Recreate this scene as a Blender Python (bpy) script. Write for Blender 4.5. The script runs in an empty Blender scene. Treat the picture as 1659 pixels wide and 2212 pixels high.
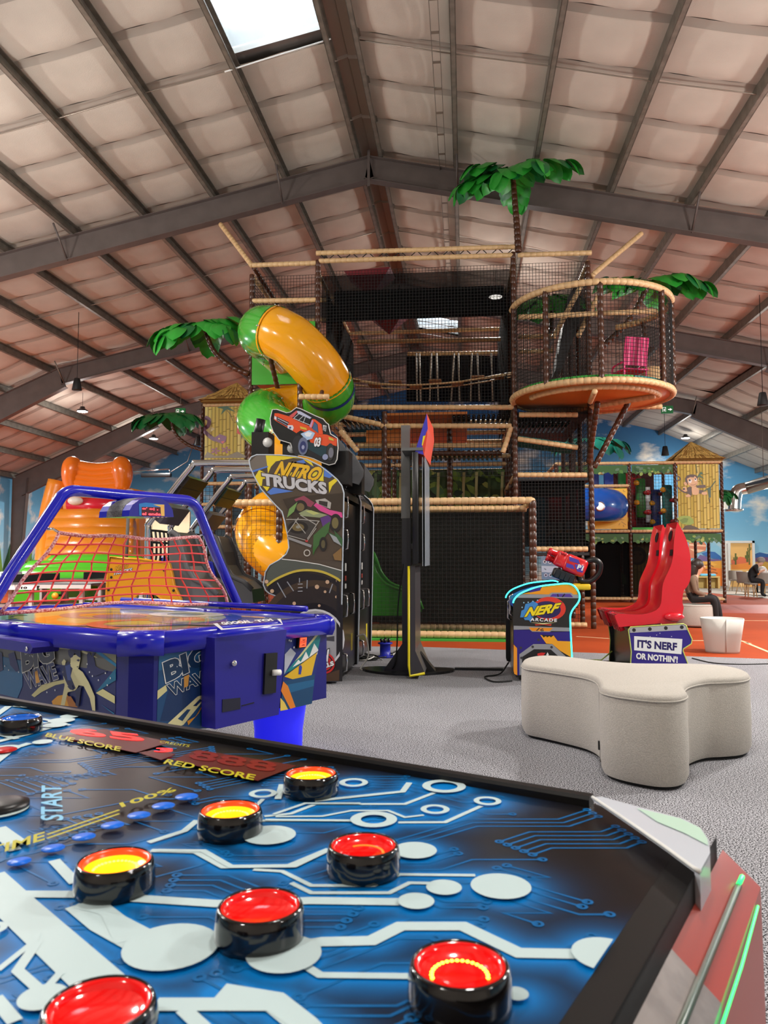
import bpy, math, random
import numpy as np
from mathutils import Vector, Matrix
random.seed(7)
SC = bpy.context.scene
COL = SC.collection

# ---------------------------------------------------------------- camera
H = 1.2
YAW, PITCH = math.radians(6.0), math.radians(3.52)
F, CX, CY = 1660.0, 829.5, 1106.0
cam = bpy.data.cameras.new('camera')
cam.sensor_fit = 'VERTICAL'; cam.sensor_height = 24.0; cam.lens = F / 2212.0 * 24.0
cam.clip_start = 0.05; cam.clip_end = 200
cam.dof.use_dof = True; cam.dof.focus_distance = 7.0; cam.dof.aperture_fstop = 6.5
camo = bpy.data.objects.new('camera', cam); COL.objects.link(camo)
camo.location = (0, 0, H)
camo.rotation_euler = (math.pi / 2 + PITCH, 0, YAW)
SC.camera = camo
SC.view_settings.view_transform = 'Standard'; SC.view_settings.look = 'None'
SC.view_settings.exposure = 0.2; SC.view_settings.gamma = 1.0
SC.view_settings.use_curve_mapping = False

# ---------------------------------------------------------------- sky (seen and felt only through the roof lights)
world = bpy.data.worlds.new('sky'); SC.world = world; world.use_nodes = True
bg = world.node_tree.nodes['Background']
bg.inputs[0].default_value = (0.80, 0.90, 1.0, 1); bg.inputs[1].default_value = 5.0

# ---------------------------------------------------------------- helpers
_f = Vector((-math.sin(YAW) * math.cos(PITCH), math.cos(YAW) * math.cos(PITCH), math.sin(PITCH)))
_r = Vector((math.cos(YAW), math.sin(YAW), 0)); _u = _r.cross(_f); _c = Vector((0, 0, H))
def ray(px, py): return _r * ((px - CX) / F) - _u * ((py - CY) / F) + _f
def AY(px, py, Y): d = ray(px, py); return _c + d * (Y / d.y)          # point of the hall at depth Y
def AZ(px, py, z): d = ray(px, py); return _c + d * ((z - H) / d.z)    # point of the hall at height z
def AX(px, py, X): d = ray(px, py); return _c + d * (X / d.x)
def ONP(px, py, o, n):
    d = ray(px, py); return _c + d * ((o - _c).dot(n) / d.dot(n))
def V(*a): return Vector(a)

def lin(c):
    o = []
    for x in c[:3]:
        x = x / 255.0
        o.append(x / 12.92 if x <= 0.04045 else ((x + 0.055) / 1.055) ** 2.4)
    return (*o, 1.0)

MATS = {}
def mat(name, rgb=(128, 128, 128), rough=0.5, metal=0.0, emit=0.0, coat=0.0, noise=None, bump=None, alpha=1.0, trans=0.0, rgb2=None, spec=None):
    """noise=(scale, amount) mottles the colour, bump=(scale, strength) adds fine relief"""
    if name in MATS: return MATS[name]
    m = bpy.data.materials.new(name); m.use_nodes = True; MATS[name] = m
    nt = m.node_tree; b = nt.nodes['Principled BSDF']
    b.inputs['Base Color'].default_value = lin(rgb); b.inputs['Roughness'].default_value = rough
    b.inputs['Metallic'].default_value = metal
    if coat: b.inputs['Coat Weight'].default_value = coat; b.inputs['Coat Roughness'].default_value = 0.06
    if spec is not None: b.inputs['Specular IOR Level'].default_value = spec
    if alpha < 1: b.inputs['Alpha'].default_value = alpha
    if trans: b.inputs['Transmission Weight'].default_value = trans
    if emit: b.inputs['Emission Color'].default_value = lin(rgb); b.inputs['Emission Strength'].default_value = emit
    tc = None
    if noise or bump:
        tc = nt.nodes.new('ShaderNodeTexCoord')
    if noise:
        n = nt.nodes.new('ShaderNodeTexNoise'); n.inputs['Scale'].default_value = noise[0]; n.inputs['Detail'].default_value = 3
        nt.links.new(tc.outputs['Object'], n.inputs['Vector'])
        r = nt.nodes.new('ShaderNodeValToRGB'); nt.links.new(n.outputs['Fac'], r.inputs['Fac'])
        c = lin(rgb); a = noise[1]
        c2 = lin(rgb2) if rgb2 else tuple(min(1, x * (1 + a)) for x in c[:3]) + (1,)
        r.color_ramp.elements[0].position = 0.38; r.color_ramp.elements[1].position = 0.62
        r.color_ramp.elements[0].color = tuple(x * (1 - a) for x in c[:3]) + (1,); r.color_ramp.elements[1].color = c2
        nt.links.new(r.outputs['Color'], b.inputs['Base Color'])
    if bump:
        n2 = nt.nodes.new('ShaderNodeTexNoise'); n2.inputs['Scale'].default_value = bump[0]; n2.inputs['Detail'].default_value = 4
        nt.links.new(tc.outputs['Object'], n2.inputs['Vector'])
        bn = nt.nodes.new('ShaderNodeBump'); bn.inputs['Strength'].default_value = bump[1]; bn.inputs['Distance'].default_value = 0.02
        nt.links.new(n2.outputs['Fac'], bn.inputs['Height']); nt.links.new(bn.outputs['Normal'], b.inputs['Normal'])
    return m
def ink(rgb, rough=0.35):
    """plain printed colour"""
    return mat('ink_%d_%d_%d' % tuple(rgb), rgb, rough)

ORG = {}
class Fr:
    """a local frame: origin, u, v, n"""
    def __init__(s, o, u, v):
        s.o = Vector(o); s.u = Vector(u).normalized(); s.v = Vector(v).normalized(); s.n = s.u.cross(s.v).normalized()
    def p(s, a, b, c=0.0): return s.o + s.u * a + s.v * b + s.n * c

class MB:
    def __init__(s): s.v = []; s.f = []; s.fm = []; s.fs = []; s.mats = []
    def mi(s, m):
        if m not in s.mats: s.mats.append(m)
        return s.mats.index(m)
    def add(s, vs, fs, m, smooth=False):
        k = len(s.v); i = s.mi(m)
        s.v.extend([tuple(x) for x in vs])
        for f in fs:
            s.f.append([k + j for j in f]); s.fm.append(i); s.fs.append(smooth)
        return s
    def box(s, a, b, m, fr=None):
        (x0, y0, z0), (x1, y1, z1) = a, b
        vs = [(x0, y0, z0), (x1, y0, z0), (x1, y1, z0), (x0, y1, z0), (x0, y0, z1), (x1, y0, z1), (x1, y1, z1), (x0, y1, z1)]
        if fr: vs = [fr.p(*q) for q in vs]
        return s.add(vs, [(0, 3, 2, 1), (4, 5, 6, 7), (0, 1, 5, 4), (1, 2, 6, 5), (2, 3, 7, 6), (3, 0, 4, 7)], m)
    def rbox(s, a, b, m, fr=None, r=0.02, k=3):
        """box with rounded vertical (third-axis) edges and a small bevel on top and bottom"""
        (x0, y0, z0), (x1, y1, z1) = a, b
        r = min(r, (x1 - x0) / 2.01, (y1 - y0) / 2.01); e = min(r * 0.5, (z1 - z0) / 3)
        def ring(ins, z):
            o = []
            for cx, cy, t in ((x1 - r, y1 - r, 0), (x0 + r, y1 - r, 90), (x0 + r, y0 + r, 180), (x1 - r, y0 + r, 270)):
                for j in range(k + 1):
                    t2 = math.radians(t + 90 * j / k); o.append((cx + (r - ins) * math.cos(t2), cy + (r - ins) * math.sin(t2), z))
            return o
        rings = [ring(e, z0), ring(0, z0 + e), ring(0, z1 - e), ring(e, z1)]
        n = len(rings[0]); vs = [q for R in rings for q in R]
        if fr: vs = [fr.p(*q) for q in vs]
        fs = [tuple(reversed(range(n))), tuple(range(3 * n, 4 * n))]
        for i in range(3):
            for j in range(n): fs.append((i * n + j, i * n + (j + 1) % n, (i + 1) * n + (j + 1) % n, (i + 1) * n + j))
        return s.add(vs, fs, m, True)
    def tube(s, pts, r, m, n=8, cap=True, closed=False, smooth=True, squash=None):
        pts = [Vector(p) for p in pts]; k = len(pts)
        rs = r if isinstance(r, (list, tuple)) else [r] * k
        T = []
        for i in range(k):
            a = pts[(i - 1) % k] if (closed or i > 0) else pts[i]; b = pts[(i + 1) % k] if (closed or i < k - 1) else pts[i]
            d = b - a
            T.append(d.normalized() if d.length > 1e-9 else Vector((0, 0, 1)))
        ref = Vector((0, 0, 1)) if abs(T[0].z) < 0.9 else Vector((0, 1, 0))
        nx = (ref - T[0] * ref.dot(T[0])).normalized(); vs = []
        for i in range(k):
            q = nx - T[i] * nx.dot(T[i])
            nx = q.normalized() if q.length > 1e-6 else nx
            by = T[i].cross(nx)
            for j in range(n):
                t = 2 * math.pi * j / n
                vs.append(pts[i] + (nx * math.cos(t) + by * math.sin(t) * (squash or 1)) * rs[i])
        fs = []
        for i in range(k if closed else k - 1):
            i2 = (i + 1) % k
            for j in range(n): fs.append((i * n + j, i * n + (j + 1) % n, i2 * n + (j + 1) % n, i2 * n + j))
        if cap and not closed:
            fs.append(tuple(reversed(range(n)))); fs.append(tuple(range((k - 1) * n, k * n)))
        return s.add(vs, fs, m, smooth)
    def pad(s, pts, r, m, seg=0.105, n=8, closed=False):
        """foam-sleeved pipe: short sleeves with a groove at every joint"""
        pts = [Vector(p) for p in pts]
        if closed: pts = pts + [pts[0]]
        L = [0]
        for a, b in zip(pts, pts[1:]): L.append(L[-1] + (b - a).length)
        tot = L[-1]; N = max(1, round(tot / seg))
        def at(t):
            t = min(max(t, 0), tot)
            for i in range(len(L) - 1):
                if t <= L[i + 1] or i == len(L) - 2:
                    w = (t - L[i]) / max(1e-9, L[i + 1] - L[i]); return pts[i].lerp(pts[i + 1], w)
        P = []; R = []
        d = tot / N; g = min(0.012, d * 0.15)
        for i in range(N):
            P += [at(i * d + 0.0005), at(i * d + g), at((i + 1) * d - g), at((i + 1) * d - 0.0005)]; R += [r * 0.84, r, r, r * 0.84]
        return s.tube(P, R, m, n)
    def prism(s, poly, th, m, mside=None, mback=None):
        """poly: 3-D points of a flat outline; th: thickness vector"""
        k = len(poly); th = Vector(th); P = [Vector(p) for p in poly]
        s.add(P, [tuple(range(k))], m)
        s.add([p + th for p in P], [tuple(reversed(range(k)))], mback or mside or m)
        Q = P + [p + th for p in P]
        s.add(Q, [(j, k + j, k + (j + 1) % k, (j + 1) % k) for j in range(k)], mside or m)
        return s
    def poly(s, pts, m): return s.add(pts, [tuple(range(len(pts)))], m)
    def lathe(s, prof, m, fr, n=24, caps=(True, True)):
        """prof: (radius, height along fr.n)"""
        vs = []
        for r, z in prof:
            for j in range(n):
                t = 2 * math.pi * j / n; vs.append(fr.p(r * math.cos(t), r * math.sin(t), z))
        k = len(prof); fs = []
        for i in range(k - 1):
            for j in range(n): fs.append((i * n + j, i * n + (j + 1) % n, (i + 1) * n + (j + 1) % n, (i + 1) * n + j))
        if caps[0] and prof[0][0] > 1e-6: fs.append(tuple(reversed(range(n))))
        if caps[1] and prof[-1][0] > 1e-6: fs.append(tuple(range((k - 1) * n, k * n)))
        return s.add(vs, fs, m, True)
    def ball(s, c, r, m, nu=12, nv=8, fr=None):
        rx, ry, rz = r if isinstance(r, (tuple, list)) else (r, r, r); vs = []; c = Vector(c)
        for i in range(nv + 1):
            a = math.pi * i / nv
            for j in range(nu):
                b = 2 * math.pi * j / nu; q = (rx * math.sin(a) * math.cos(b), ry * math.sin(a) * math.sin(b), rz * math.cos(a))
                vs.append(c + (fr.u * q[0] + fr.v * q[1] + fr.n * q[2] if fr else Vector(q)))
        fs = [(i * nu + j, (i + 1) * nu + j, (i + 1) * nu + (j + 1) % nu, i * nu + (j + 1) % nu) for i in range(nv) for j in range(nu)]
        return s.add(vs, fs, m, True)
    def grid(s, fn, nu, nv, m, smooth=True, cu=False):
        vs = [fn(i / nu, j / nv) for j in range(nv + 1) for i in range(nu + 1)]
        fs = [(j * (nu + 1) + i, j * (nu + 1) + i + 1, (j + 1) * (nu + 1) + i + 1, (j + 1) * (nu + 1) + i) for j in range(nv) for i in range(nu)]
        return s.add(vs, fs, m, smooth)
    def net(s, a, b, c, d, du, r, m):
        """square-mesh net over the quad a-b-c-d (a-b bottom, d-c top)"""
        a, b, c, d = map(Vector, (a, b, c, d))
        nu = max(1, round((b - a).length / du)); nv = max(1, round((d - a).length / du))
        for i in range(nu + 1):
            t = i / nu; s.tube([a.lerp(b, t), d.lerp(c, t)], r, m, 3, False, smooth=False)
        for j in range(nv + 1):
            t = j / nv; s.tube([a.lerp(d, t), b.lerp(c, t)], r, m, 3, False, smooth=False)
        return s
    def text(s, txt, fr, m, w=None, h=None, shear=0.0, bold=0.0, lift=0.001, space=1.0, warp=None, th=0.0):
        """flat lettering in frame fr: baseline from fr.o along fr.u; scaled to w x h"""
        cu = bpy.data.curves.new('t', 'FONT'); cu.body = txt; cu.offset = bold; cu.shear = shear; cu.space_character = space; cu.resolution_u = 3
        o = bpy.data.objects.new('t', cu); COL.objects.link(o)
        bpy.context.view_layer.update()
        me = bpy.data.meshes.new_from_object(o.evaluated_get(bpy.context.evaluated_depsgraph_get()))
        bpy.data.objects.remove(o); bpy.data.curves.remove(cu)
        if not me.vertices: return s
        X = [v.co.x for v in me.vertices]; Y = [v.co.y for v in me.vertices]
        x0, x1, y0, y1 = min(X), max(X), min(Y), max(Y)
        sx = w / (x1 - x0) if w else h / (y1 - y0); sy = h / (y1 - y0) if h else sx
        vs = []
        for v in me.vertices:
            a, b = (v.co.x - x0) * sx, (v.co.y - y0) * sy
            if warp: a, b = warp(a, b)
            vs.append(fr.p(a, b, lift))
        s.add(vs, [tuple(p.vertices) for p in me.polygons], m); bpy.data.meshes.remove(me)
        return s
    def build(s, name, parent=None, label=None, cat=None, group=None, kind=None, org=None, mesh_only=False):
        org = ORG[parent] if parent is not None else (Vector(org) if org is not None else None)
        me = bpy.data.meshes.new(name)
        if org is None:
            a = np.array(s.v); lo, hi = a.min(0), a.max(0); org = Vector(((lo[0] + hi[0]) / 2, (lo[1] + hi[1]) / 2, lo[2]))
        vs = (np.array(s.v) - np.array(org)).tolist()
        me.from_pydata(vs, [], s.f)
        for m in s.mats: me.materials.append(m)
        me.polygons.foreach_set('material_index', s.fm); me.polygons.foreach_set('use_smooth', s.fs)
        me.update()
        if mesh_only: return me
        o = bpy.data.objects.new(name, me); COL.objects.link(o); ORG[o] = org
        if parent is not None: o.parent = parent
        else: o.location = org
        tag(o, label, cat, group, kind)
        return o

def tag(o, label=None, cat=None, group=None, kind=None):
    if label: o['label'] = label
    if cat: o['category'] = cat
    if group: o['group'] = group
    if kind: o['kind'] = kind
    return o
def thing(name, label, cat, loc=(0, 0, 0), group=None, kind=None):
    o = bpy.data.objects.new(name, None); COL.objects.link(o); o.location = loc; o.empty_display_size = 0.2
    ORG[o] = Vector(loc); return tag(o, label, cat, group, kind)
def inst(name, me, parent, loc=(0, 0, 0), rot=None, scale=None):
    """another object on shared mesh data; loc is relative to the parent"""
    o = bpy.data.objects.new(name, me); COL.objects.link(o)
    if parent is not None: o.parent = parent
    o.location = loc
    if rot is not None: o.rotation_euler = rot
    if scale is not None: o.scale = scale
    return o
def dup(root, loc, rz=0.0, label=None, scale=None):
    """copy of a thing with copies of its parts and sub-parts"""
    def cp(o, par):
        c = o.copy(); COL.objects.link(c); c.parent = par
        for ch in o.children: cp(ch, c)
        return c
    r = cp(root, None); r.location = loc; r.rotation_euler = (0, 0, rz); ORG[r] = Vector(loc)
    if scale: r.scale = (scale,) * 3
    if label: r['label'] = label
    return r
def bez(ps, n=8):
    """smooth curve through the points (Catmull-Rom)"""
    ps = [Vector(p) for p in ps]; out = []
    for i in range(len(ps) - 1):
        p0 = ps[i - 1] if i else ps[0] * 2 - ps[1]; p1, p2 = ps[i], ps[i + 1]; p3 = ps[i + 2] if i + 2 < len(ps) else ps[-1] * 2 - ps[-2]
        for j in range(n):
            t = j / n
            out.append(0.5 * ((2 * p1) + (p2 - p0) * t + (2 * p0 - 5 * p1 + 4 * p2 - p3) * t * t + (3 * p1 - p0 - 3 * p2 + p3) * t ** 3))
    return out + [ps[-1]]
def zr(x0, y0, s):
    """turns coordinates read in an enlarged view into photograph coordinates"""
    return lambda *pts: [(x0 + a * s, y0 + b * s) for a, b in pts]
X1, Y1_, Z1 = Vector((1, 0, 0)), Vector((0, 1, 0)), Vector((0, 0, 1))
def _glyphs(txt, bold, shear, space):
    cu = bpy.data.curves.new('t', 'FONT'); cu.body = txt; cu.offset = bold; cu.shear = shear; cu.space_character = space; cu.resolution_u = 3
    o = bpy.data.objects.new('t', cu)
    me = o.to_mesh()
    vs = [(v.co.x, v.co.y) for v in me.vertices]; fs = [tuple(p.vertices) for p in me.polygons]
    o.to_mesh_clear(); bpy.data.objects.remove(o); bpy.data.curves.remove(cu)
    return vs, fs
def lettering(mb, txt, o, U, W, n, m, lift=.001, bold=.02, shear=0., space=1., warp=None, ref=None):
    """flat letters filling the parallelogram o, o+U, o+W; ref= bold of the master size (for outlines)"""
    vs, fs = _glyphs(txt, bold, shear, space)
    if not vs: return
    b = _glyphs(txt, bold if ref is None else ref, shear, space)[0]
    x0, x1 = min(v[0] for v in b), max(v[0] for v in b); y0, y1 = min(v[1] for v in b), max(v[1] for v in b)
    P = []
    for x, y in vs:
        a, c = (x - x0) / (x1 - x0), (y - y0) / (y1 - y0)
        if warp: a, c = warp(a, c)
        P.append(o + U * a + W * c + n * lift)
    mb.add(P, fs, m)
class Board:
    """a flat board in the hall (point o, normal n towards the viewer) that carries print; coordinates come from enlarged views"""
    def __init__(s, o, n, z=None): s.o = Vector(o); s.n = Vector(n).normalized(); s.z = z or (lambda *p: list(p)); s.k = 0; s.mb = MB(); s.clip = None
    def pts(s, *q): return [ONP(x, y, s.o, s.n) for x, y in s.z(*q)]
    def shape(s, rgb, *q, m=None, smooth=0):
        s.k += 1; P = s.pts(*q)
        if smooth: P = bez(P + [P[0]], smooth)[:-1]
        s.mb.poly([p + s.n * (.0012 + s.k * .00025) for p in P], m or ink(rgb)); return s
    def line(s, rgb, w, *q, m=None, smooth=0):
        s.k += 1; P = s.pts(*q)
        if smooth: P = bez(P, smooth)
        L = []; R = []
        for i, p in enumerate(P):
            t = (P[min(i + 1, len(P) - 1)] - P[max(i - 1, 0)]).normalized(); q2 = s.n.cross(t) * (w / 2); L.append(p + q2); R.append(p - q2)
        lift = s.n * (.0012 + s.k * .00025); k = len(P)
        s.mb.add([p + lift for p in L + R], [(i, i + 1, k + i + 1, k + i) for i in range(k - 1)], m or ink(rgb)); return s
    def disc(s, rgb, c, r, n=20, m=None, sx=1., sy=1.):
        s.k += 1; p = s.pts(c)[0]; u = s.n.cross(Z1); u = u.normalized() if u.length > .1 else X1; v = s.n.cross(u)
        Q = [p + u * (r * sx * math.cos(6.2832 * i / n)) + v * (r * sy * math.sin(6.2832 * i / n)) + s.n * (.0012 + s.k * .00025) for i in range(n)]
        if s.clip: Q = [V(min(max(q.x, s.clip[0]), s.clip[1]), q.y, max(q.z, s.clip[2])) for q in Q]
        s.mb.poly(Q, m or ink(rgb)); return s
    def ring(s, rgb, c, r0, r1, n=24, m=None):
        s.k += 1; p = s.pts(c)[0]; u = s.n.cross(Z1); u = u.normalized() if u.length > .1 else X1; v = s.n.cross(u); l = s.n * (.0012 + s.k * .00025)
        P = [p + (u * math.cos(6.2832 * i / n) + v * math.sin(6.2832 * i / n)) * r + l for r in (r0, r1) for i in range(n)]
        s.mb.add(P, [(i, (i + 1) % n, n + (i + 1) % n, n + i) for i in range(n)], m or ink(rgb)); return s
    def word(s, txt, p0, p1, p2, rgb, bold=.02, shear=0., outline=None, space=1., warp=None, m=None):
        """baseline p0-p1, letter top above p0 at p2"""
        a, b, c = s.pts(p0, p1, p2)
        for col, ow in (outline or []):
            s.k += 2; lettering(s.mb, txt, a, b - a, c - a, s.n, ink(col), .0012 + s.k * .00025, bold + ow, shear, space, warp, bold)
        s.k += 2; lettering(s.mb, txt, a, b - a, c - a, s.n, m or ink(rgb), .0012 + s.k * .00025, bold, shear, space, warp); return s
    def build(s, parent, nm='print'): return s.mb.build(nm, parent)
# ================================================================ THE HALL
XR, ZR = -1.8, 9.0           # ridge line; top of the rafters at the ridge
KINK, EAVE = 10.1, 15.9
def roofz(X, top=ZR):
    d = abs(X - XR); return top - 0.215 * min(d, KINK) - 0.43 * max(0.0, d - KINK)
YB, YF = 35.0, -5.0          # back wall, wall behind the camera
XL, XRT = XR - EAVE, XR + EAVE

steel = mat('brown_steel', (90, 80, 76), 0.5, 0.0, noise=(3, 0.08))
galv = mat('purlin_steel', (122, 116, 106), 0.45, 0.35, noise=(6, 0.15))
fabric = mat('roof_fabric', (190, 181, 168), 0.8, noise=(1.2, 0.06), bump=(60, 0.15))
seam = mat('roof_seam', (155, 146, 135), 0.8)
deckm = mat('roof_deck', (120, 112, 105), 0.8)
ridgem = mat('ridge_sheet', (150, 138, 126), 0.6)

# ---- floors
def carpet():
    m = mat('carpet', (128, 128, 130), 0.95); nt = m.node_tree; b = nt.nodes['Principled BSDF']
    tc = nt.nodes.new('ShaderNodeTexCoord')
    v = nt.nodes.new('ShaderNodeTexNoise'); v.inputs['Scale'].default_value = 150; v.inputs['Detail'].default_value = 1; v.inputs['Roughness'].default_value = 0.5
    w = nt.nodes.new('ShaderNodeTexNoise'); w.inputs['Scale'].default_value = 1.1; w.inputs['Detail'].default_value = 3
    nt.links.new(tc.outputs['Object'], v.inputs['Vector']); nt.links.new(tc.outputs['Object'], w.inputs['Vector'])
    r = nt.nodes.new('ShaderNodeValToRGB'); e = r.color_ramp.elements
    e[0].position = 0.43; e[0].color = lin((26, 26, 30)); e[1].position = 0.57; e[1].color = lin((190, 190, 196))
    nt.links.new(v.outputs['Fac'], r.inputs['Fac'])
    mx = nt.nodes.new('ShaderNodeMix'); mx.data_type = 'RGBA'; mx.blend_type = 'MULTIPLY'; mx.inputs[0].default_value = 0.25
    nt.links.new(r.outputs['Color'], mx.inputs[6]); nt.links.new(w.outputs['Fac'], mx.inputs[7]); nt.links.new(mx.outputs[2], b.inputs['Base Color'])
    bn = nt.nodes.new('ShaderNodeBump'); bn.inputs['Strength'].default_value = 0.06; bn.inputs['Distance'].default_value = 0.003
    nt.links.new(v.outputs['Fac'], bn.inputs['Height']); nt.links.new(bn.outputs['Normal'], b.inputs['Normal'])
    return m
def boundary(X): return 10.62 - (X + 0.5) * 0.2 if X > -0.5 else 10.62
fl = MB(); fl.poly([V(XL, YF, 0), V(XRT, YF, 0), V(XRT, boundary(XRT), 0), V(-0.5, 10.62, 0), V(XL, 10.62, 0)], carpet())
floor = fl.build('floor', None, 'speckled grey carpet under the arcade machines', None, None, 'structure', org=(0, 0, 0))
sport = mat('sport_floor', (160, 62, 20), 0.75, noise=(0.8, 0.08), spec=.2)
fl = MB(); fl.poly([V(XL, 10.62, 0), V(-0.5, 10.62, 0), V(XRT, boundary(XRT), 0), V(XRT, YB, 0), V(XL, YB, 0)], sport)
fsport = fl.build('floor', None, 'orange sports floor under the climbing frames', None, None, 'structure', org=(0, 0, 0))
line = mat('floor_line', (226, 190, 150), 0.6); band = mat('floor_band', (168, 66, 46), 0.55)
def fstrip(a, b, w, m, z=0.003):
    a, b = V(*a, 0), V(*b, 0); t = (b - a).normalized(); q = V(-t.y, t.x, 0) * w / 2
    mb = MB(); mb.prism([a - q + V(0, 0, z), b - q + V(0, 0, z), b + q + V(0, 0, z), a + q + V(0, 0, z)], V(0, 0, -z), m); return mb
for px in (((1610, 1388), (1659, 1408)), ((1495, 1384), (1540, 1384)), ((1540, 1340), (1659, 1341)), ((1245, 1375), (1306, 1379)), ((1520, 1360), (1612, 1388))):
    a, b = (AZ(*q, 0) for q in px); d = (b - a).normalized()
    fstrip((a.x, a.y), (b.x + d.x * .15, b.y + d.y * .15), 0.05, line).build('line', fsport)
a, b, c, d = (AZ(*q, 0) for q in ((1556, 1306), (1659, 1308), (1659, 1329), (1550, 1324)))
mb = MB(); mb.prism([p + V(0, 0, 0.002) for p in (a, b + V(6, 0, 0), c + V(5, 0, 0), d)], V(0, 0, -0.002), band); mb.build('band', fsport)
wood = mat('grey_wood', (150, 140, 128), 0.5, noise=(2.5, 0.18))
plk = mat('grey_wood_b', (128, 118, 108), 0.5, noise=(3, 0.15))
wb = MB(); wb.poly([V(8.3, 31, 0.004), V(9.2, 24.6, 0.004), V(XRT, 24.0, 0.004), V(XRT, YB, 0.004), V(6.0, YB, 0.004), V(6.0, 31, .004)], wood)
wf = wb.build('floor', None, 'grey wood plank floor of the cafe corner', None, None, 'structure', org=(0, 0, 0))
for i in range(14):
    y = 24.9 + i * 0.7
    p = MB(); p.box((9.3 + (i % 3) * 0.4, y, 0.0045), (XRT, y + 0.3, 0.008), plk if i % 2 else wood); p.build('plank', wf)

# ---- walls
def skymural():
    m = mat('sky_mural', (90, 150, 190), 0.85); nt = m.node_tree; b = nt.nodes['Principled BSDF']
    tc = nt.nodes.new('ShaderNodeTexCoord'); sp = nt.nodes.new('ShaderNodeSeparateXYZ'); nt.links.new(tc.outputs['Object'], sp.inputs[0])
    g = nt.nodes.new('ShaderNodeValToRGB'); mr = nt.nodes.new('ShaderNodeMapRange'); mr.inputs[1].default_value = 0; mr.inputs[2].default_value = 9
    nt.links.new(sp.outputs[2], mr.inputs[0]); nt.links.new(mr.outputs[0], g.inputs[0])
    e = g.color_ramp.elements; e[0].position = 0.1; e[0].color = lin((150, 200, 220)); e[1].position = 0.85; e[1].color = lin((22, 78, 130))
    x = e.new(0.42); x.color = lin((92, 160, 200))
    mp = nt.nodes.new('ShaderNodeMapping'); mp.inputs['Scale'].default_value = (0.45, 1, 0.85); nt.links.new(tc.outputs['Object'], mp.inputs[0])
    n = nt.nodes.new('ShaderNodeTexNoise'); n.inputs['Scale'].default_value = 1.15; n.inputs['Detail'].default_value = 6; n.inputs['Roughness'].default_value = 0.55
    nt.links.new(mp.outputs[0], n.inputs['Vector'])
    r = nt.nodes.new('ShaderNodeValToRGB'); e = r.color_ramp.elements; e[0].position = 0.52; e[0].color = (0, 0, 0, 1); e[1].position = 0.68; e[1].color = (1, 1, 1, 1)
    nt.links.new(n.outputs['Fac'], r.inputs[0])
    mx = nt.nodes.new('ShaderNodeMix'); mx.data_type = 'RGBA'; nt.links.new(r.outputs['Color'], mx.inputs[0]); nt.links.new(g.outputs['Color'], mx.inputs[6])
    mx.inputs[7].default_value = lin((232, 226, 210)); nt.links.new(mx.outputs[2], b.inputs['Base Color'])
    return m
def gable(Y, m, th):
    prof = [(XL, 0), (XRT, 0), (XRT, roofz(XRT) + .25), (XR + KINK, roofz(XR + KINK) + .25), (XR, ZR + .25), (XR - KINK, roofz(XR - KINK) + .25), (XL, roofz(XL) + .25)]
    mb = MB(); mb.prism([V(x, Y, z) for x, z in prof], V(0, th, 0), m); return mb
sm = skymural()
gable(YB, sm, 0.2).build('wall_back', None, 'end wall painted with blue sky and pale clouds', None, None, 'structure', org=(0, YB, 0))
plain = mat('wall_paint', (188, 180, 168), 0.85)
gable(YF, plain, -0.2).build('wall_front', None, 'plain pale end wall', None, None, 'structure', org=(0, YF, 0))
for nm, X, s in (('wall_left', XL, -1), ('wall_right', XRT, 1)):
    mb = MB(); mb.box((min(X, X + s * .2), YF, 0), (max(X, X + s * .2), YB, roofz(X) + .25), sm)
    mb.build(nm, None, 'side wall painted with a pale sky', None, None, 'structure', org=(X, 0, 0))

# ---- roof: deck with two roof-light openings, fabric panels, purlins
PUR = [XR - 0.25 - 1.445 * i for i in range(7)] + [XR - KINK - 0.3 - 1.35 * i for i in range(5)]
PURR = [XR + 0.2 + 1.445 * i for i in range(7)] + [XR + KINK + 0.3 + 1.35 * i for i in range(5)]
PITCHY = 1.15
SKY1 = (-3.495, -2.05, 8.6, 10.9); SKY2 = (-1.6, -0.155, 24.4, 25.9)
ceil = MB()
def deck(x0, x1, y0, y1):
    off = 0.34
    ceil.add([V(x0, y0, roofz(x0) + off), V(x1, y0, roofz(x1) + off), V(x1, y1, roofz(x1) + off), V(x0, y1, roofz(x0) + off)], [(0, 1, 2, 3)], deckm)
for x0, x1 in ((XL - .3, XR - KINK), (XR - KINK, SKY1[0]), (SKY1[1], XR)): deck(x0, x1, YF, YB + .2)
deck(SKY1[0], SKY1[1], YF, SKY1[2]); deck(SKY1[0], SKY1[1], SKY1[3], YB + .2)
for x0, x1 in ((XR, SKY2[0]), (SKY2[1], XR + KINK), (XR + KINK, XRT + .3)): deck(x0, x1, YF, YB + .2)
deck(SKY2[0], SKY2[1], YF, SKY2[2]); deck(SKY2[0], SKY2[1], SKY2[3], YB + .2)
ceiling = ceil.build('ceiling', None, 'pale quilted fabric ceiling of the gabled hall', None, None, 'structure', org=(0, 0, 0))

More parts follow.
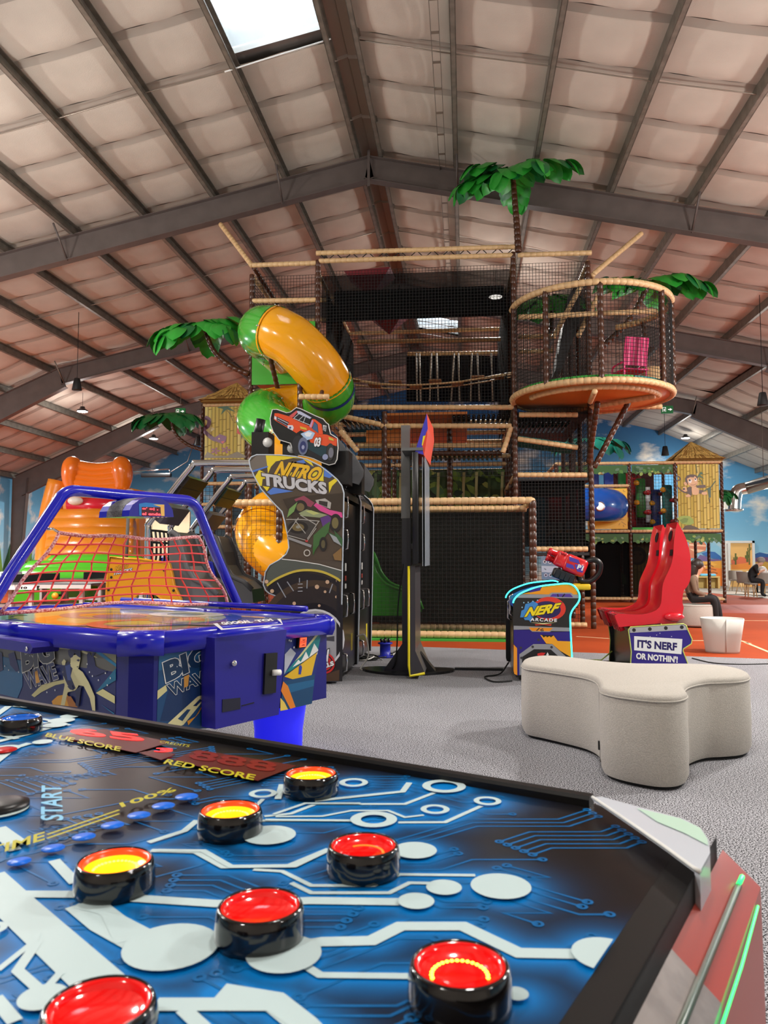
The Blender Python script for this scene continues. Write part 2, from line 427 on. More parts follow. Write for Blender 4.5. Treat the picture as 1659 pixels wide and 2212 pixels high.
def panel_mesh(w):
    mb = MB(); bw = 0.13
    def fn(u, v):
        x = u * w; y = v * (PITCHY - bw)
        return V(x, y, -0.05 * math.sin(math.pi * u) * math.sin(math.pi * v) ** 0.6 - 0.012 * math.sin(9 * u + 3 * v) * math.sin(math.pi * u) + (0.02 if v > 0.99 else 0))
    mb.grid(fn, 10, 8, fabric)
    mb.grid(lambda u, v: V(u * w, PITCHY - bw + v * bw, 0.03 - 0.035 * (v > .9) - 0.02 * math.sin(math.pi * u)), 6, 2, seam)
    return mb.build('panel', mesh_only=True, org=(0, 0, 0))
W_IN, W_OUT = 1.445, 1.35
pm_in, pm_out = panel_mesh(W_IN), panel_mesh(W_OUT)
rest = MB(); npan = 0
def strip(xa, xb, side):
    """fabric bay between two purlins; side -1 left slope, +1 right slope"""
    global npan
    w = abs(xb - xa); xm = (xa + xb) / 2; out = abs(xm - XR) > KINK
    ang = math.atan(0.43 if out else 0.215); lo = min(xa, xb)
    z = roofz(lo) + 0.21
    k = 0
    y = 1.98 - PITCHY * 6
    while y < YB - 0.1:
        y1 = y + PITCHY
        sk = [s for s in (SKY1, SKY2) if abs(xm - (s[0] + s[1]) / 2) < 0.3]
        hole = any(y1 > s[2] + 0.1 and y < s[3] - 0.1 for s in sk)
        if not hole:
            px = project(V(xm, y + .5, z))
            if 2.5 < y < 27 and px and -140 < px[0] < 1800 and px[1] > -160 and npan < 300:
                o = inst('panel', pm_out if out else pm_in, ceiling, (lo, y, z), (0, -ang if side < 0 else ang, 0), (w / (W_OUT if out else W_IN) / math.cos(ang), 1, 1)); npan += 1
            else:
                q = lambda x, yy, dz=0: V(x, yy, roofz(x) + 0.21 + dz)
                rest.add([q(xa, y), q(xa, y1 - .13), q(xb, y1 - .13), q(xb, y), q(xm, y + .5, -.05)], [(0, 1, 4), (1, 2, 4), (2, 3, 4), (3, 0, 4)], fabric, True)
                rest.add([q(xa, y1 - .13), q(xb, y1 - .13), q(xb, y1), q(xa, y1)], [(0, 1, 2, 3)], seam)
        y = y1
def project(p):
    q = p - _c; z = q.dot(_f)
    return None if z < 0.05 else (CX + F * q.dot(_r) / z, CY - F * q.dot(_u) / z)
for L, s in ((PUR, -1), (PURR, 1)):
    for a, b in zip(L, L[1:]): strip(a, b, s)
    strip(L[-1], XL if s < 0 else XRT, s)
rest.build('panel_field', ceiling, kind='stuff')
# ridge sheet between the two ridge purlins
rs = MB()
for i in range(24):
    y0 = YF + i * (YB - YF) / 24; y1 = YF + (i + 1) * (YB - YF) / 24
    for xa, xb in ((PUR[0], XR), (XR, PURR[0])):
        rs.add([V(xa, y0, roofz(xa) + .21), V(xb, y0, roofz(xb) + .24), V(xb, y1 - .03, roofz(xb) + .24), V(xa, y1 - .03, roofz(xa) + .21)], [(0, 1, 2, 3)], ridgem)
        rs.add([V(xa, y1 - .03, roofz(xa) + .21), V(xb, y1 - .03, roofz(xb) + .24), V(xb, y1, roofz(xb) + .20), V(xa, y1, roofz(xa) + .17)], [(0, 1, 2, 3)], ridgem)
rs.build('ridge_sheet', ceiling)
# purlins: channel sections
def purlin_mesh():
    mb = MB(); y0, y1 = YF, YB
    mb.box((-.012, y0, 0), (.0, y1, .21), galv); mb.box((-.012, y0, 0), (.075, y1, .012), galv); mb.box((-.012, y0, .198), (.075, y1, .21), galv); mb.box((.063, y0, 0), (.075, y1, .03), galv)
    return mb.build('purlin', mesh_only=True, org=(0, 0, 0))
pml = purlin_mesh()
for L in (PUR, PURR):
    for x in L: inst('purlin', pml, ceiling, (x, 0, roofz(x) + .005))
# tie rods at the middle of every bay
rod = mat('rod_steel', (150, 140, 128), 0.35, 0.6)
FRY = [0.6, 7.5, 14.4, 21.3, 28.2]
for yc in (4.05, 11.05, 17.85, 24.75, 31.6):
    for L in (PUR, PURR):
        mb = MB(); pts = []
        for i, x in enumerate(L[:7]): pts += [V(x, yc + .03 * (i % 2), roofz(x) + .09)]
        mb.tube(pts, 0.011, rod, 6); mb.build('tie_rod', ceiling)
# ---- roof lights
glassm = mat('skylight_glass', (235, 245, 250), 0.15, alpha=0.12); alum = mat('window_white', (225, 225, 220), 0.4)
for k, (s, lab) in enumerate(((SKY1, 'bright roof light in the left slope beside the ridge'), (SKY2, 'roof light seen through the netting of the climbing frame')), 1):
    x0, x1, y0, y1 = s
    r = thing('window_%d' % k, lab, None, (x0, y0, roofz(x0) + .2), kind='structure')
    fm = MB(); q = lambda x, y, dz: V(x, y, roofz(x) + dz)
    for (xa, ya), (xb, yb) in (((x0, y0), (x1, y0)), ((x1, y0), (x1, y1)), ((x1, y1), (x0, y1)), ((x0, y1), (x0, y0))):
        fm.add([q(xa, ya, .2), q(xb, yb, .2), q(xb, yb, .62), q(xa, ya, .62)], [(0, 1, 2, 3)], alum)
    fm.build('lining', r)
    for j in range(2):
        ya, yb = y0 + (y1 - y0) * j / 2, y0 + (y1 - y0) * (j + 1) / 2
        g = MB(); g.prism([q(x0, ya + .03, .6), q(x1, ya + .03, .6), q(x1, yb - .03, .6), q(x0, yb - .03, .6)], V(0, 0, .01), glassm); g.build('pane', r)
    b = MB(); b.tube([q(x0, (y0 + y1) / 2 + .1, .58), q(x1, (y0 + y1) / 2 + .1, .58)], .03, alum, 4); b.build('glazing_bar', r)
    b = MB(); b.tube([q(x0 - .1, y1 + .06, .0), q(x0 + .5, y1 + .1, .05), q(x1 + .1, y1 + .02, .02)], .012, alum, 6); b.build('cable', r)
    b = MB(); b.prism([q(x0, y1 - .75, .45), q(x1, y1 - .75, .45), q(x1, y1 - .02, .3), q(x0, y1 - .02, .3)], V(0, 0, .01), mat('frosted_sheet', (200, 212, 220), .5, alpha=.35)); b.build('blind', r)

# ---- steel portal frames
def ibeam(mb, a, b, h, w=0.2, t=0.014, h2=None):
    """I-section hanging below the line a-b (top flange on the line); plane of the frame is X-Z"""
    h2 = h2 or h; a, b = Vector(a), Vector(b); d = (b - a).normalized(); dn = V(d.z, 0, -d.x); dn = dn if dn.z < 0 else -dn
    def plate(p, q, p2, q2, hw):
        mb.add([p - Y1_ * hw, q - Y1_ * hw, q2 - Y1_ * hw, p2 - Y1_ * hw, p + Y1_ * hw, q + Y1_ * hw, q2 + Y1_ * hw, p2 + Y1_ * hw],
               [(0, 1, 2, 3), (7, 6, 5, 4), (0, 4, 5, 1), (1, 5, 6, 2), (2, 6, 7, 3), (3, 7, 4, 0)], steel)
    plate(a, b, a + dn * t, b + dn * t, w / 2)
    plate(a + dn * (h - t), b + dn * (h2 - t), a + dn * h, b + dn * h2, w / 2)
    plate(a + dn * t, b + dn * t, a + dn * (h - t), b + dn * (h2 - t), t / 2)
LABF = ['spanning the entrance end near the plain wall', 'spanning the arcade above the skylight', 'over the front of the climbing frame, carrying the tan struts', 'behind the netted tower, holding the hanging speaker', 'nearest the painted sky wall']
for i, fy in enumerate(FRY):
    r = thing('portal_frame', 'brown steel portal frame ' + LABF[i], 'steel frame', (XR, fy, 0), kind='structure')
    for s in (-1, 1):
        ap, kn, ev = V(XR, fy, ZR), V(XR + s * KINK, fy, roofz(XR + s * KINK)), V(XR + s * (EAVE - .25), fy, roofz(XR + s * (EAVE - .25)))
        mb = MB(); ibeam(mb, ap, kn, 0.46, h2=0.5); mb.build('rafter', r)
        mb = MB(); ibeam(mb, kn, ev, 0.62, h2=0.85); mb.build('haunch', r)
        c = MB(); x = XR + s * (EAVE - .2); zt = roofz(x) - .05
        for xa, wd in ((x, .2), (x - s * .62, .2)):
            xb = x if xa == x else x - s * .36
            c.add([V(xa, fy - .1, zt), V(xa, fy + .1, zt), V(xb, fy + .1, 0), V(xb, fy - .1, 0)], [(0, 1, 2, 3)], steel)
        c.prism([V(x, fy - .01, zt), V(x - s * .62, fy - .01, zt), V(x - s * .36, fy - .01, 0), V(x, fy - .01, 0)], V(0, .02, 0), steel)
        c.build('column', r)
        for d in (1.6 + .1, 6.1 if s < 0 else 6.0, KINK - .2):
            x = XR + s * d; z = roofz(x)
            for ys in (-1,) if d < 9 else (-1, 1):
                b = MB(); b.tube([V(x, fy + ys * .62, z + .02), V(x, fy + ys * .06, z - .5)], .022, steel if d < 9 else galv, 4); b.build('fly_brace', r)
        if i == 2 and s < 0:
            b = MB(); b.box((XR - .025, fy - .12, ZR - .62), (XR + .025, fy - .10, ZR + .1), steel); b.build('apex_plate', r)
# ---- perforated cable tray hung beside a purlin
t = thing('cable_tray', 'perforated galvanised cable tray running along the roof beside the ridge', 'cable tray', (-0.35, 0, roofz(-.35)))
mb = MB(); zt = roofz(-.35) - .02
for x in (-.44, -.32): mb.box((x, YF, zt), (x + .008, YB, zt + .06), galv)
mb.build('side_rail', t)
for i in range(60):
    y = YF + .3 + i * .66
    if y > 6: b = MB(); b.box((-.44, y, zt + .002), (-.312, y + .05, zt + .012), rod); b.build('rung', t)
# ================================================================ BIG CLIMBING FRAME
tan = mat('tan_sleeve', (214, 178, 130), 0.42, noise=(9, 0.06)); brn = mat('brown_sleeve', (72, 40, 24), 0.32, noise=(9, 0.1))
netm = mat('net_cord', (20, 19, 18), 0.8)
def scrim_mat(nm, a, rgb=(16, 16, 17)):
    """fine woven screen, seen through between its threads"""
    return mat(nm, rgb, 0.95, alpha=a, spec=0.1)
scr = scrim_mat('screen_fabric', 0.82); scr2 = scrim_mat('screen_fabric_open', 0.6)
dark = mat('dark_vinyl', (30, 30, 33), 0.6); orange = mat('orange_board', (196, 112, 40), 0.55); teal = mat('teal_mat', (20, 120, 112), 0.6)
gmat = mat('green_mat', (60, 168, 60), 0.6); straw = mat('straw', (206, 170, 92), 0.85, noise=(14, 0.25)); straw2 = mat('straw_dark', (160, 120, 56), 0.85)
YM, YC = 13.7, 11.5
def xat(px, Y, py=900): return AY(px, py, Y).x
def zat(py, Y, px=900): return AY(px, py, Y).z
PS = thing('climbing_frame', 'tall netted climbing frame of brown posts and tan padded rails', 'climbing frame', (0, YM, 0))
def post(x, y, z0, z1, par=PS, m=brn, r=0.047):
    mb = MB(); mb.pad([V(x, y, z0), V(x, y, z1)], r, m, seg=0.115); return mb.build('post', par)
def rail(a, b, par=PS, m=tan, r=0.047, nm='rail'):
    mb = MB(); mb.pad([a, b], r, m); return mb.build(nm, par)
def railpx(a, b, Y, m=tan, par=PS): return rail(AY(*a, Y), AY(*b, Y), par, m)
XA, XB, XC, XD = xat(541, YM), xat(685, YM), xat(1112, YM), xat(1275, YM)
L1, L2, L3, L4, LT = 1.37, 2.68, 3.87, 4.55, 6.5
rows = [YM, YM + 1.25, YM + 2.5, YM + 3.75]
for x, zt in ((XA, LT), (XB, LT + .22), (XC, LT + .22), (XD, LT)):
    for k, y in enumerate(rows):
        if x == XC and k == 0: post(x, y, 0, zt); continue
        post(x, y, 0, zt - (.25 if k else 0))
XM1, XM2 = XB + (XC - XB) / 3, XB + (XC - XB) * 2 / 3
for x in (XM1, XM2):
    for y in rows[1:]: post(x, y, 0, L3)
post(XM1 + .05, YM, 2.1, L3)
# front rails
railpx((545, 573), (683, 568), YM); railpx((689, 564), (1110, 551), YM); railpx((683, 547), (1113, 533), YM); railpx((1118, 551), (1278, 546), YM)
z = MB()
for i in range(24):
    a, b = AY(690 + i * 17.5, 548 - i * .55, YM), AY(690 + (i + 1) * 17.5, 563 - i * .5, YM)
    if i % 2: a, b = AY(690 + i * 17.5, 563 - i * .5, YM), AY(690 + (i + 1) * 17.5, 548 - i * .55, YM)
    z.tube([a, b], .008, netm, 4)
z.build('truss_bracing', PS, kind='stuff')
railpx((545, 800), (662, 800), YM); railpx((545, 650), (683, 648), YM)
railpx((720, 880), (1110, 880), YM)
for Y in rows[1:]:
    for zz in (L3, 3.2, LT - .05): rail(V(XB, Y, zz), V(XC, Y, zz))
    rail(V(XA, Y, L4), V(XB, Y, L4)); rail(V(XC, Y, L3), V(XD, Y, L3)); rail(V(XC, Y, L2), V(XD, Y, L2)); rail(V(XA, Y, LT - .1), V(XB, Y, LT - .1))
for x in (XA, XB, XC, XD):
    rail(V(x, rows[0], LT - .02), V(x, rows[-1], LT - .02)); rail(V(x, rows[0], L3), V(x, rows[-1], L3)); rail(V(x, rows[0], L2), V(x, rows[-1], L2))
railpx((771, 739), (1086, 733), rows[2]); railpx((880, 765), (1079, 762), rows[3])
railpx((690, 888), (822, 917), YM - .1); railpx((822, 920), (1105, 920), YM, tan); railpx((773, 963), (1085, 962), YM + .2); railpx((773, 980), (1085, 979), YM + .2, brn)
rail(AY(1105, 922, YM), AY(1086, 978, YM)); rail(AY(735, 930, YM), AY(773, 975, YM)); rail(AY(722, 905, YM), AY(762, 962, YM + .3))
for a, b in (((1121, 896), (1248, 896)), ((1118, 948), (1248, 967)), ((1118, 1026), (1268, 1026)), ((1155, 1186), (1270, 1186)), ((1160, 1348), (1268, 1350))): railpx(a, b, YM)
rp = MB(); a, b = AY(1120, 945, YM), AY(1248, 963, YM)
rp.prism([a, b, b + V(0, 0, .03), a + V(0, 0, .03)], V(0, 1.1, 0), teal); rp.build('ramp_mat', PS)
# diagonal struts up to the steel frame
rail(AY(545, 575, YM), AY(476, 484, 14.35)); rail(AY(548, 578, YM), AY(598, 655, YM + 1.2), m=brn)
rail(AY(1282, 592, YM), AY(1386, 504, 14.35)); rail(AY(1282, 592, YM), AY(1262, 640, YM + .9))
# nets
def netobj(a, b, c, d, du=.058, r=.0042, par=PS):
    mb = MB(); mb.net(a, b, c, d, du, r, netm); return mb.build('net', par, kind='stuff')
netobj(V(XB, YM, L3), V(XC, YM, L3), V(XC, YM, LT), V(XB, YM, LT))
netobj(V(XA, YM, L4 + .9), V(XB, YM, L4 + .9), V(XB, YM, LT - .05), V(XA, YM, LT - .05))
netobj(V(XA, YM, L4), V(XA, rows[-1], L4), V(XA, rows[-1], LT), V(XA, YM, LT))
netobj(V(XA, rows[2], L4), V(XB, rows[2], L4), V(XB, rows[2], LT), V(XA, rows[2], LT), .07)
netobj(V(XC, YM, L3 + .3), V(XD, YM, L3 + .3), V(XD, YM, LT), V(XC, YM, LT))
netobj(V(XD, YM, L3), V(XD, rows[-1], L3), V(XD, rows[-1], LT), V(XD, YM, LT), .07)
netobj(V(XC, YM, L3), V(XC, rows[-1], L3), V(XC, rows[-1], LT), V(XC, YM, LT), .07)
netobj(V(XB, rows[3], L3), V(XC, rows[3], L3), V(XC, rows[3], LT), V(XB, rows[3], LT), .07)
netobj(V(XC, YM, L1), V(XD, YM, L1), V(XD, YM, L3), V(XC, YM, L3))
netobj(V(XC, rows[1], 0), V(XD, rows[1], 0), V(XD, rows[1], L3), V(XC, rows[1], L3), .08)
netobj(V(XD, YM, L2), V(XD, rows[-1], L2), V(XD, rows[-1], L3), V(XD, YM, L3), .08)
netobj(V(XB, YM, L2), V(XC, YM, L2), V(XC, YM, L3), V(XB, YM, L3), .08)
# screens
def screen(pts, m=scr, nm='screen', par=PS, th=V(0, .004, 0)):
    mb = MB(); mb.prism(pts, th, m); return mb.build(nm, par)
screen([V(XB + .1, rows[1] - .05, zat(690, rows[1])), V(XC - .1, rows[1] - .05, zat(690, rows[1])), V(XC - .1, rows[1] - .05, zat(625, rows[1])), V(XB + .1, rows[1] - .05, zat(625, rows[1]))])
screen([V(XB + .06, YM + .06, zat(690, YM)), V(XC - .06, YM + .06, zat(680, YM)), V(XC - .06, YM + .06, LT - .06), V(XB + .06, YM + .06, LT - .06)], scr2)
for x in (XB + .12, XC - .12):
    screen([V(x, YM + .2, L3), V(x, rows[-1], L3), V(x, rows[-1], LT - .3), V(x, YM + .2, LT - .3)], scr, th=V(.004, 0, 0))
screen([AY(878, 868, rows[3] + .1), AY(1085, 868, rows[3] + .1), AY(1085, 768, rows[3] + .1), AY(878, 768, rows[3] + .1)], mat('night_screen', (22, 24, 34), .9, alpha=.9, spec=.1))
screen([V(XC + .1, YM + .1, L1 + .05), V(XD - .1, YM + .1, L1 + .05), V(XD - .1, YM + .1, L2 - .06), V(XC + .1, YM + .1, L2 - .06)], scr)
# decks of the upper levels
def deckb(x0, x1, y0, y1, z, m, th=.05, nm='deck'):
    mb = MB(); mb.box((x0, y0, z - th), (x1, y1, z), m); return mb.build(nm, PS)
deckb(XA, XB, YM, rows[-1], L4, orange); deckb(XM1 + .05, XM2 + .35, YM + .06, rows[-1], L3 - .02, orange)
deckb(XM1 - .2, XM2 + .1, rows[2], rows[3], L3 + .12, teal, .1, 'mat'); deckb(XB + .1, XM1 + .1, rows[3] - .1, rows[3], L3 + .42, mat('deep_teal', (14, 78, 96), .6), .4, 'mat')
deckb(XC, XD, YM + .1, rows[-1], L3 - .05, dark); deckb(XC, XD, YM, rows[-1], L2 - .05, dark); deckb(XC, XD, YM, rows[-1], L1 - .05, dark)
# black rollers under the upper levels
for (p0, p1, Y, zz) in ((AY(730, 890, YM), AY(820, 890, YM), YM, L3 - .1), (AY(975, 890, YM), AY(1105, 890, YM), YM, L3 - .1), (AY(920, 970, YM), AY(1085, 970, YM), YM + .3, 3.17), (AY(1122, 905, YM), AY(1240, 905, YM), YM + .2, L3 - .2)):
    nr = int((p1.x - p0.x) / .085)
    for i in range(nr):
        x = p0.x + (i + .5) * (p1.x - p0.x) / nr
        mb = MB(); mb.tube([V(x, Y + .08, zz), V(x, Y + 1.15, zz)], .03, mat('roller_black', (18, 18, 20), .25), 8); mb.build('roller', PS)
# ropes hanging in the middle
ropem = mat('pale_rope', (214, 212, 205), 0.7)
for x, dx in ((899, 2), (906, 3), (932, -4), (943, 4), (981, -6), (990, 3), (1019, -2), (1031, 5), (1061, 4)):
    mb = MB(); mb.tube([AY(x, 763, rows[3] - .3), AY(x + dx, 866, rows[3] - .3)], .022, ropem, 6); mb.build('rope', PS)
# red punch bags behind the netting
for a, s in ((AY(840, 690, rows[2]), .5), (AY(800, 610, rows[2]), .32)):
    mb = MB(); mb.add([a + V(-.55, -.2, .2), a + V(.45, -.2, .25), a + V(.5, .5, .25), a + V(-.5, .5, .2), a + V(0, .1, -.3)], [(0, 1, 4), (1, 2, 4), (2, 3, 4), (3, 0, 4), (3, 2, 1, 0)], mat('maroon_vinyl', (120, 22, 34), .5)); mb.build('soft_block', PS)
# big dark climbing wedge in the right tower
w = [AY(1200, 800, YM + .8), AY(1228, 640, YM + .8), AY(1252, 600, YM + .8), AY(1250, 700, YM + .8), AY(1212, 802, YM + .8)]
mb = MB(); mb.prism(w, V(0, .7, 0), dark); mb.build('wedge', PS)
rail(AY(1195, 730, YM + .5), AY(1262, 605, YM + .5)); rail(AY(1248, 728, YM + .4), AY(1292, 640, YM + .4))
for y in (728, 760): railpx((1120, y), (1195, y - 2), rows[1])
# ---------------- round balcony
BX, BY, BR = xat(1277, 13.35), 13.35, 1.33
ZB, ZB2 = 3.97, 5.52
def circ(z, a0, a1, n=40, r=BR): return [V(BX + r * math.cos(math.radians(a0 + (a1 - a0) * i / n)), BY + r * math.sin(math.radians(a0 + (a1 - a0) * i / n)), z) for i in range(n + 1)]
mb = MB(); mb.pad(circ(ZB, 0, 360)[:-1], .055, tan, closed=True); mb.build('ring_rail', PS)
mb = MB(); mb.pad(circ(ZB2, -178, 60), .055, tan); mb.build('ring_rail', PS)
mb = MB(); mb.pad(circ(ZB - .06, -160, -20, r=BR - .22), .05, tan); mb.build('ring_rail', PS)
fr = Fr((BX, BY, ZB), X1, Y1_)
mb = MB(); mb.lathe([(0, -.03), (BR - .05, -.03), (BR - .05, .03), (0, .03)], orange, fr, 40); mb.build('deck', PS)
for i in range(12):
    a0, a1 = -180 + i * 22.5, -180 + (i + 1) * 22.5
    m2 = gmat if i < 5 else teal
    mb = MB(); P = circ(ZB + .03, a0, a1 - 1, 4, BR - .06); Q = circ(ZB + .03, a0, a1 - 1, 4, BR - .16)
    mb.prism(P + Q[::-1], V(0, 0, .07), m2); mb.build('edge_mat', PS)
for a in (-170, -130, -92, -42, -12, 35):
    x, y = BX + BR * math.cos(math.radians(a)), BY + BR * math.sin(math.radians(a)); post(x, y, ZB, ZB2)
mb = MB(); p = lambda a, z: V(BX + BR * math.cos(math.radians(a)), BY + BR * math.sin(math.radians(a)), z)
na = int(math.radians(236) * BR / .06)
for i in range(na + 1):
    a = -176 + 236 * i / na; mb.tube([p(a, ZB + .05), p(a, ZB2)], .0042, netm, 3, False, smooth=False)
for j in range(26):
    zz = ZB + .05 + (ZB2 - ZB - .05) * j / 25; mb.tube([p(-176 + 236 * i / 30, zz) for i in range(31)], .0042, netm, 3, False, smooth=False)
mb.build('net', PS, kind='stuff')
rail(AY(1120, 685, BY), AY(1420, 672, BY)); rail(AY(1175, 880, BY + .9), AY(1430, 878, BY + .9), r=.05)
rail(AY(1275, 868, BY - .4), AY(1285, 845, BY - 1.2)); rail(V(XD, YM, ZB - .1), V(BX + 1.0, BY - .3, ZB - .06))
mb = MB(); mb.pad([AY(1283, 1010, YM), AY(1358, 868, BY + .3)], .05, brn); mb.build('strut', PS)
mb = MB(); mb.pad([AY(1272, 1000, YM), AY(1291, 868, BY - .3)], .05, brn); mb.build('strut', PS)
# ---------------- front cage
XC0, XC1 = xat(497, YC), xat(1148, YC)
rail(V(XC0, YC, zat(1083, YC)), V(XC1, YC, zat(1083, YC)), r=.055)
ZC = zat(1083, YC)
for x in (XC0, xat(605, YC), XC1): post(x, YC, 0, ZC, r=.055)
XE = xat(1150, YC + 1.2)
rail(V(XC0, YC, .085), V(XC1, YC, .085), r=.055); rail(V(XC0, YC + 1.15, .085), V(XC1, YC + 1.15, .085), r=.055); rail(V(XC0, YC + 1.1, ZC - .05), V(XC1, YC + 1.1, ZC - .05), r=.055)
rail(V(XC1, YC, ZC), V(XC1, YM, ZC)); rail(V(XC0, YC, ZC), V(XC0, YM, ZC)); rail(V(XC1, YC, .085), V(XC1, YM, .085))
for x in (XC0, XC1): post(x, YM - .1, 0, ZC)
x0 = xat(790, YC)
screen([V(x0 - 1.2, YC + 1.22, .16), V(XC1 - .06, YC + 1.22, .16), V(XC1 - .06, YC + 1.22, ZC - .1), V(x0 - 1.2, YC + 1.22, ZC - .1)], scrim_mat('screen_front', .86, (34, 33, 31)))
screen([V(x0, YC + .05, .16), V(XC1 - .06, YC + .05, .16), V(XC1 - .06, YC + .05, ZC - .13), V(x0, YC + .05, ZC - .13)], scrim_mat('screen_fine', .38, (36, 35, 33)))
netobj(V(x0, YC + .03, .1), V(XC1, YC + .03, .1), V(XC1, YC + .03, ZC), V(x0, YC + .03, ZC), .06, .0016)
netobj(V(XC0, YC, .1), V(xat(605, YC), YC, .1), V(xat(605, YC), YC, ZC), V(XC0, YC, ZC), .07, .003)
mb = MB(); mb.box((XC0 - .2, YC - .12, 0), (XC1 + .1, YC + .06, .03), gmat); mb.build('edge_mat', PS)
mb = MB(); mb.box((XC0, YC + .06, 0), (XC1, YC + 1.2, .02), mat('green_turf', (40, 120, 44), .9, noise=(30, .3))); mb.build('mat', PS)
mb = MB(); mb.box((xat(820, YC + 1.3), YC + 1.25, .02), (XC1 - .1, YM + 2, .32), mat('brown_mat', (110, 62, 40), .7)); mb.build('step_mat', PS)
# printed jungle board behind the cage
JY = rows[2] + .2
jx0, jx1 = XB - .3, XC - .05
def leaf_art(mb, fr, w, h, n, cols, seed, ls=(.12, .3), m_in=True):
    """overlapping printed leaves on a board, each lifted a hair above the last"""
    rnd = random.Random(seed)
    for k in range(n):
        cx, cy = rnd.uniform(0, w), rnd.uniform(0, h); L = rnd.uniform(*ls); a = rnd.uniform(0, 6.28); wd = L * rnd.uniform(.18, .34); c = ink(rnd.choice(cols), .6)
        pts = []
        for t in (0, .2, .45, .75, 1): pts.append((t * L, wd * math.sin(math.pi * t ** .8) if t < 1 else 0))
        pts += [(t * L, -wd * math.sin(math.pi * t ** .8)) for t in (.75, .45, .2)]
        q = [(min(max(cx + x * math.cos(a) - y * math.sin(a), 0), w), min(max(cy + x * math.sin(a) + y * math.cos(a), 0), h)) for x, y in pts]
        mb.poly([fr.p(x, y, .0015 + k * .00006) for x, y in q], c)
JG = [(52, 84, 34), (84, 120, 48), (120, 146, 62), (34, 58, 30), (150, 160, 80), (66, 100, 60), (98, 128, 40), (28, 44, 26)]
fr = Fr((jx0, JY, .1), X1, Z1)
mb = MB(); mb.box((jx0, JY, .1), (jx1, JY + .03, 3.12), ink((58, 82, 46), .7)); jb = mb.build('jungle_board', PS)
fr = Fr((jx0, JY, .1), X1, Z1); mb = MB(); leaf_art(mb, fr, jx1 - jx0, 3.0, 480, JG, 3, (.14, .42))
for i in range(14):
    x = .2 + i * .27; mb.poly([fr.p(x, 1.9, .03), fr.p(x + .05, 1.9, .03), fr.p(x + .09, 2.95, .03), fr.p(x + .03, 2.95, .03)], ink((176, 172, 120) if i % 3 else (70, 92, 52), .6))
mb.build('leaf_print', jb, kind='stuff')
# rope bridge
rb = thing('rope_bridge', 'swinging rope bridge of small wooden treads inside the tall netted frame', 'rope bridge', (xat(920, 14.4), 14.4, L3))
woodt = mat('tread_wood', (150, 104, 66), .6, noise=(12, .2))
for k, (px, py, Y) in enumerate(((763, 821, 14.2), (810, 833, 14.6), (854, 826, 14.2), (898, 836, 14.6), (940, 824, 14.2), (988, 829, 14.6), (1032, 816, 14.2), (1076, 814, 14.6))):
    c = AY(px, py, Y); mb = MB(); mb.rbox((c.x - .12, c.y - .14, c.z - .015), (c.x + .12, c.y + .14, c.z + .015), woodt, r=.03); mb.build('tread', rb)
for Y, pts in ((14.05, ((745, 815), (820, 828), (900, 831), (1000, 823), (1110, 804))), (14.35, ((745, 818), (820, 830), (900, 832), (1000, 824), (1110, 808))), (14.75, ((745, 828), (820, 838), (900, 840), (1000, 832), (1110, 813)))):
    mb = MB(); mb.tube(bez([AY(x, y, Y) for x, y in pts]), .014, tan, 6); mb.build('rope', rb)

mb = MB(); p, q = AY(791, 958, YM + .3), AY(880, 928, YM + .3); mb.box((p.x, p.y, p.z), (q.x, p.y + .04, q.z), orange); mb.build('board', PS)
# ================================================================ SPIRAL TUBE SLIDE
sg = mat('slide_green', (64, 160, 50), 0.18, coat=.5); sy = mat('slide_yellow', (238, 164, 22), 0.18, coat=.5); sdk = mat('slide_band', (24, 50, 110), .3)
HX, HY, HR, TR = xat(640, 12.35), 12.35, 0.56, 0.41
HPH = [-90, -60, -24, 5, 40, 72, 110, 165, 215, 262, 300, 336, 390, 432, 525, 600, 660, 700, 740]
HZ = [4.93, 4.92, 4.82, 4.66, 4.34, 4.06, 3.9, 3.82, 3.76, 3.62, 3.42, 3.24, 2.8, 2.5, 2.2, 1.95, 1.55, 1.3, 1.05]
SL = thing('tube_slide', 'twisting green and yellow tube slide on the netted climbing frame', 'slide', (HX, HY, 0))
def hel(phi):
    a = math.radians(phi); return V(HX + HR * math.sin(a), HY - HR * math.cos(a), float(np.interp(phi, HPH, HZ)))
ent = V(HX - HR, YM - .1, hel(-90).z + .06)
def section(path, m, flange=True):
    mb = MB(); P = path; k = len(P)
    mb.tube(P, TR, m, 28, cap=False); s = mb.build('section', SL)
    for e, d in ((0, 1), (-1, -1)):
        t = (P[1] - P[0]).normalized() if e == 0 else (P[-1] - P[-2]).normalized()
        f = MB(); c = P[e]; f.tube([c - t * .0 if d > 0 else c - t * .03, c + t * .03 if d > 0 else c], TR + .018, m, 28, cap=False); f.build('flange', s)
        fr = Fr(c, t.cross(Z1), t.cross(Z1).cross(t))
        for j in range(10):
            a = 2 * math.pi * j / 10; b = MB(); b.ball(c + fr.u * math.cos(a) * (TR + .02) + fr.v * math.sin(a) * (TR + .02) + t * (.015 * d), .013, mat('bolt', (200, 200, 195), .3, .8), 6, 4)
            if j % 2 == 0: b.build('bolt', s)
    return s
up = [ent, V(HX - HR, YM - .7, hel(-90).z + .03)] + [hel(p) for p in range(-90, -14, 6)]
section([up[0], V(HX - HR, HY + .72, ent.z - .01), V(HX - HR, HY + .45, ent.z - .02)], sy)
section([V(HX - HR, HY + .45, ent.z - .02), V(HX - HR, HY + .2, ent.z - .03)] + [hel(p) for p in range(-90, -19, 6)], sg)
segs = [(-24, 72, sy), (72, 165, sg), (165, 262, sy), (262, 350, sg), (350, 445, sy), (445, 540, sg), (540, 640, sy), (640, 730, sy)]
for a, b, m in segs: section([hel(a - 2.5 + (b - a + 5) * i / 18) for i in range(19)], m)
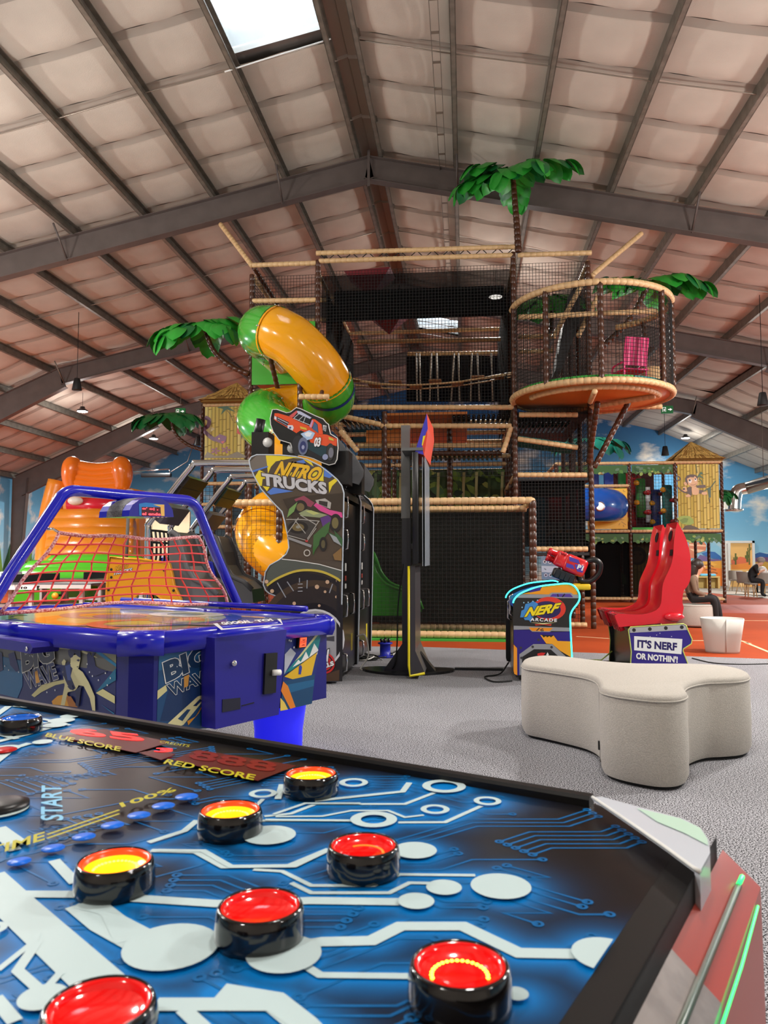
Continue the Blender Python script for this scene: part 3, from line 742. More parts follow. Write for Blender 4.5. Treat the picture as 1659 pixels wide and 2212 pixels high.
# band
mb = MB(); mb.tube([hel(84), hel(90)], TR + .012, sdk, 28, cap=False); mb.build('band', SL)
# entrance plate
pl = MB(); c = V(HX - HR, YM - .12, ent.z)
pl.box((c.x - .55, c.y, c.z - .6), (c.x + .62, c.y + .05, c.z + .55), sg); pl.build('entrance_plate', SL)
# open run-out
ro = [(770, 1165), (797, 1195), (812, 1235), (835, 1262), (870, 1275), (893, 1285), (908, 1322), (900, 1330), (770, 1330)]
for y, nm in ((11.75, 'run_out_side'), (12.45, 'run_out_side')):
    P = [AY(x, y_, 11.75) for x, y_ in ro]; P = [V(p.x, y, p.z) for p in P]; mb = MB(); mb.prism(P, V(0, .03, 0), sg); s_ = mb.build(nm, SL)
    mb = MB(); mb.tube(bez(P[:7], 3), .022, sg, 8); mb.build('rolled_edge', s_)
P = bez([AY(x, y_ + 22, 11.75) for x, y_ in ro[:6]] + [AY(905, 1312, 11.75)], 4); mb = MB()
for p, q in zip(P, P[1:]): mb.add([V(p.x, 11.77, p.z), V(q.x, 11.77, q.z), V(q.x, 12.46, q.z), V(p.x, 12.46, p.z)], [(0, 1, 2, 3)], sg, True)
mb.build('run_out', SL)
# supports
def sup(a, b, m, r=.045):
    mb = MB(); mb.pad([a, b], r, m); mb.build('support', SL)
sup(AY(574, 732, 11.95), AY(602, 848, 12.6), brn); sup(AY(568, 760, 11.9), AY(608, 802, 12.9), tan); sup(AY(648, 815, 11.9), AY(648, 895, 11.9), brn); sup(AY(646, 857, 11.6), AY(711, 857, 11.6), tan)
sup(AY(696, 845, 11.7), AY(692, 860, 11.6), brn, .035)
# ================================================================ PALMS
leaf_g = [mat('leaf_green', (44, 150, 48), .35), mat('leaf_dark', (22, 104, 50), .35), mat('leaf_teal', (20, 120, 104), .35)]
def leaf_mesh(m, seg=6):
    """one fabric leaf: broad, rounded, folded along its midrib and hanging down towards the tip (length 1)"""
    mb = MB()
    def fn(u, v):
        x = v; w = .44 * math.sin(math.pi * min(1, .08 + v * .92)) ** .55 * (1 if v < .97 else .1); y = (u - .5) * 2 * w
        return V(x, y, -.42 * x * x - abs(u - .5) * .22 * math.sin(math.pi * v) + .10 * math.sin(math.pi * v))
    mb.grid(fn, 4, seg, m); return mb.build('leaf', mesh_only=True, org=(0, 0, 0))
LEAF = [leaf_mesh(m) for m in leaf_g]
ribm = mat('leaf_rib', (30, 90, 40), .5)
def palm(label, trunk, fronds, k=0, r=(.05, .038), ls=.3, base=None):
    T = bez(trunk, 8); t = thing('artificial_palm', label, 'palm', T[0])
    n = len(T); mb = MB(); P = []; R = []
    # ringed trunk
    L = [0]
    for a, b in zip(T, T[1:]): L.append(L[-1] + (b - a).length)
    N = max(4, int(L[-1] / .1))
    def at(d):
        for i in range(n - 1):
            if d <= L[i + 1] or i == n - 2: return T[i].lerp(T[i + 1], min(1, max(0, (d - L[i]) / max(1e-6, L[i + 1] - L[i]))))
    for i in range(N):
        w = i / N; rr = r[0] + (r[1] - r[0]) * w; d0, d1 = L[-1] * i / N, L[-1] * (i + 1) / N
        P += [at(d0 + .001), at(d0 + .012), at(d1 - .012), at(d1 - .001)]; R += [rr * .85, rr, rr * 1.05, rr * .85]
    mb.tube(P, R, brn, 8); mb.build('trunk', t)
    top = T[-1]
    for az, el, ln, droop, nl in fronds:
        a, e = math.radians(az), math.radians(el); d = V(math.cos(a) * math.cos(e), math.sin(a) * math.cos(e), math.sin(e))
        rib = [top + d * (ln * s) + V(0, 0, -droop * ln * s * s) for s in [i / 10 for i in range(11)]]
        f = MB(); f.tube(rib, [.014 - .001 * i for i in range(11)], ribm, 5); fo = f.build('frond', t)
        for j in range(nl):
            s = .12 + .86 * j / max(1, nl - 1); i = min(9, int(s * 10)); p = rib[i].lerp(rib[i + 1], s * 10 - i); tg = (rib[i + 1] - rib[i]).normalized()
            for sd in (-1, 1):
                side = tg.cross(Z1).normalized() * sd
                x = (side * .75 + tg * .7).normalized() if j < nl - 1 else (side * .25 + tg).normalized()
                y = Z1.cross(x).normalized(); zz = x.cross(y)
                tilt = Matrix((x, y, zz)).transposed().to_4x4()
                o = inst('leaf', LEAF[k if (j + sd) % 5 else (1 if k == 0 else k)], fo); sc = 1.4 * ls * (1.0 - .25 * abs(s - .5))
                o.matrix_local = Matrix.Translation(p - T[0]) @ tilt @ Matrix.Rotation(math.radians(8 * sd * ((j * 7) % 3 - 1) + 14), 4, 'Y') @ Matrix.Scale(sc, 4)
    return t
pY = YM - .25
palm('tall green palm rising above the middle of the climbing frame', [AY(1120, 545, pY), AY(1116, 480, pY), AY(1107, 372, pY)], [(-10, 18, 1.0, .25, 6), (-60, 8, .8, .35, 5), (200, 18, .8, .3, 5), (190, -6, .95, .2, 6), (80, 10, .7, .3, 4), (-120, 5, .5, .5, 4)], r=(.06, .045))
palm('green palm leaning out behind the round balcony', [AY(1300, 750, 14.9), AY(1360, 690, 14.8), AY(1404, 608, 14.6)], [(-8, 8, .95, .25, 6), (-40, 12, .75, .3, 5), (175, 14, .8, .1, 6), (200, 2, .85, .1, 5), (60, 10, .7, .3, 4)], r=(.06, .05))
palm('green palm curling from the left corner post of the climbing frame', [AY(538, 808, YM - .05), AY(500, 792, YM - .1), AY(462, 758, YM - .15), AY(438, 698, YM - .2)], [(4, 14, .85, .15, 6), (-30, 0, .7, .3, 5), (186, 4, .8, .28, 6), (215, -10, .75, .3, 5), (100, 10, .7, .3, 4)], r=(.05, .04))
palm('small dark palm curling from the bamboo hut', [AY(437, 972, 18.4), AY(405, 960, 18.4), AY(378, 935, 18.3), AY(366, 893, 18.2)], [(0, 6, .65, .2, 5), (-25, 0, .6, .3, 4), (180, 4, .75, .2, 5), (205, -4, .7, .2, 5), (90, 5, .6, .3, 4)], 1, (.045, .035), .3)
palm('green palm standing inside the netted right tower', [AY(1190, 720, 15.6), AY(1192, 680, 15.6), AY(1188, 640, 15.6)], [(0, 10, .7, .3, 4), (180, 0, .6, .3, 5), (-60, -10, .6, .4, 4), (-120, -10, .6, .4, 4)], 0, (.05, .04), .3)
palm('teal palm behind the far corner post', [V(AY(1240, 1000, 19.5).x, 19.5, 0), AY(1240, 1000, 19.5), AY(1243, 970, 19.5), AY(1262, 948, 19.5)], [(0, 12, .95, .3, 5), (-30, 4, .8, .4, 4), (180, 8, .6, .3, 4)], 2, (.05, .04), .3)
palm('small palm tuft beside the monkey board', [AY(1549, 1068, 22.4), AY(1552, 1060, 22.4)], [(-10, 0, .35, .2, 3), (-50, -20, .3, .3, 3), (20, 15, .3, .2, 3)], 1, (.03, .03), .2)
# ================================================================ AIR HOCKEY TABLE
blue = mat('blue_lacquer', (22, 24, 186), 0.22, coat=.6); bluem = mat('blue_panel', (34, 30, 140), 0.35); blued = mat('blue_dark', (26, 28, 120), .35)
black = mat('black_plastic', (20, 20, 22), 0.35); chrome = mat('chrome', (225, 225, 228), 0.08, 1.0); white = mat('white_plastic', (232, 232, 228), .4)
ZT = 0.86
HN = AZ(297, 1372, ZT); HN.z = 0
ha = math.radians(60); hu = V(math.cos(ha), math.sin(ha), 0); hv = V(-math.sin(ha), math.cos(ha), 0)
HF = Fr(HN, hu, hv); HW, HL = 1.5, 2.5
AH = thing('air_hockey_table', 'blue air hockey table with arched scoreboard and surfing artwork', 'air hockey table', HN + hu * .75 + hv * 1.2)
ZBm = .38
def chamf(i, c=.13): return [(c, i), (HW - c, i), (HW - i, c), (HW - i, HL - c), (HW - c, HL - i), (c, HL - i), (i, HL - c), (i, c)]
mb = MB(); mb.prism([HF.p(a, b, ZT - .08) for a, b in chamf(.05)][::-1], V(0, 0, -(ZT - .08 - ZBm)), blued); mb.build('body', AH)
# rim: rounded rail all round
for (a, b), (c, d) in zip(chamf(0), chamf(0)[1:] + chamf(0)[:1]):
    mb = MB(); p, q = HF.p(a, b, 0), HF.p(c, d, 0); t = (q - p).normalized(); ins = Z1.cross(t)
    prof = [(.10, .0), (.03, .0), (.008, -.012), (0, -.035), (0, -.07), (.012, -.1), (.06, -.1), (.10, -.03)]
    A = [p + ins * x + V(0, 0, ZT + zz) for x, zz in prof]; B = [q + ins * x + V(0, 0, ZT + zz) for x, zz in prof]; n = len(prof)
    mb.add(A + B, [(i, (i + 1) % n, n + (i + 1) % n, n + i) for i in range(n)] + [tuple(range(n))[::-1], tuple(range(n, 2 * n))], blue, True); mb.build('rim_rail', AH)
for i in (3, 1, 5, 7):
    (a, b), (c, d) = chamf(-.004)[i - 0 - 1 + 0] if False else chamf(0)[i], chamf(0)[(i + 1) % 8]
    p, q = HF.p(a, b, 0), HF.p(c, d, 0); t = (q - p).normalized(); ins = Z1.cross(t); p -= t * .012; q += t * .012
    prof = [(.10, .006), (.03, .006), (.0, -.008), (-.01, -.035), (-.01, -.07), (.004, -.106), (.06, -.106)]
    mb = MB(); n = len(prof); A = [p + ins * x + V(0, 0, ZT + zz) for x, zz in prof]; B = [q + ins * x + V(0, 0, ZT + zz) for x, zz in prof]
    mb.add(A + B, [(k, (k + 1) % n, n + (k + 1) % n, n + k) for k in range(n)] + [tuple(range(n))[::-1], tuple(range(n, 2 * n))], blue, True); mb.build('corner_cap', AH)
# playing surface with printed swirls
pf = MB(); pf.prism([HF.p(a, b, ZT - .015) for a, b in chamf(.09, .2)], V(0, 0, -.02), mat('playfield', (196, 200, 150), .08, coat=1.0)); pfo = pf.build('playing_surface', AH)
bd = Board(HF.p(0, 0, ZT - .015), Z1)
def swirl(rgb, cu_, cv_, r0, r1, a0, a1, sq=1.4, n=26):
    bd.k += 1; P = []
    for r, rng in ((r0, range(n + 1)), (r1, range(n, -1, -1))):
        for i in rng:
            t = math.radians(a0 + (a1 - a0) * i / n); P.append(HF.p(min(max(cu_ + r * math.cos(t), .12), HW - .12), min(max(cv_ + r * sq * math.sin(t), .12), HL - .12), ZT - .013 + bd.k * .0002))
    k = n + 1; bd.mb.add(P, [(i, i + 1, 2 * k - 2 - i, 2 * k - 1 - i) for i in range(n)], ink(rgb, .08))
swirl((60, 90, 150), .75, 1.2, .0, .62, 0, 360); swirl((176, 184, 110), .75, 1.2, .0, .54, 0, 360); swirl((220, 150, 60), .6, 1.0, .30, .42, -60, 200); swirl((90, 110, 140), .8, 1.3, .2, .3, 30, 300)
swirl((205, 80, 90), .5, .55, .22, .3, 20, 190); swirl((120, 130, 140), .9, .5, .2, .32, 100, 320); swirl((70, 80, 160), .75, 1.2, .0, .14, 0, 360); swirl((236, 232, 190), 1.1, 1.0, .1, .2, 0, 360); swirl((90, 130, 60), .4, 1.6, .1, .3, 60, 200)
bd.mb.build('print', pfo)
# goal plate on the rim
bd = Board(HF.p(0, 0, ZT), Z1, zr(320, 1330, .253))
bd.shape((236, 236, 236), (555, 70), (590, 66), (640, 112), (1145, 72), (1100, 30), (1130, 28), (1150, 78), (625, 124)); 
bd.word('GOOOAL', (640, 82), (900, 62), (612, 58), (240, 240, 240), .05); bd.word('TO!', (930, 60), (1075, 46), (905, 40), (240, 240, 240), .05)
bd.build(pfo, 'goal_print')
# coin door side (v = 0)
nb = -hv
c0, c1 = .1, HW - .1
bd = Board(HF.p(0, .05, 0), nb, zr(320, 1330, .253))
bd.shape((28, 74, 120), (92, 262), (545, 190), (520, 960), (70, 990)); bd.shape((40, 104, 150), (92, 300), (545, 200), (540, 330), (90, 470)); bd.shape((24, 52, 96), (180, 600), (540, 520), (520, 650), (300, 900), (100, 900))
bd.shape((214, 206, 150), (78, 640), (150, 590), (160, 640), (76, 715)); bd.shape((222, 214, 160), (165, 920), (420, 690), (520, 662), (300, 930), (230, 960)); bd.shape((30, 66, 104), (250, 880), (330, 800), (360, 800), (290, 900)); bd.shape((224, 150, 40), (330, 900), (400, 860), (470, 770), (475, 740), (430, 830), (340, 935))
bd.shape((26, 50, 90), (380, 770), (440, 710), (455, 725), (410, 770))
bd.word('BIG', (150, 575), (525, 400), (120, 400), (22, 56, 92), .05, outline=[((240, 240, 236), .03)]); bd.word('WAVE', (190, 690), (545, 540), (155, 590), (22, 56, 92), .035, outline=[((240, 240, 236), .03)])
bd.shape((224, 160, 70), (300, 520), (345, 500), (335, 600), (300, 615)); bd.shape((224, 160, 70), (470, 520), (540, 500), (535, 520), (480, 535))
bd.build(AH, 'surf_print')
bd = Board(HF.p(0, .05, 0), nb, zr(320, 1330, .253))
bd.shape((30, 44, 120), (1180, 120), (1490, 80), (1395, 750), (1125, 815)); bd.shape((24, 130, 134), (1160, 500), (1475, 110), (1440, 300)); bd.shape((214, 210, 150), (1250, 390), (1475, 105), (1470, 140), (1300, 350)); bd.shape((176, 180, 190), (1165, 330), (1215, 275), (1260, 320), (1160, 500)); bd.shape((24, 130, 134), (1200, 470), (1470, 180), (1440, 330), (1200, 500))
bd.shape((232, 234, 230), (1230, 440), (1280, 375), (1300, 395), (1345, 305), (1370, 360), (1415, 235), (1450, 290), (1440, 330)); bd.shape((222, 178, 40), (1160, 520), (1440, 310), (1390, 520), (1240, 545))
bd.shape((24, 70, 110), (1150, 560), (1420, 500), (1395, 750), (1125, 815)); bd.shape((30, 96, 140), (1180, 590), (1415, 545), (1410, 600), (1200, 660)); bd.shape((226, 130, 40), (1150, 560), (1190, 600), (1255, 780), (1210, 795), (1130, 640)); bd.shape((230, 200, 90), (1125, 700), (1160, 740), (1190, 800), (1125, 812))
bd.shape((40, 60, 160), (1285, 430), (1300, 420), (1310, 440), (1300, 500), (1280, 500)); bd.line((40, 40, 50), .004, (1150, 520), (1445, 305))
for x, y in ((1200, 210), (1215, 215), (1330, 190), (1370, 170), (1240, 270), (1290, 150)): bd.disc((230, 230, 230), (x, y), .006, 8)
bd.build(AH, 'surf_print')
# coin door
dr = Board(HF.p(0, -.06, 0), nb, zr(320, 1330, .253))
P = dr.pts((568, 190), (1182, 120), (1115, 845), (575, 970)); mb = MB(); mb.prism(P, hv * .1, bluem); cd = mb.build('coin_door', AH)
a, = dr.pts((725, 405)); fr = Fr(a, hu, Z1); mb = MB(); mb.lathe([(.016, -.01), (.016, .012), (.01, .018), (0, .018)], chrome, Fr(a, hu, Z1), 14); mb.build('lock', cd)
P = dr.pts((990, 322), (1090, 314), (1075, 655), (975, 670)); mb = MB(); mb.prism([p + nb * .014 for p in P], hv * .014, black); mb.build('coin_slot', cd)
a, b = dr.pts((1040, 485), (1092, 480)); mb = MB(); mb.tube([a + nb * .02, b + nb * .03], .016, white, 10); mb.build('coin_button', cd)
P = dr.pts((632, 715), (785, 700), (785, 795), (630, 825)); mb = MB(); mb.prism([p + nb * .003 for p in P], hv * .003, mat('recess_navy', (8, 8, 40), .6)); mb.build('coin_return', cd)
P = dr.pts((798, 765), (903, 738), (903, 746), (798, 772)); mb = MB(); mb.prism([p + nb * .003 for p in P], hv * .003, black); mb.build('ticket_slot', cd)
bs = Board(HF.p(0, .05, 0), nb, zr(320, 1330, .253)); P = bs.pts((1262, 178), (1328, 172), (1320, 270), (1255, 278)); mb = MB(); mb.prism([p + nb * .025 for p in P], hv * .02, black)
P = bs.pts((1270, 186), (1322, 182), (1315, 262), (1262, 268)); mb.prism([p + nb * .03 for p in P], hv * .01, mat('orange_button', (240, 90, 50), .4, emit=.8)); sb = mb.build('start_button', AH)
bs.k = 115; bs.word('START', (1268, 236), (1318, 230), (1268, 216), (150, 20, 10), .02); bs.shape((150, 20, 10), (1275, 202), (1315, 198), (1296, 212)); bs.shape((150, 20, 10), (1270, 254), (1312, 250), (1292, 240)); bs.build(sb, 'print')
# long side (u = 0)
bd = Board(HF.p(.05, 0, 0), -hu, zr(0, 1330, .217))
bd.shape((34, 44, 104), (-900, -80), (1160, 262), (1150, 980), (-900, 700)); bd.shape((108, 108, 104), (-600, -20), (1160, 270), (1160, 560), (-600, 330)); bd.shape((150, 150, 118), (240, 150), (640, 190), (1160, 280), (1160, 470), (900, 280), (640, 215), (400, 240))
bd.shape((206, 202, 150), (70, 240), (270, 145), (360, 160), (190, 250)); bd.shape((30, 130, 180), (350, 300), (450, 240), (560, 190), (700, 205), (900, 280), (1160, 480), (1160, 510), (880, 310), (680, 235), (560, 225), (460, 270)); bd.shape((48, 60, 110), (500, 290), (600, 225), (670, 205), (620, 250), (530, 310)); bd.shape((34, 110, 80), (165, 250), (360, 163), (330, 190), (230, 255))
bd.shape((214, 210, 160), (560, 310), (760, 310), (980, 415), (960, 418), (740, 335), (600, 330)); bd.shape((30, 100, 150), (-300, 330), (230, 450), (230, 700), (180, 820), (-300, 700)); bd.shape((26, 110, 150), (960, 760), (1160, 520), (1160, 640), (1000, 740)); bd.shape((220, 214, 156), (960, 768), (1030, 728), (1150, 800), (1150, 875)); bd.shape((206, 200, 146), (320, 790), (420, 690), (560, 650), (800, 615), (700, 660), (560, 690), (420, 760), (350, 812)); bd.shape((30, 120, 170), (1010, 880), (1145, 970), (1140, 980))
bd.shape((30, 40, 110), (90, 380), (150, 360), (200, 540), (170, 560), (110, 490)); bd.shape((24, 34, 96), (0, 350), (30, 370), (40, 540), (0, 560))
bd.shape((40, 44, 96), (875, 385), (890, 362), (912, 380), (920, 400), (945, 330), (975, 290), (985, 262), (1008, 280), (1005, 305), (985, 300), (940, 405), (950, 440), (960, 500), (1000, 525), (1080, 550), (960, 600), (900, 580), (870, 590), (880, 450))
for x, y in ((900, 560), (930, 600), (990, 640), (1060, 570), (1110, 620), (1080, 690), (880, 480), (560, 740), (480, 760), (60, 500), (100, 540), (200, 560)): bd.disc((220, 224, 230), (x, y), .005, 6)
# surfer
CR, NV = (214, 208, 160), (34, 40, 84)
bd.shape((222, 160, 50), (530, 850), (590, 795), (680, 780), (760, 880), (790, 910), (540, 880)); bd.shape((176, 110, 40), (670, 800), (720, 800), (790, 910), (700, 900))
bd.shape(CR, (640, 560), (670, 480), (720, 470), (840, 560), (900, 660), (960, 800), (965, 945), (935, 940), (910, 820), (850, 700), (800, 690), (770, 740), (690, 760), (660, 890), (620, 890), (660, 690)); bd.shape(NV, (655, 490), (700, 450), (740, 520), (720, 600), (770, 720), (740, 740), (690, 690), (640, 580)); bd.shape((58, 80, 150), (665, 500), (715, 480), (725, 640), (690, 640)); bd.shape(CR, (720, 400), (800, 380), (822, 410), (800, 520), (760, 545), (720, 500)); bd.shape(NV, (695, 345), (740, 310), (790, 305), (820, 350), (820, 420), (790, 400), (760, 370), (740, 410), (720, 420), (700, 390)); bd.shape(CR, (632, 460), (655, 430), (675, 450), (665, 490), (640, 490)); bd.shape(NV, (765, 740), (830, 690), (800, 905), (770, 890), (780, 810)); bd.shape(NV, (800, 430), (815, 440), (800, 455), (780, 440)); bd.shape(NV, (780, 505), (800, 500), (795, 512)); bd.shape(NV, (690, 700), (740, 690), (750, 740), (715, 730))
bd.word('BIG', (245, 565), (565, 445), (225, 310), (70, 74, 92), .045, outline=[((226, 226, 216), .025)]); bd.word('WAVE', (295, 730), (605, 625), (250, 570), (60, 70, 120), .03, outline=[((226, 226, 216), .025)])
bd.shape((222, 160, 60), (370, 560), (395, 540), (420, 660), (385, 670)); bd.build(AH, 'surf_print')
# side handle
hb = Board(HF.p(-.1, 0, 0), -hu, zr(0, 1330, .217)); P = hb.pts((-600, 130), (300, 275), (325, 320), (300, 380), (160, 350), (-600, 240)); mb = MB(); mb.prism(P, hu * .15, bluem); ho = mb.build('hand_tray', AH)
a, = hb.pts((270, 330)); mb = MB(); mb.lathe([(.012, 0), (.012, .006), (0, .008)], chrome, Fr(a, Z1, hv), 10); mb.build('bolt', ho)
# legs: moulded pedestals lit from inside
legm = mat('lit_blue_leg', (40, 40, 240), .4, emit=.55)
for a, b in ((1.27, .34), (.3, HL - .45), (1.27, HL - .45), (.3, .34)):
    mb = MB(); n = 16; R = []
    for zz, ru, rv in ((.0, .13, .15), (.18, .14, .15), (ZBm + .02, .17, .18)): R.append([HF.p(a + ru * math.cos(6.2832 * i / n), b + rv * math.sin(6.2832 * i / n), zz) for i in range(n)])
    mb.add([q for r in R for q in r], [(k * n + i, k * n + (i + 1) % n, (k + 1) * n + (i + 1) % n, (k + 1) * n + i) for k in range(2) for i in range(n)] + [tuple(range(n))[::-1]], legm, True); mb.build('leg', AH)
# arch, scoreboard and net
VA = 1.2
ap = Board(HF.p(0, VA, 0), -hv, zr(0, 960, .3376))
pp = ap.pts((-260, 1180), (-60, 1020), (80, 800), (240, 560), (360, 380), (400, 325), (450, 300), (520, 300), (800, 325), (1150, 352), (1215, 365), (1255, 400), (1285, 460), (1380, 700), (1480, 930), (1525, 1030))
mb = MB(); mb.tube(bez(pp, 5), .034, blue, 14); mb.build('arch', AH)
sb_ = Board(HF.p(0, VA - .28, 0), -hv, zr(0, 960, .3376))
D = [(825, 460), (830, 420), (850, 385), (890, 355), (940, 338), (990, 335), (1040, 348), (1080, 380), (1105, 420), (1112, 465)]
mb = MB(); P = sb_.pts(*D); mb.prism(P, hv * .3, bluem, mside=blue); so = mb.build('scoreboard', AH)
mb = MB(); C = sum(P, Vector()) / len(P); Q = [C + (p - C) * 1.015 + hv * .07 for p in P]; mb.prism(Q[:-1], hv * .15, mat('speaker_grille', (98, 98, 100), .8, noise=(220, .6))); mb.build('grille', so)
bd = Board(HF.p(0, VA - .28, 0), -hv, zr(0, 960, .3376)); bd.shape((40, 120, 190), (890, 455), (888, 380), (930, 372), (1050, 385), (1052, 458)); bd.shape((230, 180, 90), (980, 385), (1050, 385), (1052, 458), (1030, 458), (1025, 400)); bd.shape((90, 10, 20), (905, 400), (905, 456), (1028, 458), (1026, 402)); bd.shape((30, 8, 10), (905, 424), (1027, 428), (1027, 432), (905, 428))
redled = mat('red_led', (255, 60, 70), .5, emit=3.0)
bd.word('el ende', (908, 452), (1026, 456), (908, 434), (255, 60, 70), .02, m=redled); bd.word('o\' o| ,', (908, 420), (1010, 424), (908, 402), (255, 60, 70), .02, m=redled); bd.build(so, 'display')
red = mat('red_cord', (226, 64, 66), .6); redt = mat('red_rope', (216, 74, 92), .7, noise=(90, .35), rgb2=(240, 190, 190))
na_ = Board(HF.p(0, VA, 0), -hv, zr(0, 960, .3376))
TL, TRr, BL, BRr = V(380, 565, 0), V(1262, 600, 0), V(-10, 1092, 0), V(1460, 1022, 0)
def npt(a, b):
    top = TL.lerp(TRr, a); top.y += 14 * math.sin(math.pi * a); bot = BL.lerp(BRr, a); bot.y -= 35 * math.sin(math.pi * a); q = top.lerp(bot, b)
    q.x += 14 * math.sin(7 * a + 9 * b); q.y += 8 * math.sin(11 * a + 5 * b); return na_.pts((q.x, q.y))[0]
mb = MB(); NU, NV_ = 12, 8
for i in range(1, NU):
    mb.tube([npt(i / NU, j / NV_) + hv * (.01 * ((i + j) % 2)) for j in range(NV_ + 1)], .0055, red, 5)
for j in range(1, NV_): mb.tube([npt(i / NU, j / NV_) for i in range(NU + 1)], .0055, red, 5)
nt_ = mb.build('goal_net', AH, kind='stuff')
for e in ([npt(i / 20, 0) for i in range(21)], [npt(i / 20, 1) for i in range(21)], [npt(0, i / 12) for i in range(13)], [npt(1, i / 12) for i in range(13)]):
    mb = MB(); mb.tube(e, .011, redt, 6); mb.build('edge_rope', nt_)
for q in (((300, 540), (378, 565)), ((1262, 600), (1312, 578))):
    a, b = na_.pts(*q); mb = MB(); mb.tube([a, a.lerp(b, .5) + Z1 * .01, b], .008, chrome, 6); mb.build('hook', AH)
# far rim board
mb = MB(); mb.tube([HF.p(HW - .03, .3, ZT + .03), HF.p(HW - .03, HL - .3, ZT + .03)], .018, blue, 8); mb.build('puck_guard', AH)
# ================================================================ RACING CABINETS
CY0, CW = 7.4, 1.2
zc = zr(520, 860, .19)
OUT = zc((180, 645), (280, 645), (450, 648), (620, 665), (760, 700), (900, 770), (1020, 860), (1100, 930), (1150, 1000), (1172, 1080), (1165, 1500), (1152, 2100)) + [(737, 1350), (734, 1471), (728, 1477), (633, 1477), (633, 1314), (631, 1303), (624, 1296), (613, 1292), (600, 1289), (582, 1282), (574, 1275), (569, 1263)] + zc((265, 2080), (280, 1980), (330, 1900), (440, 1840), (520, 1770), (548, 1700), (535, 1560), (500, 1400), (470, 1290), (390, 1210), (300, 1110), (230, 1030), (160, 900), (110, 790), (97, 710), (120, 670))
O3 = [AY(x, y, CY0) for x, y in OUT]
for p in O3: p.z = max(p.z, .03)
trim = mat('pale_edge_trim', (196, 206, 216), .35); headm = mat('cab_black', (24, 24, 26), .28)
def handle(par, x, y, z, h=.22):
    mb = MB(); mb.tube([V(x, y, z), V(x + .04, y, z + .01), V(x + .045, y, z + h / 2), V(x + .04, y, z + h - .01), V(x, y, z + h)], .011, chrome, 8); mb.build('handle', par)
greyseat = mat('grey_seat', (108, 108, 110), .35); dkmesh = mat('cargo_black', (22, 22, 24), .7)
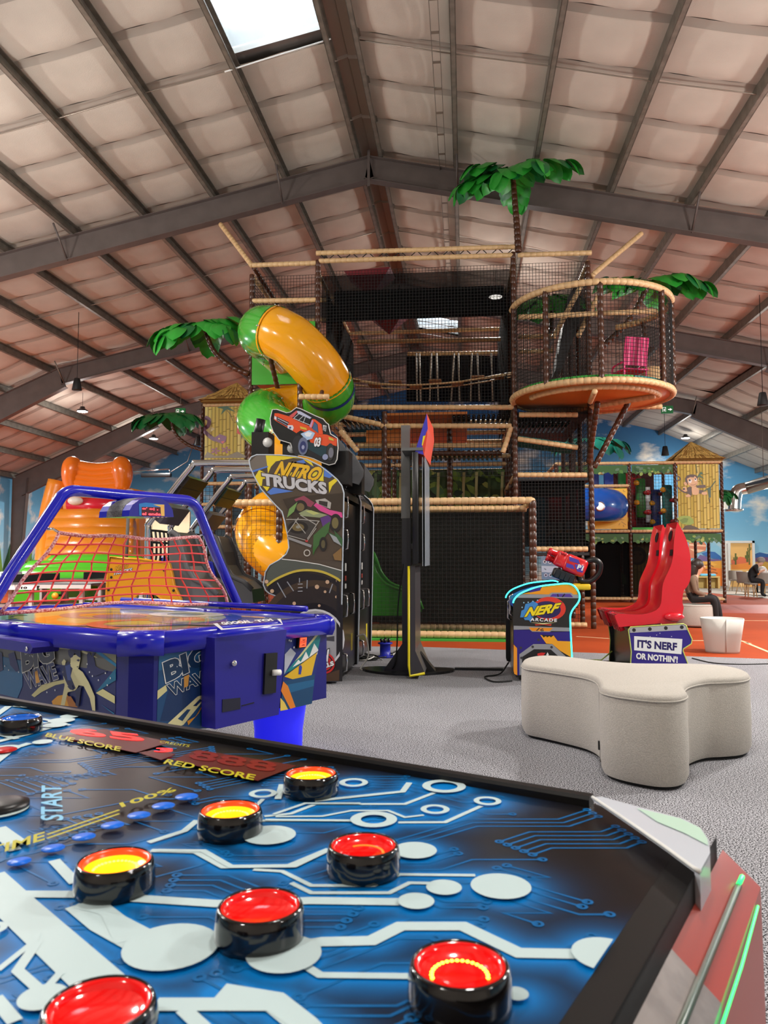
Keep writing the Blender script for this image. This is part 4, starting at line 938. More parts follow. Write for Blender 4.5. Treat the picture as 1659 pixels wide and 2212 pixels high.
def cabinet(k, label, skirt, skirtname):
    y0 = CY0 + k * 1.26
    R = thing('racing_arcade_machine', label, 'arcade machine', (O3[14].x - .5, y0 + .55, 0), 'racing arcade machines')
    d = V(0, y0 - CY0, 0); P = [p + d for p in O3]
    # side panels with a pale edge trim
    sp = []
    for j, yy in enumerate((0, CW - .02)):
        mb = MB(); mb.prism([p + V(0, yy, 0) for p in P], V(0, .022, 0), ink((86, 76, 64)) if j == 0 else headm, mside=headm); s = mb.build('side_panel', R); sp.append(s)
        mb = MB(); mb.tube([p + V(0, yy + (.0 if j == 0 else .02), 0) for p in P], .007, trim, 5, closed=True); mb.build('edge_trim', s)
    # body between the panels: back board, top and base
    xb = O3[12].x - .03; zt = O3[9].z
    mb = MB(); mb.box((xb - .5, y0 + .02, .05), (xb, y0 + CW - .02, zt - .05), headm); bo = mb.build('back_board', R)
    mb = MB(); mb.box((xb - .6, y0 + .06, 0), (xb - .03, y0 + CW - .06, .06), black); mb.build('base', R)
    mb = MB(); top = [p for p in P[:10]]
    for a, b in zip(top, top[1:]): mb.add([a + V(0, .02, -.03), b + V(-.01, .02, -.03), b + V(-.01, CW - .02, -.03), a + V(0, CW - .02, -.03)], [(0, 1, 2, 3)], headm)
    mb.build('top_cover', R)
    mb = MB(); mb.box((O3[30].x + .02, y0 + .05, .75), (xb - .45, y0 + CW - .05, 1.05), black); mb.build('dash', R)
    mb = MB(); fr = Fr((O3[30].x - .02, y0 + .6, .98), Y1_, V(.3, 0, 1)); mb.tube([fr.p(.17 * math.cos(6.283 * i / 20), .17 * math.sin(6.283 * i / 20)) for i in range(20)], .017, black, 8, closed=True); mb.build('steering_wheel', R)
    mb = MB(); mb.box((O3[30].x + .42, y0 + .06, 1.1), (O3[30].x + .46, y0 + CW - .06, 1.85), mat('screen_off', (18, 22, 30), .1)); mb.build('screen', R)
    # back board fittings
    for zz, yy in ((1.62, .32), (.62, .3), (.62, .78)): handle(bo, xb, y0 + yy, zz)
    handle(bo, xb, y0 + .32, 1.3, .2); handle(bo, xb, y0 + .28, .08, .18)
    for zz, c in ((1.08, white), (.98, mat('red_label', (160, 60, 50), .5)), (.9, white)):
        mb = MB(); mb.box((xb, y0 + .42, zz), (xb + .003, y0 + .5, zz + (.08 if zz > 1 else .05)), c); mb.build('label_plate', bo)
    mb = MB(); mb.box((xb, y0 + .85, .22), (xb + .003, y0 + .95, .4), mat('warning_yellow', (220, 200, 40), .5)); mb.build('label_plate', bo)
    for zz, yy in ((1.92, .4), (1.95, .46), (1.53, .3), (1.5, .5)):
        mb = MB(); mb.ball((xb + .004, y0 + yy, zz), .008, chrome, 6, 4); mb.build('screw', bo)
    # roll bars
    xs = [AY(q[0], q[1], CY0).x for q in ((600, 1000), (430, 998), (405, 1010), (320, 1122), (313, 1145), (312, 1260))]
    zs = [AY(q[0], q[1], CY0).z for q in ((600, 1000), (430, 998), (405, 1010), (320, 1122), (313, 1145), (312, 1260))]
    bars = []
    for yy in (.08, .68):
        pts = [V(xs[0] + .2, y0 + yy, zs[0])] + [V(x, y0 + yy, z) for x, z in zip(xs, zs)][1:] + [V(xs[-1], y0 + yy, .12)]
        mb = MB(); mb.tube(bez(pts, 6), .032, chrome, 12); mb.build('roll_bar', R); bars.append(pts)
    def between(t0, t1, m, nm, off=.0, th=.05):
        a, b = V(xs[2], 0, zs[2]), V(xs[3], 0, zs[3]); p, q = a.lerp(b, t0), a.lerp(b, t1); n = V(-(q - p).z, 0, (q - p).x).normalized() * th
        mb = MB(); mb.prism([p + V(0, y0 + .1 + off, 0), q + V(0, y0 + .1 + off, 0), q + V(0, y0 + .66 - off, 0), p + V(0, y0 + .66 - off, 0)], n, m); return mb.build(nm, R)
    hd = mat('headliner_green', (14, 40, 22), .35) if k else mat('headliner_brown', (34, 24, 20), .3)
    between(.12, .3, hd, 'head_panel'); between(.31, .5, hd, 'head_panel')
    spk = between(.66, .98, mat('speaker_frame', (96, 92, 100), .4), 'speaker_box', .02, .08); 
    for o_ in (.14, .40):
        a, b = V(xs[2], 0, zs[2]), V(xs[3], 0, zs[3]); p = a.lerp(b, .72); q = a.lerp(b, .93); n = V(-(q - p).z, 0, (q - p).x).normalized()
        mb = MB(); mb.prism([v - n * .004 for v in (p + V(0, y0 + o_, 0), q + V(0, y0 + o_, 0), q + V(0, y0 + o_ + .18, 0), p + V(0, y0 + o_ + .18, 0))], n * .01, dkmesh); mb.build('speaker_grille', spk)
    # cargo net behind the seat
    mb = MB()
    for i in range(6): mb.tube([V(xs[4] + .02 + .02 * math.sin(j), y0 + .1 + i * .11, zs[4] - j * .12) for j in range(7)], .012, dkmesh, 4)
    for j in range(7): mb.tube([V(xs[4] + .02 + .02 * math.sin(i + j), y0 + .1 + i * .11, zs[4] - j * .12) for i in range(6)], .012, dkmesh, 4)
    mb.build('cargo_net', R, kind='stuff')
    # bucket seat
    S = [AY(x, y, CY0 + .1) for x, y in zr(0, 960, .3376)((1085, 575), (1100, 558), (1130, 575), (1165, 680), (1190, 780), (1240, 860), (1330, 900), (1390, 960), (1400, 1060), (1150, 1090), (1120, 1000), (1100, 860), (1080, 720))]
    mb = MB(); mb.prism([p + d for p in S], V(0, .52, 0), greyseat); so = mb.build('seat', R)
    for e in (0, .52): mb = MB(); mb.tube([p + d + V(0, e, 0) for p in S[:8]], .03, greyseat, 8); mb.build('bolster', so)
    # coloured skirt with wheel arch
    K = [AY(x, y, CY0) for x, y in zr(0, 960, .3376)((705, 722), (900, 735), (1080, 760), (1098, 830), (1110, 900), (1165, 1012), (1165, 1100), (1100, 1100), (1060, 1010), (1000, 960), (940, 948), (880, 960), (840, 1000), (820, 1100), (690, 1100), (680, 985), (688, 840))]
    for p in K: p.z = max(p.z, .12)
    sk = V(0, 0, 0) if k == 0 else V(.02, 0, 0)
    mb = MB(); mb.prism([p + d + sk for p in K], V(0, .06, 0), skirt); so = mb.build(skirtname, R)
    mb = MB(); mb.tube([p + d + sk for p in K], .012, skirt, 6, closed=True); mb.build('edge', so)
    for q in ((712, 800), (712, 850), (1050, 805), (695, 930), (1110, 935), (890, 765)):
        p = AY(*zr(0, 960, .3376)(q)[0], CY0); mb = MB(); mb.ball(p + d + sk, .014, black, 8, 5); mb.build('bolt', so)
    mb = MB(); c = AY(325, 1320, CY0) + d; c.z = .28; mb.lathe([(.12, 0), (.28, .0), (.3, .03), (.3, .17), (.28, .2), (.12, .2)], mat('tyre', (24, 23, 22), .85, bump=(40, .8)), Fr(c + V(0, .3, 0), X1, Z1), 28); mb.build('wheel', R)
    mb = MB(); mb.box((xs[-1] - .1, y0 + .05, 0), (xb - .5, y0 + .95, .13), black); mb.build('platform', R)
    if k == 0:
        bd = Board(AY(300, 1230, CY0), -Y1_, zr(0, 960, .3376)); bd.word('NITRO', (738, 812), (822, 785), (735, 785), (240, 170, 40), .04, .3, outline=[((40, 30, 30), .05)]); bd.word('TRUCKS', (725, 838), (845, 812), (728, 815), (230, 230, 235), .04, .2, outline=[((40, 30, 50), .05)]); bd.build(so, 'logo')
    return R, sp, P, d
yel = mat('yellow_skirt', (246, 164, 20), .22, coat=.5); bls = mat('blue_skirt', (28, 44, 200), .22, coat=.5)
R1, sp1, P1_, d1 = cabinet(0, 'racing arcade machine with muddy truck artwork on its side and a yellow seat skirt', yel, 'seat_skirt')
R2, sp2, P2_, d2 = cabinet(1, 'racing arcade machine with a blue seat skirt behind the yellow skirted one', bls, 'seat_skirt')
# ---- artwork on the near side panel
bd = Board(AY(650, 1200, CY0), -Y1_, zc)
def inside(rgb, *q, **k): return bd.shape(rgb, *q, **k)
bd.shape((84, 72, 58), (180, 650), (700, 690), (1000, 860), (1150, 1010), (1165, 1100), (1155, 1850), (470, 1820), (545, 1700), (530, 1560), (495, 1400), (465, 1290), (300, 1110), (160, 900), (110, 790), (105, 710))
bd.shape((120, 112, 104), (110, 720), (180, 655), (290, 655), (310, 790), (130, 830)); bd.shape((240, 216, 48), (285, 650), (620, 665), (800, 720), (830, 780), (700, 690), (600, 680), (400, 720), (345, 780), (310, 860), (300, 760)); bd.shape((240, 216, 48), (210, 815), (300, 860), (480, 860), (930, 790), (945, 960), (880, 950), (560, 880), (250, 920), (240, 1000), (190, 990), (165, 890)); bd.shape((240, 216, 48), (840, 850), (945, 790), (940, 950), (860, 945)); bd.shape((240, 216, 48), (1000, 960), (1085, 905), (1105, 935), (1040, 1000), (1005, 1080)); bd.shape((240, 216, 48), (805, 1105), (910, 1125), (820, 1170)); bd.shape((240, 216, 48), (250, 1000), (330, 1010), (300, 1060))
bd.shape((88, 130, 214), (630, 720), (720, 700), (740, 740), (830, 780), (690, 760)); bd.shape((88, 130, 214), (950, 790), (1060, 880), (1010, 910), (945, 890)); bd.shape((88, 130, 214), (110, 830), (310, 770), (310, 785), (140, 845)); bd.shape((88, 130, 214), (300, 1070), (370, 1015), (600, 1060), (420, 1085), (340, 1100))
bd.word('NITRO', (370, 880), (900, 905), (430, 710), (240, 190, 40), .045, .25, outline=[((84, 70, 62), .07)], warp=lambda a, c: (a, c - .32 * a)); bd.mb.mats  # lettering over splashes
bd.word('NITRO', (392, 815), (905, 838), (420, 725), (238, 120, 70), .03, .25, warp=lambda a, c: (a, c * 1.0 - .62 * a)) if False else None
bd.word('TRUCKS', (250, 990), (985, 1100), (240, 850), (206, 206, 210), .05, .0, outline=[((70, 62, 62), .05)])
# painted trucks
bd.shape((60, 50, 40), (480, 1150), (620, 1120), (1160, 1080), (1155, 1400), (600, 1400)); bd.shape((150, 70, 90), (610, 1150), (720, 1110), (840, 1190), (800, 1240), (640, 1190)); bd.shape((222, 80, 150), (830, 1220), (860, 1190), (1010, 1270), (1150, 1300), (1160, 1360), (1040, 1340), (900, 1280)); bd.shape((180, 176, 170), (850, 1160), (960, 1140), (1030, 1190), (1020, 1260), (870, 1200)); bd.shape((52, 48, 46), (890, 1165), (990, 1180), (985, 1240), (890, 1205))
bd.disc((40, 36, 34), (680, 1240), .07); bd.disc((120, 104, 70), (680, 1240), .04); bd.disc((40, 36, 34), (1080, 1420), .09, sx=.7); bd.disc((120, 110, 70), (1075, 1420), .055, sx=.6)
bd.shape((150, 160, 120), (660, 1310), (750, 1265), (990, 1330), (900, 1360), (700, 1340)); bd.shape((190, 196, 120), (740, 1285), (800, 1275), (900, 1310), (830, 1330)); bd.shape((96, 60, 130), (905, 1365), (995, 1330), (1030, 1360), (1020, 1430), (940, 1480)); bd.shape((70, 110, 60), (830, 1560), (960, 1440), (1020, 1400), (1000, 1520), (870, 1700), (820, 1780)); bd.shape((66, 62, 58), (530, 1430), (640, 1360), (850, 1390), (870, 1480), (740, 1600), (540, 1560)); bd.disc((36, 33, 30), (655, 1470), .1, sy=.62); bd.disc((116, 100, 62), (655, 1470), .06, sy=.62); bd.disc((150, 150, 140), (655, 1465), .022, sy=.7)
for q in (((520, 1380), (700, 1380), (900, 1400)), ((680, 1330), (860, 1440)), ((540, 1560), (760, 1620), (860, 1480)), ((760, 1600), (890, 1400)), ((530, 1540), (660, 1360)), ((620, 1390), (740, 1540))): bd.line((176, 172, 164), .008, *q)
bd.shape((150, 150, 150), (530, 1570), (810, 1670), (800, 1700), (530, 1600)); bd.disc((40, 38, 34), (940, 1660), .07, sx=.55); bd.disc((96, 88, 60), (940, 1660), .04, sx=.5); bd.shape((190, 60, 60), (740, 1610), (770, 1620), (760, 1640), (735, 1630)); bd.shape((60, 100, 60), (990, 1520), (1080, 1560), (1060, 1500), (1160, 1600), (1155, 1690), (1060, 1620)); bd.shape((160, 166, 170), (1010, 1540), (1090, 1580), (1150, 1680), (1060, 1630)); bd.shape((120, 160, 90), (555, 1260), (650, 1180), (610, 1290), (530, 1360)); bd.shape((60, 110, 50), (820, 1700), (860, 1680), (830, 1790)); bd.ring((200, 196, 186), (757, 1760), .024, .034); bd.shape((140, 108, 64), (1050, 1780), (1150, 1700), (1150, 1850), (1070, 1840))
# wheel arch and big wheel at the foot
bd.line((232, 232, 226), .008, (470, 1830), (620, 1845), (900, 1890), (1148, 1960))
bd.shape((86, 92, 84), (460, 1835), (620, 1850), (900, 1895), (1146, 1965), (1140, 2090), (1000, 2010), (780, 1960), (600, 1985), (420, 2060), (290, 2110), (300, 1990), (345, 1910))
bd.line((206, 184, 70), .022, (300, 2130), (420, 2050), (600, 1975), (760, 1955), (930, 1975), (1080, 2040), (1135, 2080), smooth=4)
bd.z = zr(540, 1180, .14)
bd.shape((34, 32, 31), (290, 620), (430, 520), (620, 430), (840, 400), (1100, 440), (1380, 540), (1400, 900), (1390, 2080), (700, 2080), (690, 900), (620, 830), (520, 790), (300, 700), (262, 660))
bd.clip = (-9, O3[14].x - .005, .06); bd.disc((70, 56, 40), (1000, 1430), .57, 40); bd.disc((46, 40, 35), (1000, 1430), .51, 40); bd.disc((26, 24, 23), (1000, 1430), .35, 36); bd.disc((160, 160, 164), (1010, 1430), .29, 36)
for i in range(7):
    a = i * .9; bd.shape((70, 70, 76), *[(1010 + r * math.cos(a + o) * 1.0, 1430 + r * math.sin(a + o)) for r, o in ((70, -.25), (300, -.16), (300, .12), (70, .2))])
bd.ring((210, 210, 214), (1010, 1430), .27, .29)
bd.shape((34, 32, 31), (1398, 900), (1440, 900), (1430, 2080), (1385, 2080)); bd.shape((80, 58, 40), (1050, 2010), (1385, 1900), (1380, 2070), (1050, 2085))
for q in (((430, 560), (560, 790)), ((580, 545), (680, 690)), ((770, 490), (770, 560)), ((1280, 580), (1230, 720)), ((890, 520), (885, 650))): bd.line((150, 156, 164), .01, *q)
for q in ((745, 580), (745, 635), (745, 690)): bd.shape((200, 204, 210), q, (q[0] + 70, q[1] - 5), (q[0] + 75, q[1] + 5), (q[0], q[1] + 8))
for q, r in (((1040, 625), .022), ((1200, 550), .02), ((1370, 530), .024), ((1340, 780), .014), ((1075, 915), .014), ((690, 880), .018), ((1165, 700), .014), ((350, 690), .02), ((265, 545), .02)): bd.disc((206, 172, 140), q, r, 8)
bd.disc((206, 44, 40), (1160, 1800), .1, 24); bd.ring((40, 34, 34), (1160, 1800), .07, .082); bd.word('RAW', (960, 1870), (1255, 1760), (935, 1690), (238, 238, 236), .06, .1, outline=[((30, 28, 28), .06)]); bd.word('THRILLS', (920, 1960), (1310, 1830), (900, 1890), (238, 238, 236), .06, outline=[((30, 28, 28), .06)])
bd.build(sp1[0], 'truck_print')
# ---- orange truck cut-out above the first machine
zt_ = zr(540, 870, .1567)
TY = CY0 + .12
bt = Board(AY(650, 940, TY), V(-.12, -1, .05), zt_)
TO = [(280, 215), (310, 95), (370, 92), (505, 140), (560, 130), (640, 68), (700, 85), (900, 180), (1010, 225), (1050, 275), (1085, 300), (1090, 345), (1110, 430), (1205, 490), (1215, 620), (1200, 780), (1170, 840), (1090, 860), (1000, 830), (870, 770), (760, 740), (640, 720), (580, 620), (560, 560), (400, 510), (320, 400), (285, 300)]
P = bt.pts(*TO); mb = MB(); mb.prism(P, V(0, .07, 0), black, mside=black); tr = mb.build('truck_sign', R1)
mb = MB(); mb.tube([p - V(0, .003, 0) for p in P], .005, white, 5, closed=True); mb.build('edge_trim', tr)
bt.shape((24, 26, 26), (300, 260), (420, 290), (600, 410), (640, 430), (600, 540), (400, 500), (320, 400)); bt.shape((236, 84, 36), (340, 145), (390, 145), (530, 185), (700, 260), (830, 330), (960, 430), (1060, 440), (1200, 500), (1195, 600), (1100, 570), (1050, 600), (840, 560), (790, 420), (700, 380), (640, 420), (560, 370), (370, 260), (330, 230)); bt.shape((24, 60, 70), (800, 540), (1060, 600), (1050, 700), (980, 740), (800, 640)); bt.shape((28, 30, 36), (780, 640), (990, 745), (1010, 800), (760, 730)); bt.shape((40, 40, 60), (370, 190), (540, 270), (510, 330), (370, 250)); bt.line((220, 220, 226), .006, (380, 210), (530, 285)); bt.line((180, 180, 190), .005, (375, 235), (515, 315)); bt.shape((226, 226, 236), (340, 180), (368, 200), (365, 240), (335, 220)); bt.shape((226, 226, 236), (520, 310), (590, 310), (605, 345), (590, 385), (520, 350)); bt.disc((70, 80, 150), (555, 345), .012, 12)
bt.shape((214, 90, 90), (540, 185), (640, 110), (700, 120), (660, 160), (580, 210)); bt.shape((24, 28, 38), (590, 215), (650, 140), (845, 220), (810, 315), (700, 270)); bt.shape((196, 200, 226), (650, 112), (700, 120), (850, 205), (830, 225), (660, 150))
for q in (((610, 210), (680, 150)), ((670, 245), (740, 180)), ((735, 280), (765, 200)), ((600, 215), (830, 310))): bt.line((216, 220, 224), .006, *q)
bt.shape((236, 84, 36), (830, 335), (860, 225), (900, 230), (990, 300), (1010, 430), (950, 440), (935, 300), (890, 260), (860, 340)); bt.shape((70, 100, 140), (885, 265), (930, 300), (945, 420), (860, 360)); bt.shape((212, 150, 190), (820, 330), (855, 240), (875, 245), (850, 350)); bt.shape((226, 190, 60), (690, 325), (780, 350), (790, 380), (700, 360)); bt.shape((216, 190, 70), (1085, 470), (1150, 500), (1160, 530), (1090, 510)); bt.shape((176, 206, 240), (700, 430), (820, 380), (900, 420), (860, 500), (780, 520)); bt.shape((240, 246, 255), (750, 430), (800, 400), (860, 420), (830, 470), (780, 470))
bt.disc((44, 44, 48), (660, 590), .06, 20, sy=1.7); bt.disc((110, 120, 150), (735, 600), .052, 20, sy=1.75); bt.disc((46, 56, 110), (735, 610), .035, 18, sy=1.7); bt.disc((160, 168, 200), (735, 615), .016, 10, sy=1.4); bt.disc((50, 48, 48), (1110, 680), .04, 18, sy=2.2); bt.disc((120, 120, 132), (1120, 690), .026, 14, sy=2.0); bt.disc((150, 160, 196), (1040, 750), .03, 12); bt.word('03', (885, 610), (975, 610), (895, 480), (240, 240, 244), .05, .15, outline=[((24, 24, 30), .04)]); bt.shape((226, 226, 230), (1010, 310), (1060, 320), (1050, 400), (1010, 380)); bt.word('03', (1015, 385), (1050, 390), (1018, 325), (30, 30, 36), .03, .1)
bt.build(tr, 'truck_print')
# bracketed spotlights and dark mountain boards
for (x, y, w) in ((150, 520, .17), (530, 600, .1)):
    p = AY(*zt_((x, y))[0], CY0 + .3); mb = MB(); mb.box((p.x - w * .5, p.y - .05, p.z - .2), (p.x + w * .55, p.y + .2, p.z + .08), headm); mb.tube([p + V(-.04, 0, .02), p + V(.0, 0, .22)], .05, black, 8); sl = mb.build('spotlight', R1)
    mb = MB(); mb.lathe([(.05, 0), (.05, .02), (0, .03)], white, Fr(p + V(w * .5, -.06, -.03), Z1, X1), 14); mb.build('lens', sl)
for dy, par, sh in ((.62, R1, 0), (1.5, R2, 0)):
    M = [AY(x, y, CY0 + .62) + V(0, dy - .62, 0) for x, y in zt_((1150, 430), (1220, 500), (1290, 570), (1310, 620), (1370, 690), (1430, 720), (1490, 800), (1570, 930), (1560, 1020), (1500, 1130), (1400, 1100), (1320, 1020), (1200, 900))]
    mb = MB(); mb.prism(M, V(0, .03, 0), mat('slate_board', (104, 106, 110), .5)); mb.build('mountain_board', par)
for (x, y), par, dy in (((1250, 870), R1, .35), ((1430, 1010), R1, .9)):
    p = AY(*zt_((x, y))[0], CY0 + dy); mb = MB(); mb.box((p.x - .18, p.y - .1, p.z - .2), (p.x + .1, p.y + .15, p.z + .14), black); mb.build('fan_box', par)
# ================================================================ SHOOTING GAME: gun cabinet, screen tower, double seat
NY = 7.75
zn = zr(1080, 1160, .1446)
glow = mat('cyan_led', (60, 240, 232), .4, emit=2.6)
NO = [(195, 985), (215, 930), (280, 860), (400, 800), (600, 735), (850, 705), (1000, 695), (1090, 720), (1150, 780), (1185, 850), (1190, 920), (1160, 990), (1090, 1080), (1055, 1160), (1050, 1260), (1060, 1500), (1075, 1800), (1080, 2060), (260, 2070), (215, 2050), (200, 2000)]
NP = [AY(*q, NY) for q in zn(*NO)]
for p in NP: p.z = max(p.z, .04)
NG = thing('shooting_game_cabinet', 'gun arcade cabinet edged in cyan light with NERF ARCADE print', 'arcade machine', (NP[14].x - .4, NY + .5, 0))
mb = MB(); mb.prism(NP, V(0, .025, 0), ink((38, 37, 38)), mside=black); ns = mb.build('side_panel', NG)
mb = MB(); mb.prism([p + V(-.02, 1.0, .0) for p in NP], V(0, .025, 0), headm); ns2 = mb.build('side_panel', NG)
mb = MB(); mb.box((NP[0].x + .02, NY + .025, .04), (NP[15].x - .08, NY + .98, NP[0].z - .12), headm); nb_ = mb.build('body', NG)
mb = MB()
for a, b in zip(NP[:8], NP[1:9]): mb.add([a + V(0, .02, -.04), b + V(0, .02, -.04), b + V(0, 1.0, -.04), a + V(0, 1.0, -.04)], [(0, 1, 2, 3)], mat('blue_deck', (24, 90, 200), .35))
mb.build('control_deck', NG)
mb = MB(); mb.box((NP[0].x + .06, NY + .1, 0), (NP[15].x - .12, NY + .9, .05), black); mb.build('base', NG)
for dd, par in ((V(0, -.004, 0), ns), (V(-.02, 1.0, 0), ns2)):
    mb = MB(); mb.tube(bez([p + dd for p in NP[:18]], 3), .0085, glow, 6); mb.build('light_strip', par)
for zz, yy in ((.62, .3), (.55, .65)): 
    mb = MB(); x = NP[0].x + .02; mb.tube([V(x, NY + yy, zz), V(x - .035, NY + yy, zz + .02), V(x - .035, NY + yy, zz + .2), V(x, NY + yy, zz + .22)], .01, chrome, 8); mb.build('handle', nb_)
bd = Board(NP[0], -Y1_, zn)
bd.shape((244, 158, 32), (330, 850), (600, 790), (630, 745), (860, 715), (1000, 705), (1080, 730), (1140, 790), (1165, 860), (1100, 860), (1060, 830), (770, 830), (730, 858)); bd.shape((60, 44, 130), (450, 790), (620, 745), (600, 800), (440, 830)); bd.shape((150, 152, 158), (250, 890), (330, 855), (730, 858), (770, 830), (1060, 830), (1100, 860), (1170, 862), (1180, 915), (240, 908)); bd.shape((86, 60, 160), (745, 890), (785, 850), (1050, 850), (1090, 895), (1080, 900)); bd.line((40, 36, 44), .012, (860, 850), (870, 895)); bd.line((40, 36, 44), .012, (970, 850), (930, 895))
bd.shape((150, 152, 158), (205, 1325), (1045, 1355), (1050, 1410), (770, 1405), (740, 1420), (480, 1415), (440, 1380), (205, 1385)); bd.shape((240, 150, 30), (430, 1352), (790, 1358), (740, 1408), (480, 1404)); bd.line((60, 50, 50), .01, (545, 1400), (590, 1360)); bd.line((60, 50, 50), .01, (610, 1400), (650, 1400), (640, 1370), (600, 1390))
bd.shape((44, 30, 130), (205, 1388), (440, 1388), (480, 1420), (770, 1420), (1050, 1412), (1062, 1560), (860, 1550), (800, 1470), (610, 1460), (690, 1600), (520, 1595), (300, 1740), (290, 2060), (260, 2065), (255, 1660), (205, 1600)); bd.shape((246, 170, 36), (600, 1462), (630, 1470), (650, 1500), (690, 1480), (700, 1500), (740, 1480), (760, 1500), (800, 1470), (860, 1552), (1062, 1560), (1070, 1800), (900, 1700), (780, 1598), (690, 1592)); bd.shape((246, 158, 40), (205, 1605), (255, 1660), (258, 2065), (215, 2045), (203, 2000)); bd.shape((150, 152, 158), (290, 1750), (500, 1598), (780, 1600), (980, 1780), (980, 2060), (290, 2060)); bd.shape((26, 25, 27), (330, 1790), (510, 1675), (760, 1680), (870, 1780), (870, 2060), (330, 2060)); bd.shape((214, 40, 40), (560, 1740), (620, 1725), (680, 1730), (640, 1780), (560, 1770)); bd.shape((230, 230, 230), (690, 1760), (710, 1720), (730, 1760), (700, 1780))
for q in ((488, 1640), (770, 1645), (320, 1805), (310, 1655), (575, 1535)): bd.disc((60, 58, 64), q, .013, 12)
bd.disc((224, 60, 44), (735, 1070), .16, 30, sy=.72); bd.disc((44, 34, 92), (700, 1085), .135, 30, sy=.62)
bd.shape((66, 140, 210), (300, 1200), (320, 1100), (360, 1080), (380, 1000), (450, 985), (490, 955), (560, 990), (580, 1080), (540, 1170), (480, 1200), (460, 1280), (430, 1240), (370, 1240), (350, 1200)); bd.word('NERF', (360, 1195), (880, 1120), (400, 1055), (246, 222, 30), .05, .3, outline=[((40, 36, 60), .05)]); bd.word('ARCADE', (450, 1255), (848, 1268), (455, 1205), (240, 240, 240), .035, space=1.25, outline=[((30, 28, 30), .03)]); bd.shape((240, 226, 160), (450, 1275), (640, 1285), (840, 1275), (650, 1302)); bd.shape((214, 70, 50), (520, 1300), (640, 1306), (770, 1300), (760, 1325), (650, 1310), (530, 1322))
for q in ((330, 1050), (355, 980), (420, 975), (560, 945), (490, 960)): bd.disc((150, 200, 230), q, .007, 8)
bd.build(ns, 'print')
# safety notice
sg_ = Board(AY(1190, 1225, NY + .85), -Y1_, zn); P = sg_.pts((610, 290), (650, 280), (850, 330), (890, 600), (885, 640), (625, 635)); mb = MB(); mb.prism(P, V(0, .01, 0), mat('grey_acrylic', (140, 160, 176), .15)); so = mb.build('notice_board', NG)
sg_.shape((214, 220, 224), (620, 430), (865, 440), (872, 540), (622, 525))
for q in ((670, 370), (745, 375), (685, 570), (755, 570), (830, 575)): sg_.disc((236, 230, 230), q, .02, 14); sg_.disc((90, 80, 90), q, .011, 10)
sg_.line((120, 120, 120), .006, (665, 470), (690, 490)); sg_.build(so, 'print')
# blaster on its mount
gm, gr = AY(1183, 1196, NY + .35), AY(1262, 1228, NY + .35)
GF = Fr(gm, (gr - gm), V(0, 1, 0)); up = -GF.n if GF.n.z < 0 else GF.n
GF = Fr(gm, gr - gm, up); gl = (gr - gm).length      # u along the barrel to the stock, v up, n towards the viewer or away
redp = mat('red_blaster', (222, 30, 36), .25, coat=.5); purp = mat('purple_ink', (84, 66, 170), .35)
G = thing('toy_blaster', 'red mounted toy blaster marked P1 on the gun cabinet', 'toy gun', gm + V(.1, 0, -.28))
for v, n_ in ((.03, -.05), (.03, .05), (-.04, 0)):
    mb = MB(); mb.tube([GF.p(0, v, n_), GF.p(.03, v, n_), GF.p(.03, v, n_), GF.p(.1, v, n_)], [.036, .036, .03, .034], redp, 12); mb.build('barrel', G)
mb = MB(); mb.rbox((.08, -.085, -.09), (.20, .075, .09), redp, GF, r=.03); mb.build('front_shell', G)
mb = MB(); mb.rbox((.18, -.1, -.1), (gl + .01, .08, .1), redp, GF, r=.035); bo = mb.build('main_shell', G)
for a in (.12, .155): mb = MB(); mb.tube([GF.p(a, .06, -.1), GF.p(a, .06, .1)], .016, redp, 8); mb.build('rib', G)
sgn = 1 if GF.n.y < 0 else -1
mb = MB(); c = .102 * sgn
for q in (((.2, .05), (.3, .055), (.33, .02), (.22, .01)), ((.2, -.02), (.27, -.015), (.3, -.05), (.21, -.06)), ((.28, .0), (.37, .02), (.385, -.05), (.33, -.06), (.3, -.03))): mb.poly([GF.p(a, b, c + .001 * sgn) for a, b in q], purp)
mb.build('stripe_print', bo, kind='stuff')
mb = MB(); o = GF.p(.315, -.035, c); lettering(mb, 'P1', o, GF.u * .06, GF.v * .05, GF.n * sgn, ink((240, 240, 240)), .004, .05); mb.build('lettering', bo)
mb = MB(); mb.rbox((.12, -.2, -.09), (.34, -.1, .09), black, GF, r=.02)
mb.build('drum', G)
for i in range(4): mb = MB(); mb.box((.14 + i * .05, -.195, -.096), (.18 + i * .05, -.11, .096), mat('drum_rib', (34, 36, 42), .3), GF); mb.build('drum_rib', G)
mb = MB(); hp = [GF.p(gl - .02, .06), GF.p(gl + .06, .12), GF.p(gl + .13, .1), GF.p(gl + .15, .0), GF.p(gl + .1, -.1), GF.p(gl + .02, -.13), GF.p(gl - .03, -.09)]; mb.tube(bez(hp, 4), .03, black, 10); mb.build('grip', G)
mb = MB(); b0 = AY(1228, 1262, NY + .35); mb.tube([GF.p(.22, -.19), b0 + V(0, 0, .0), b0 + V(0, 0, -.06)], [.05, .045, .07], black, 12); mb.build('mount', G)
mb = MB(); p = AY(1262, 1268, NY + .3); mb.rbox((p.x - .12, p.y - .05, p.z - .03), (p.x + .06, p.y + .25, p.z + .03), mat('yellow_plastic', (240, 200, 40), .35), r=.02); mb.build('pedal_light', NG)
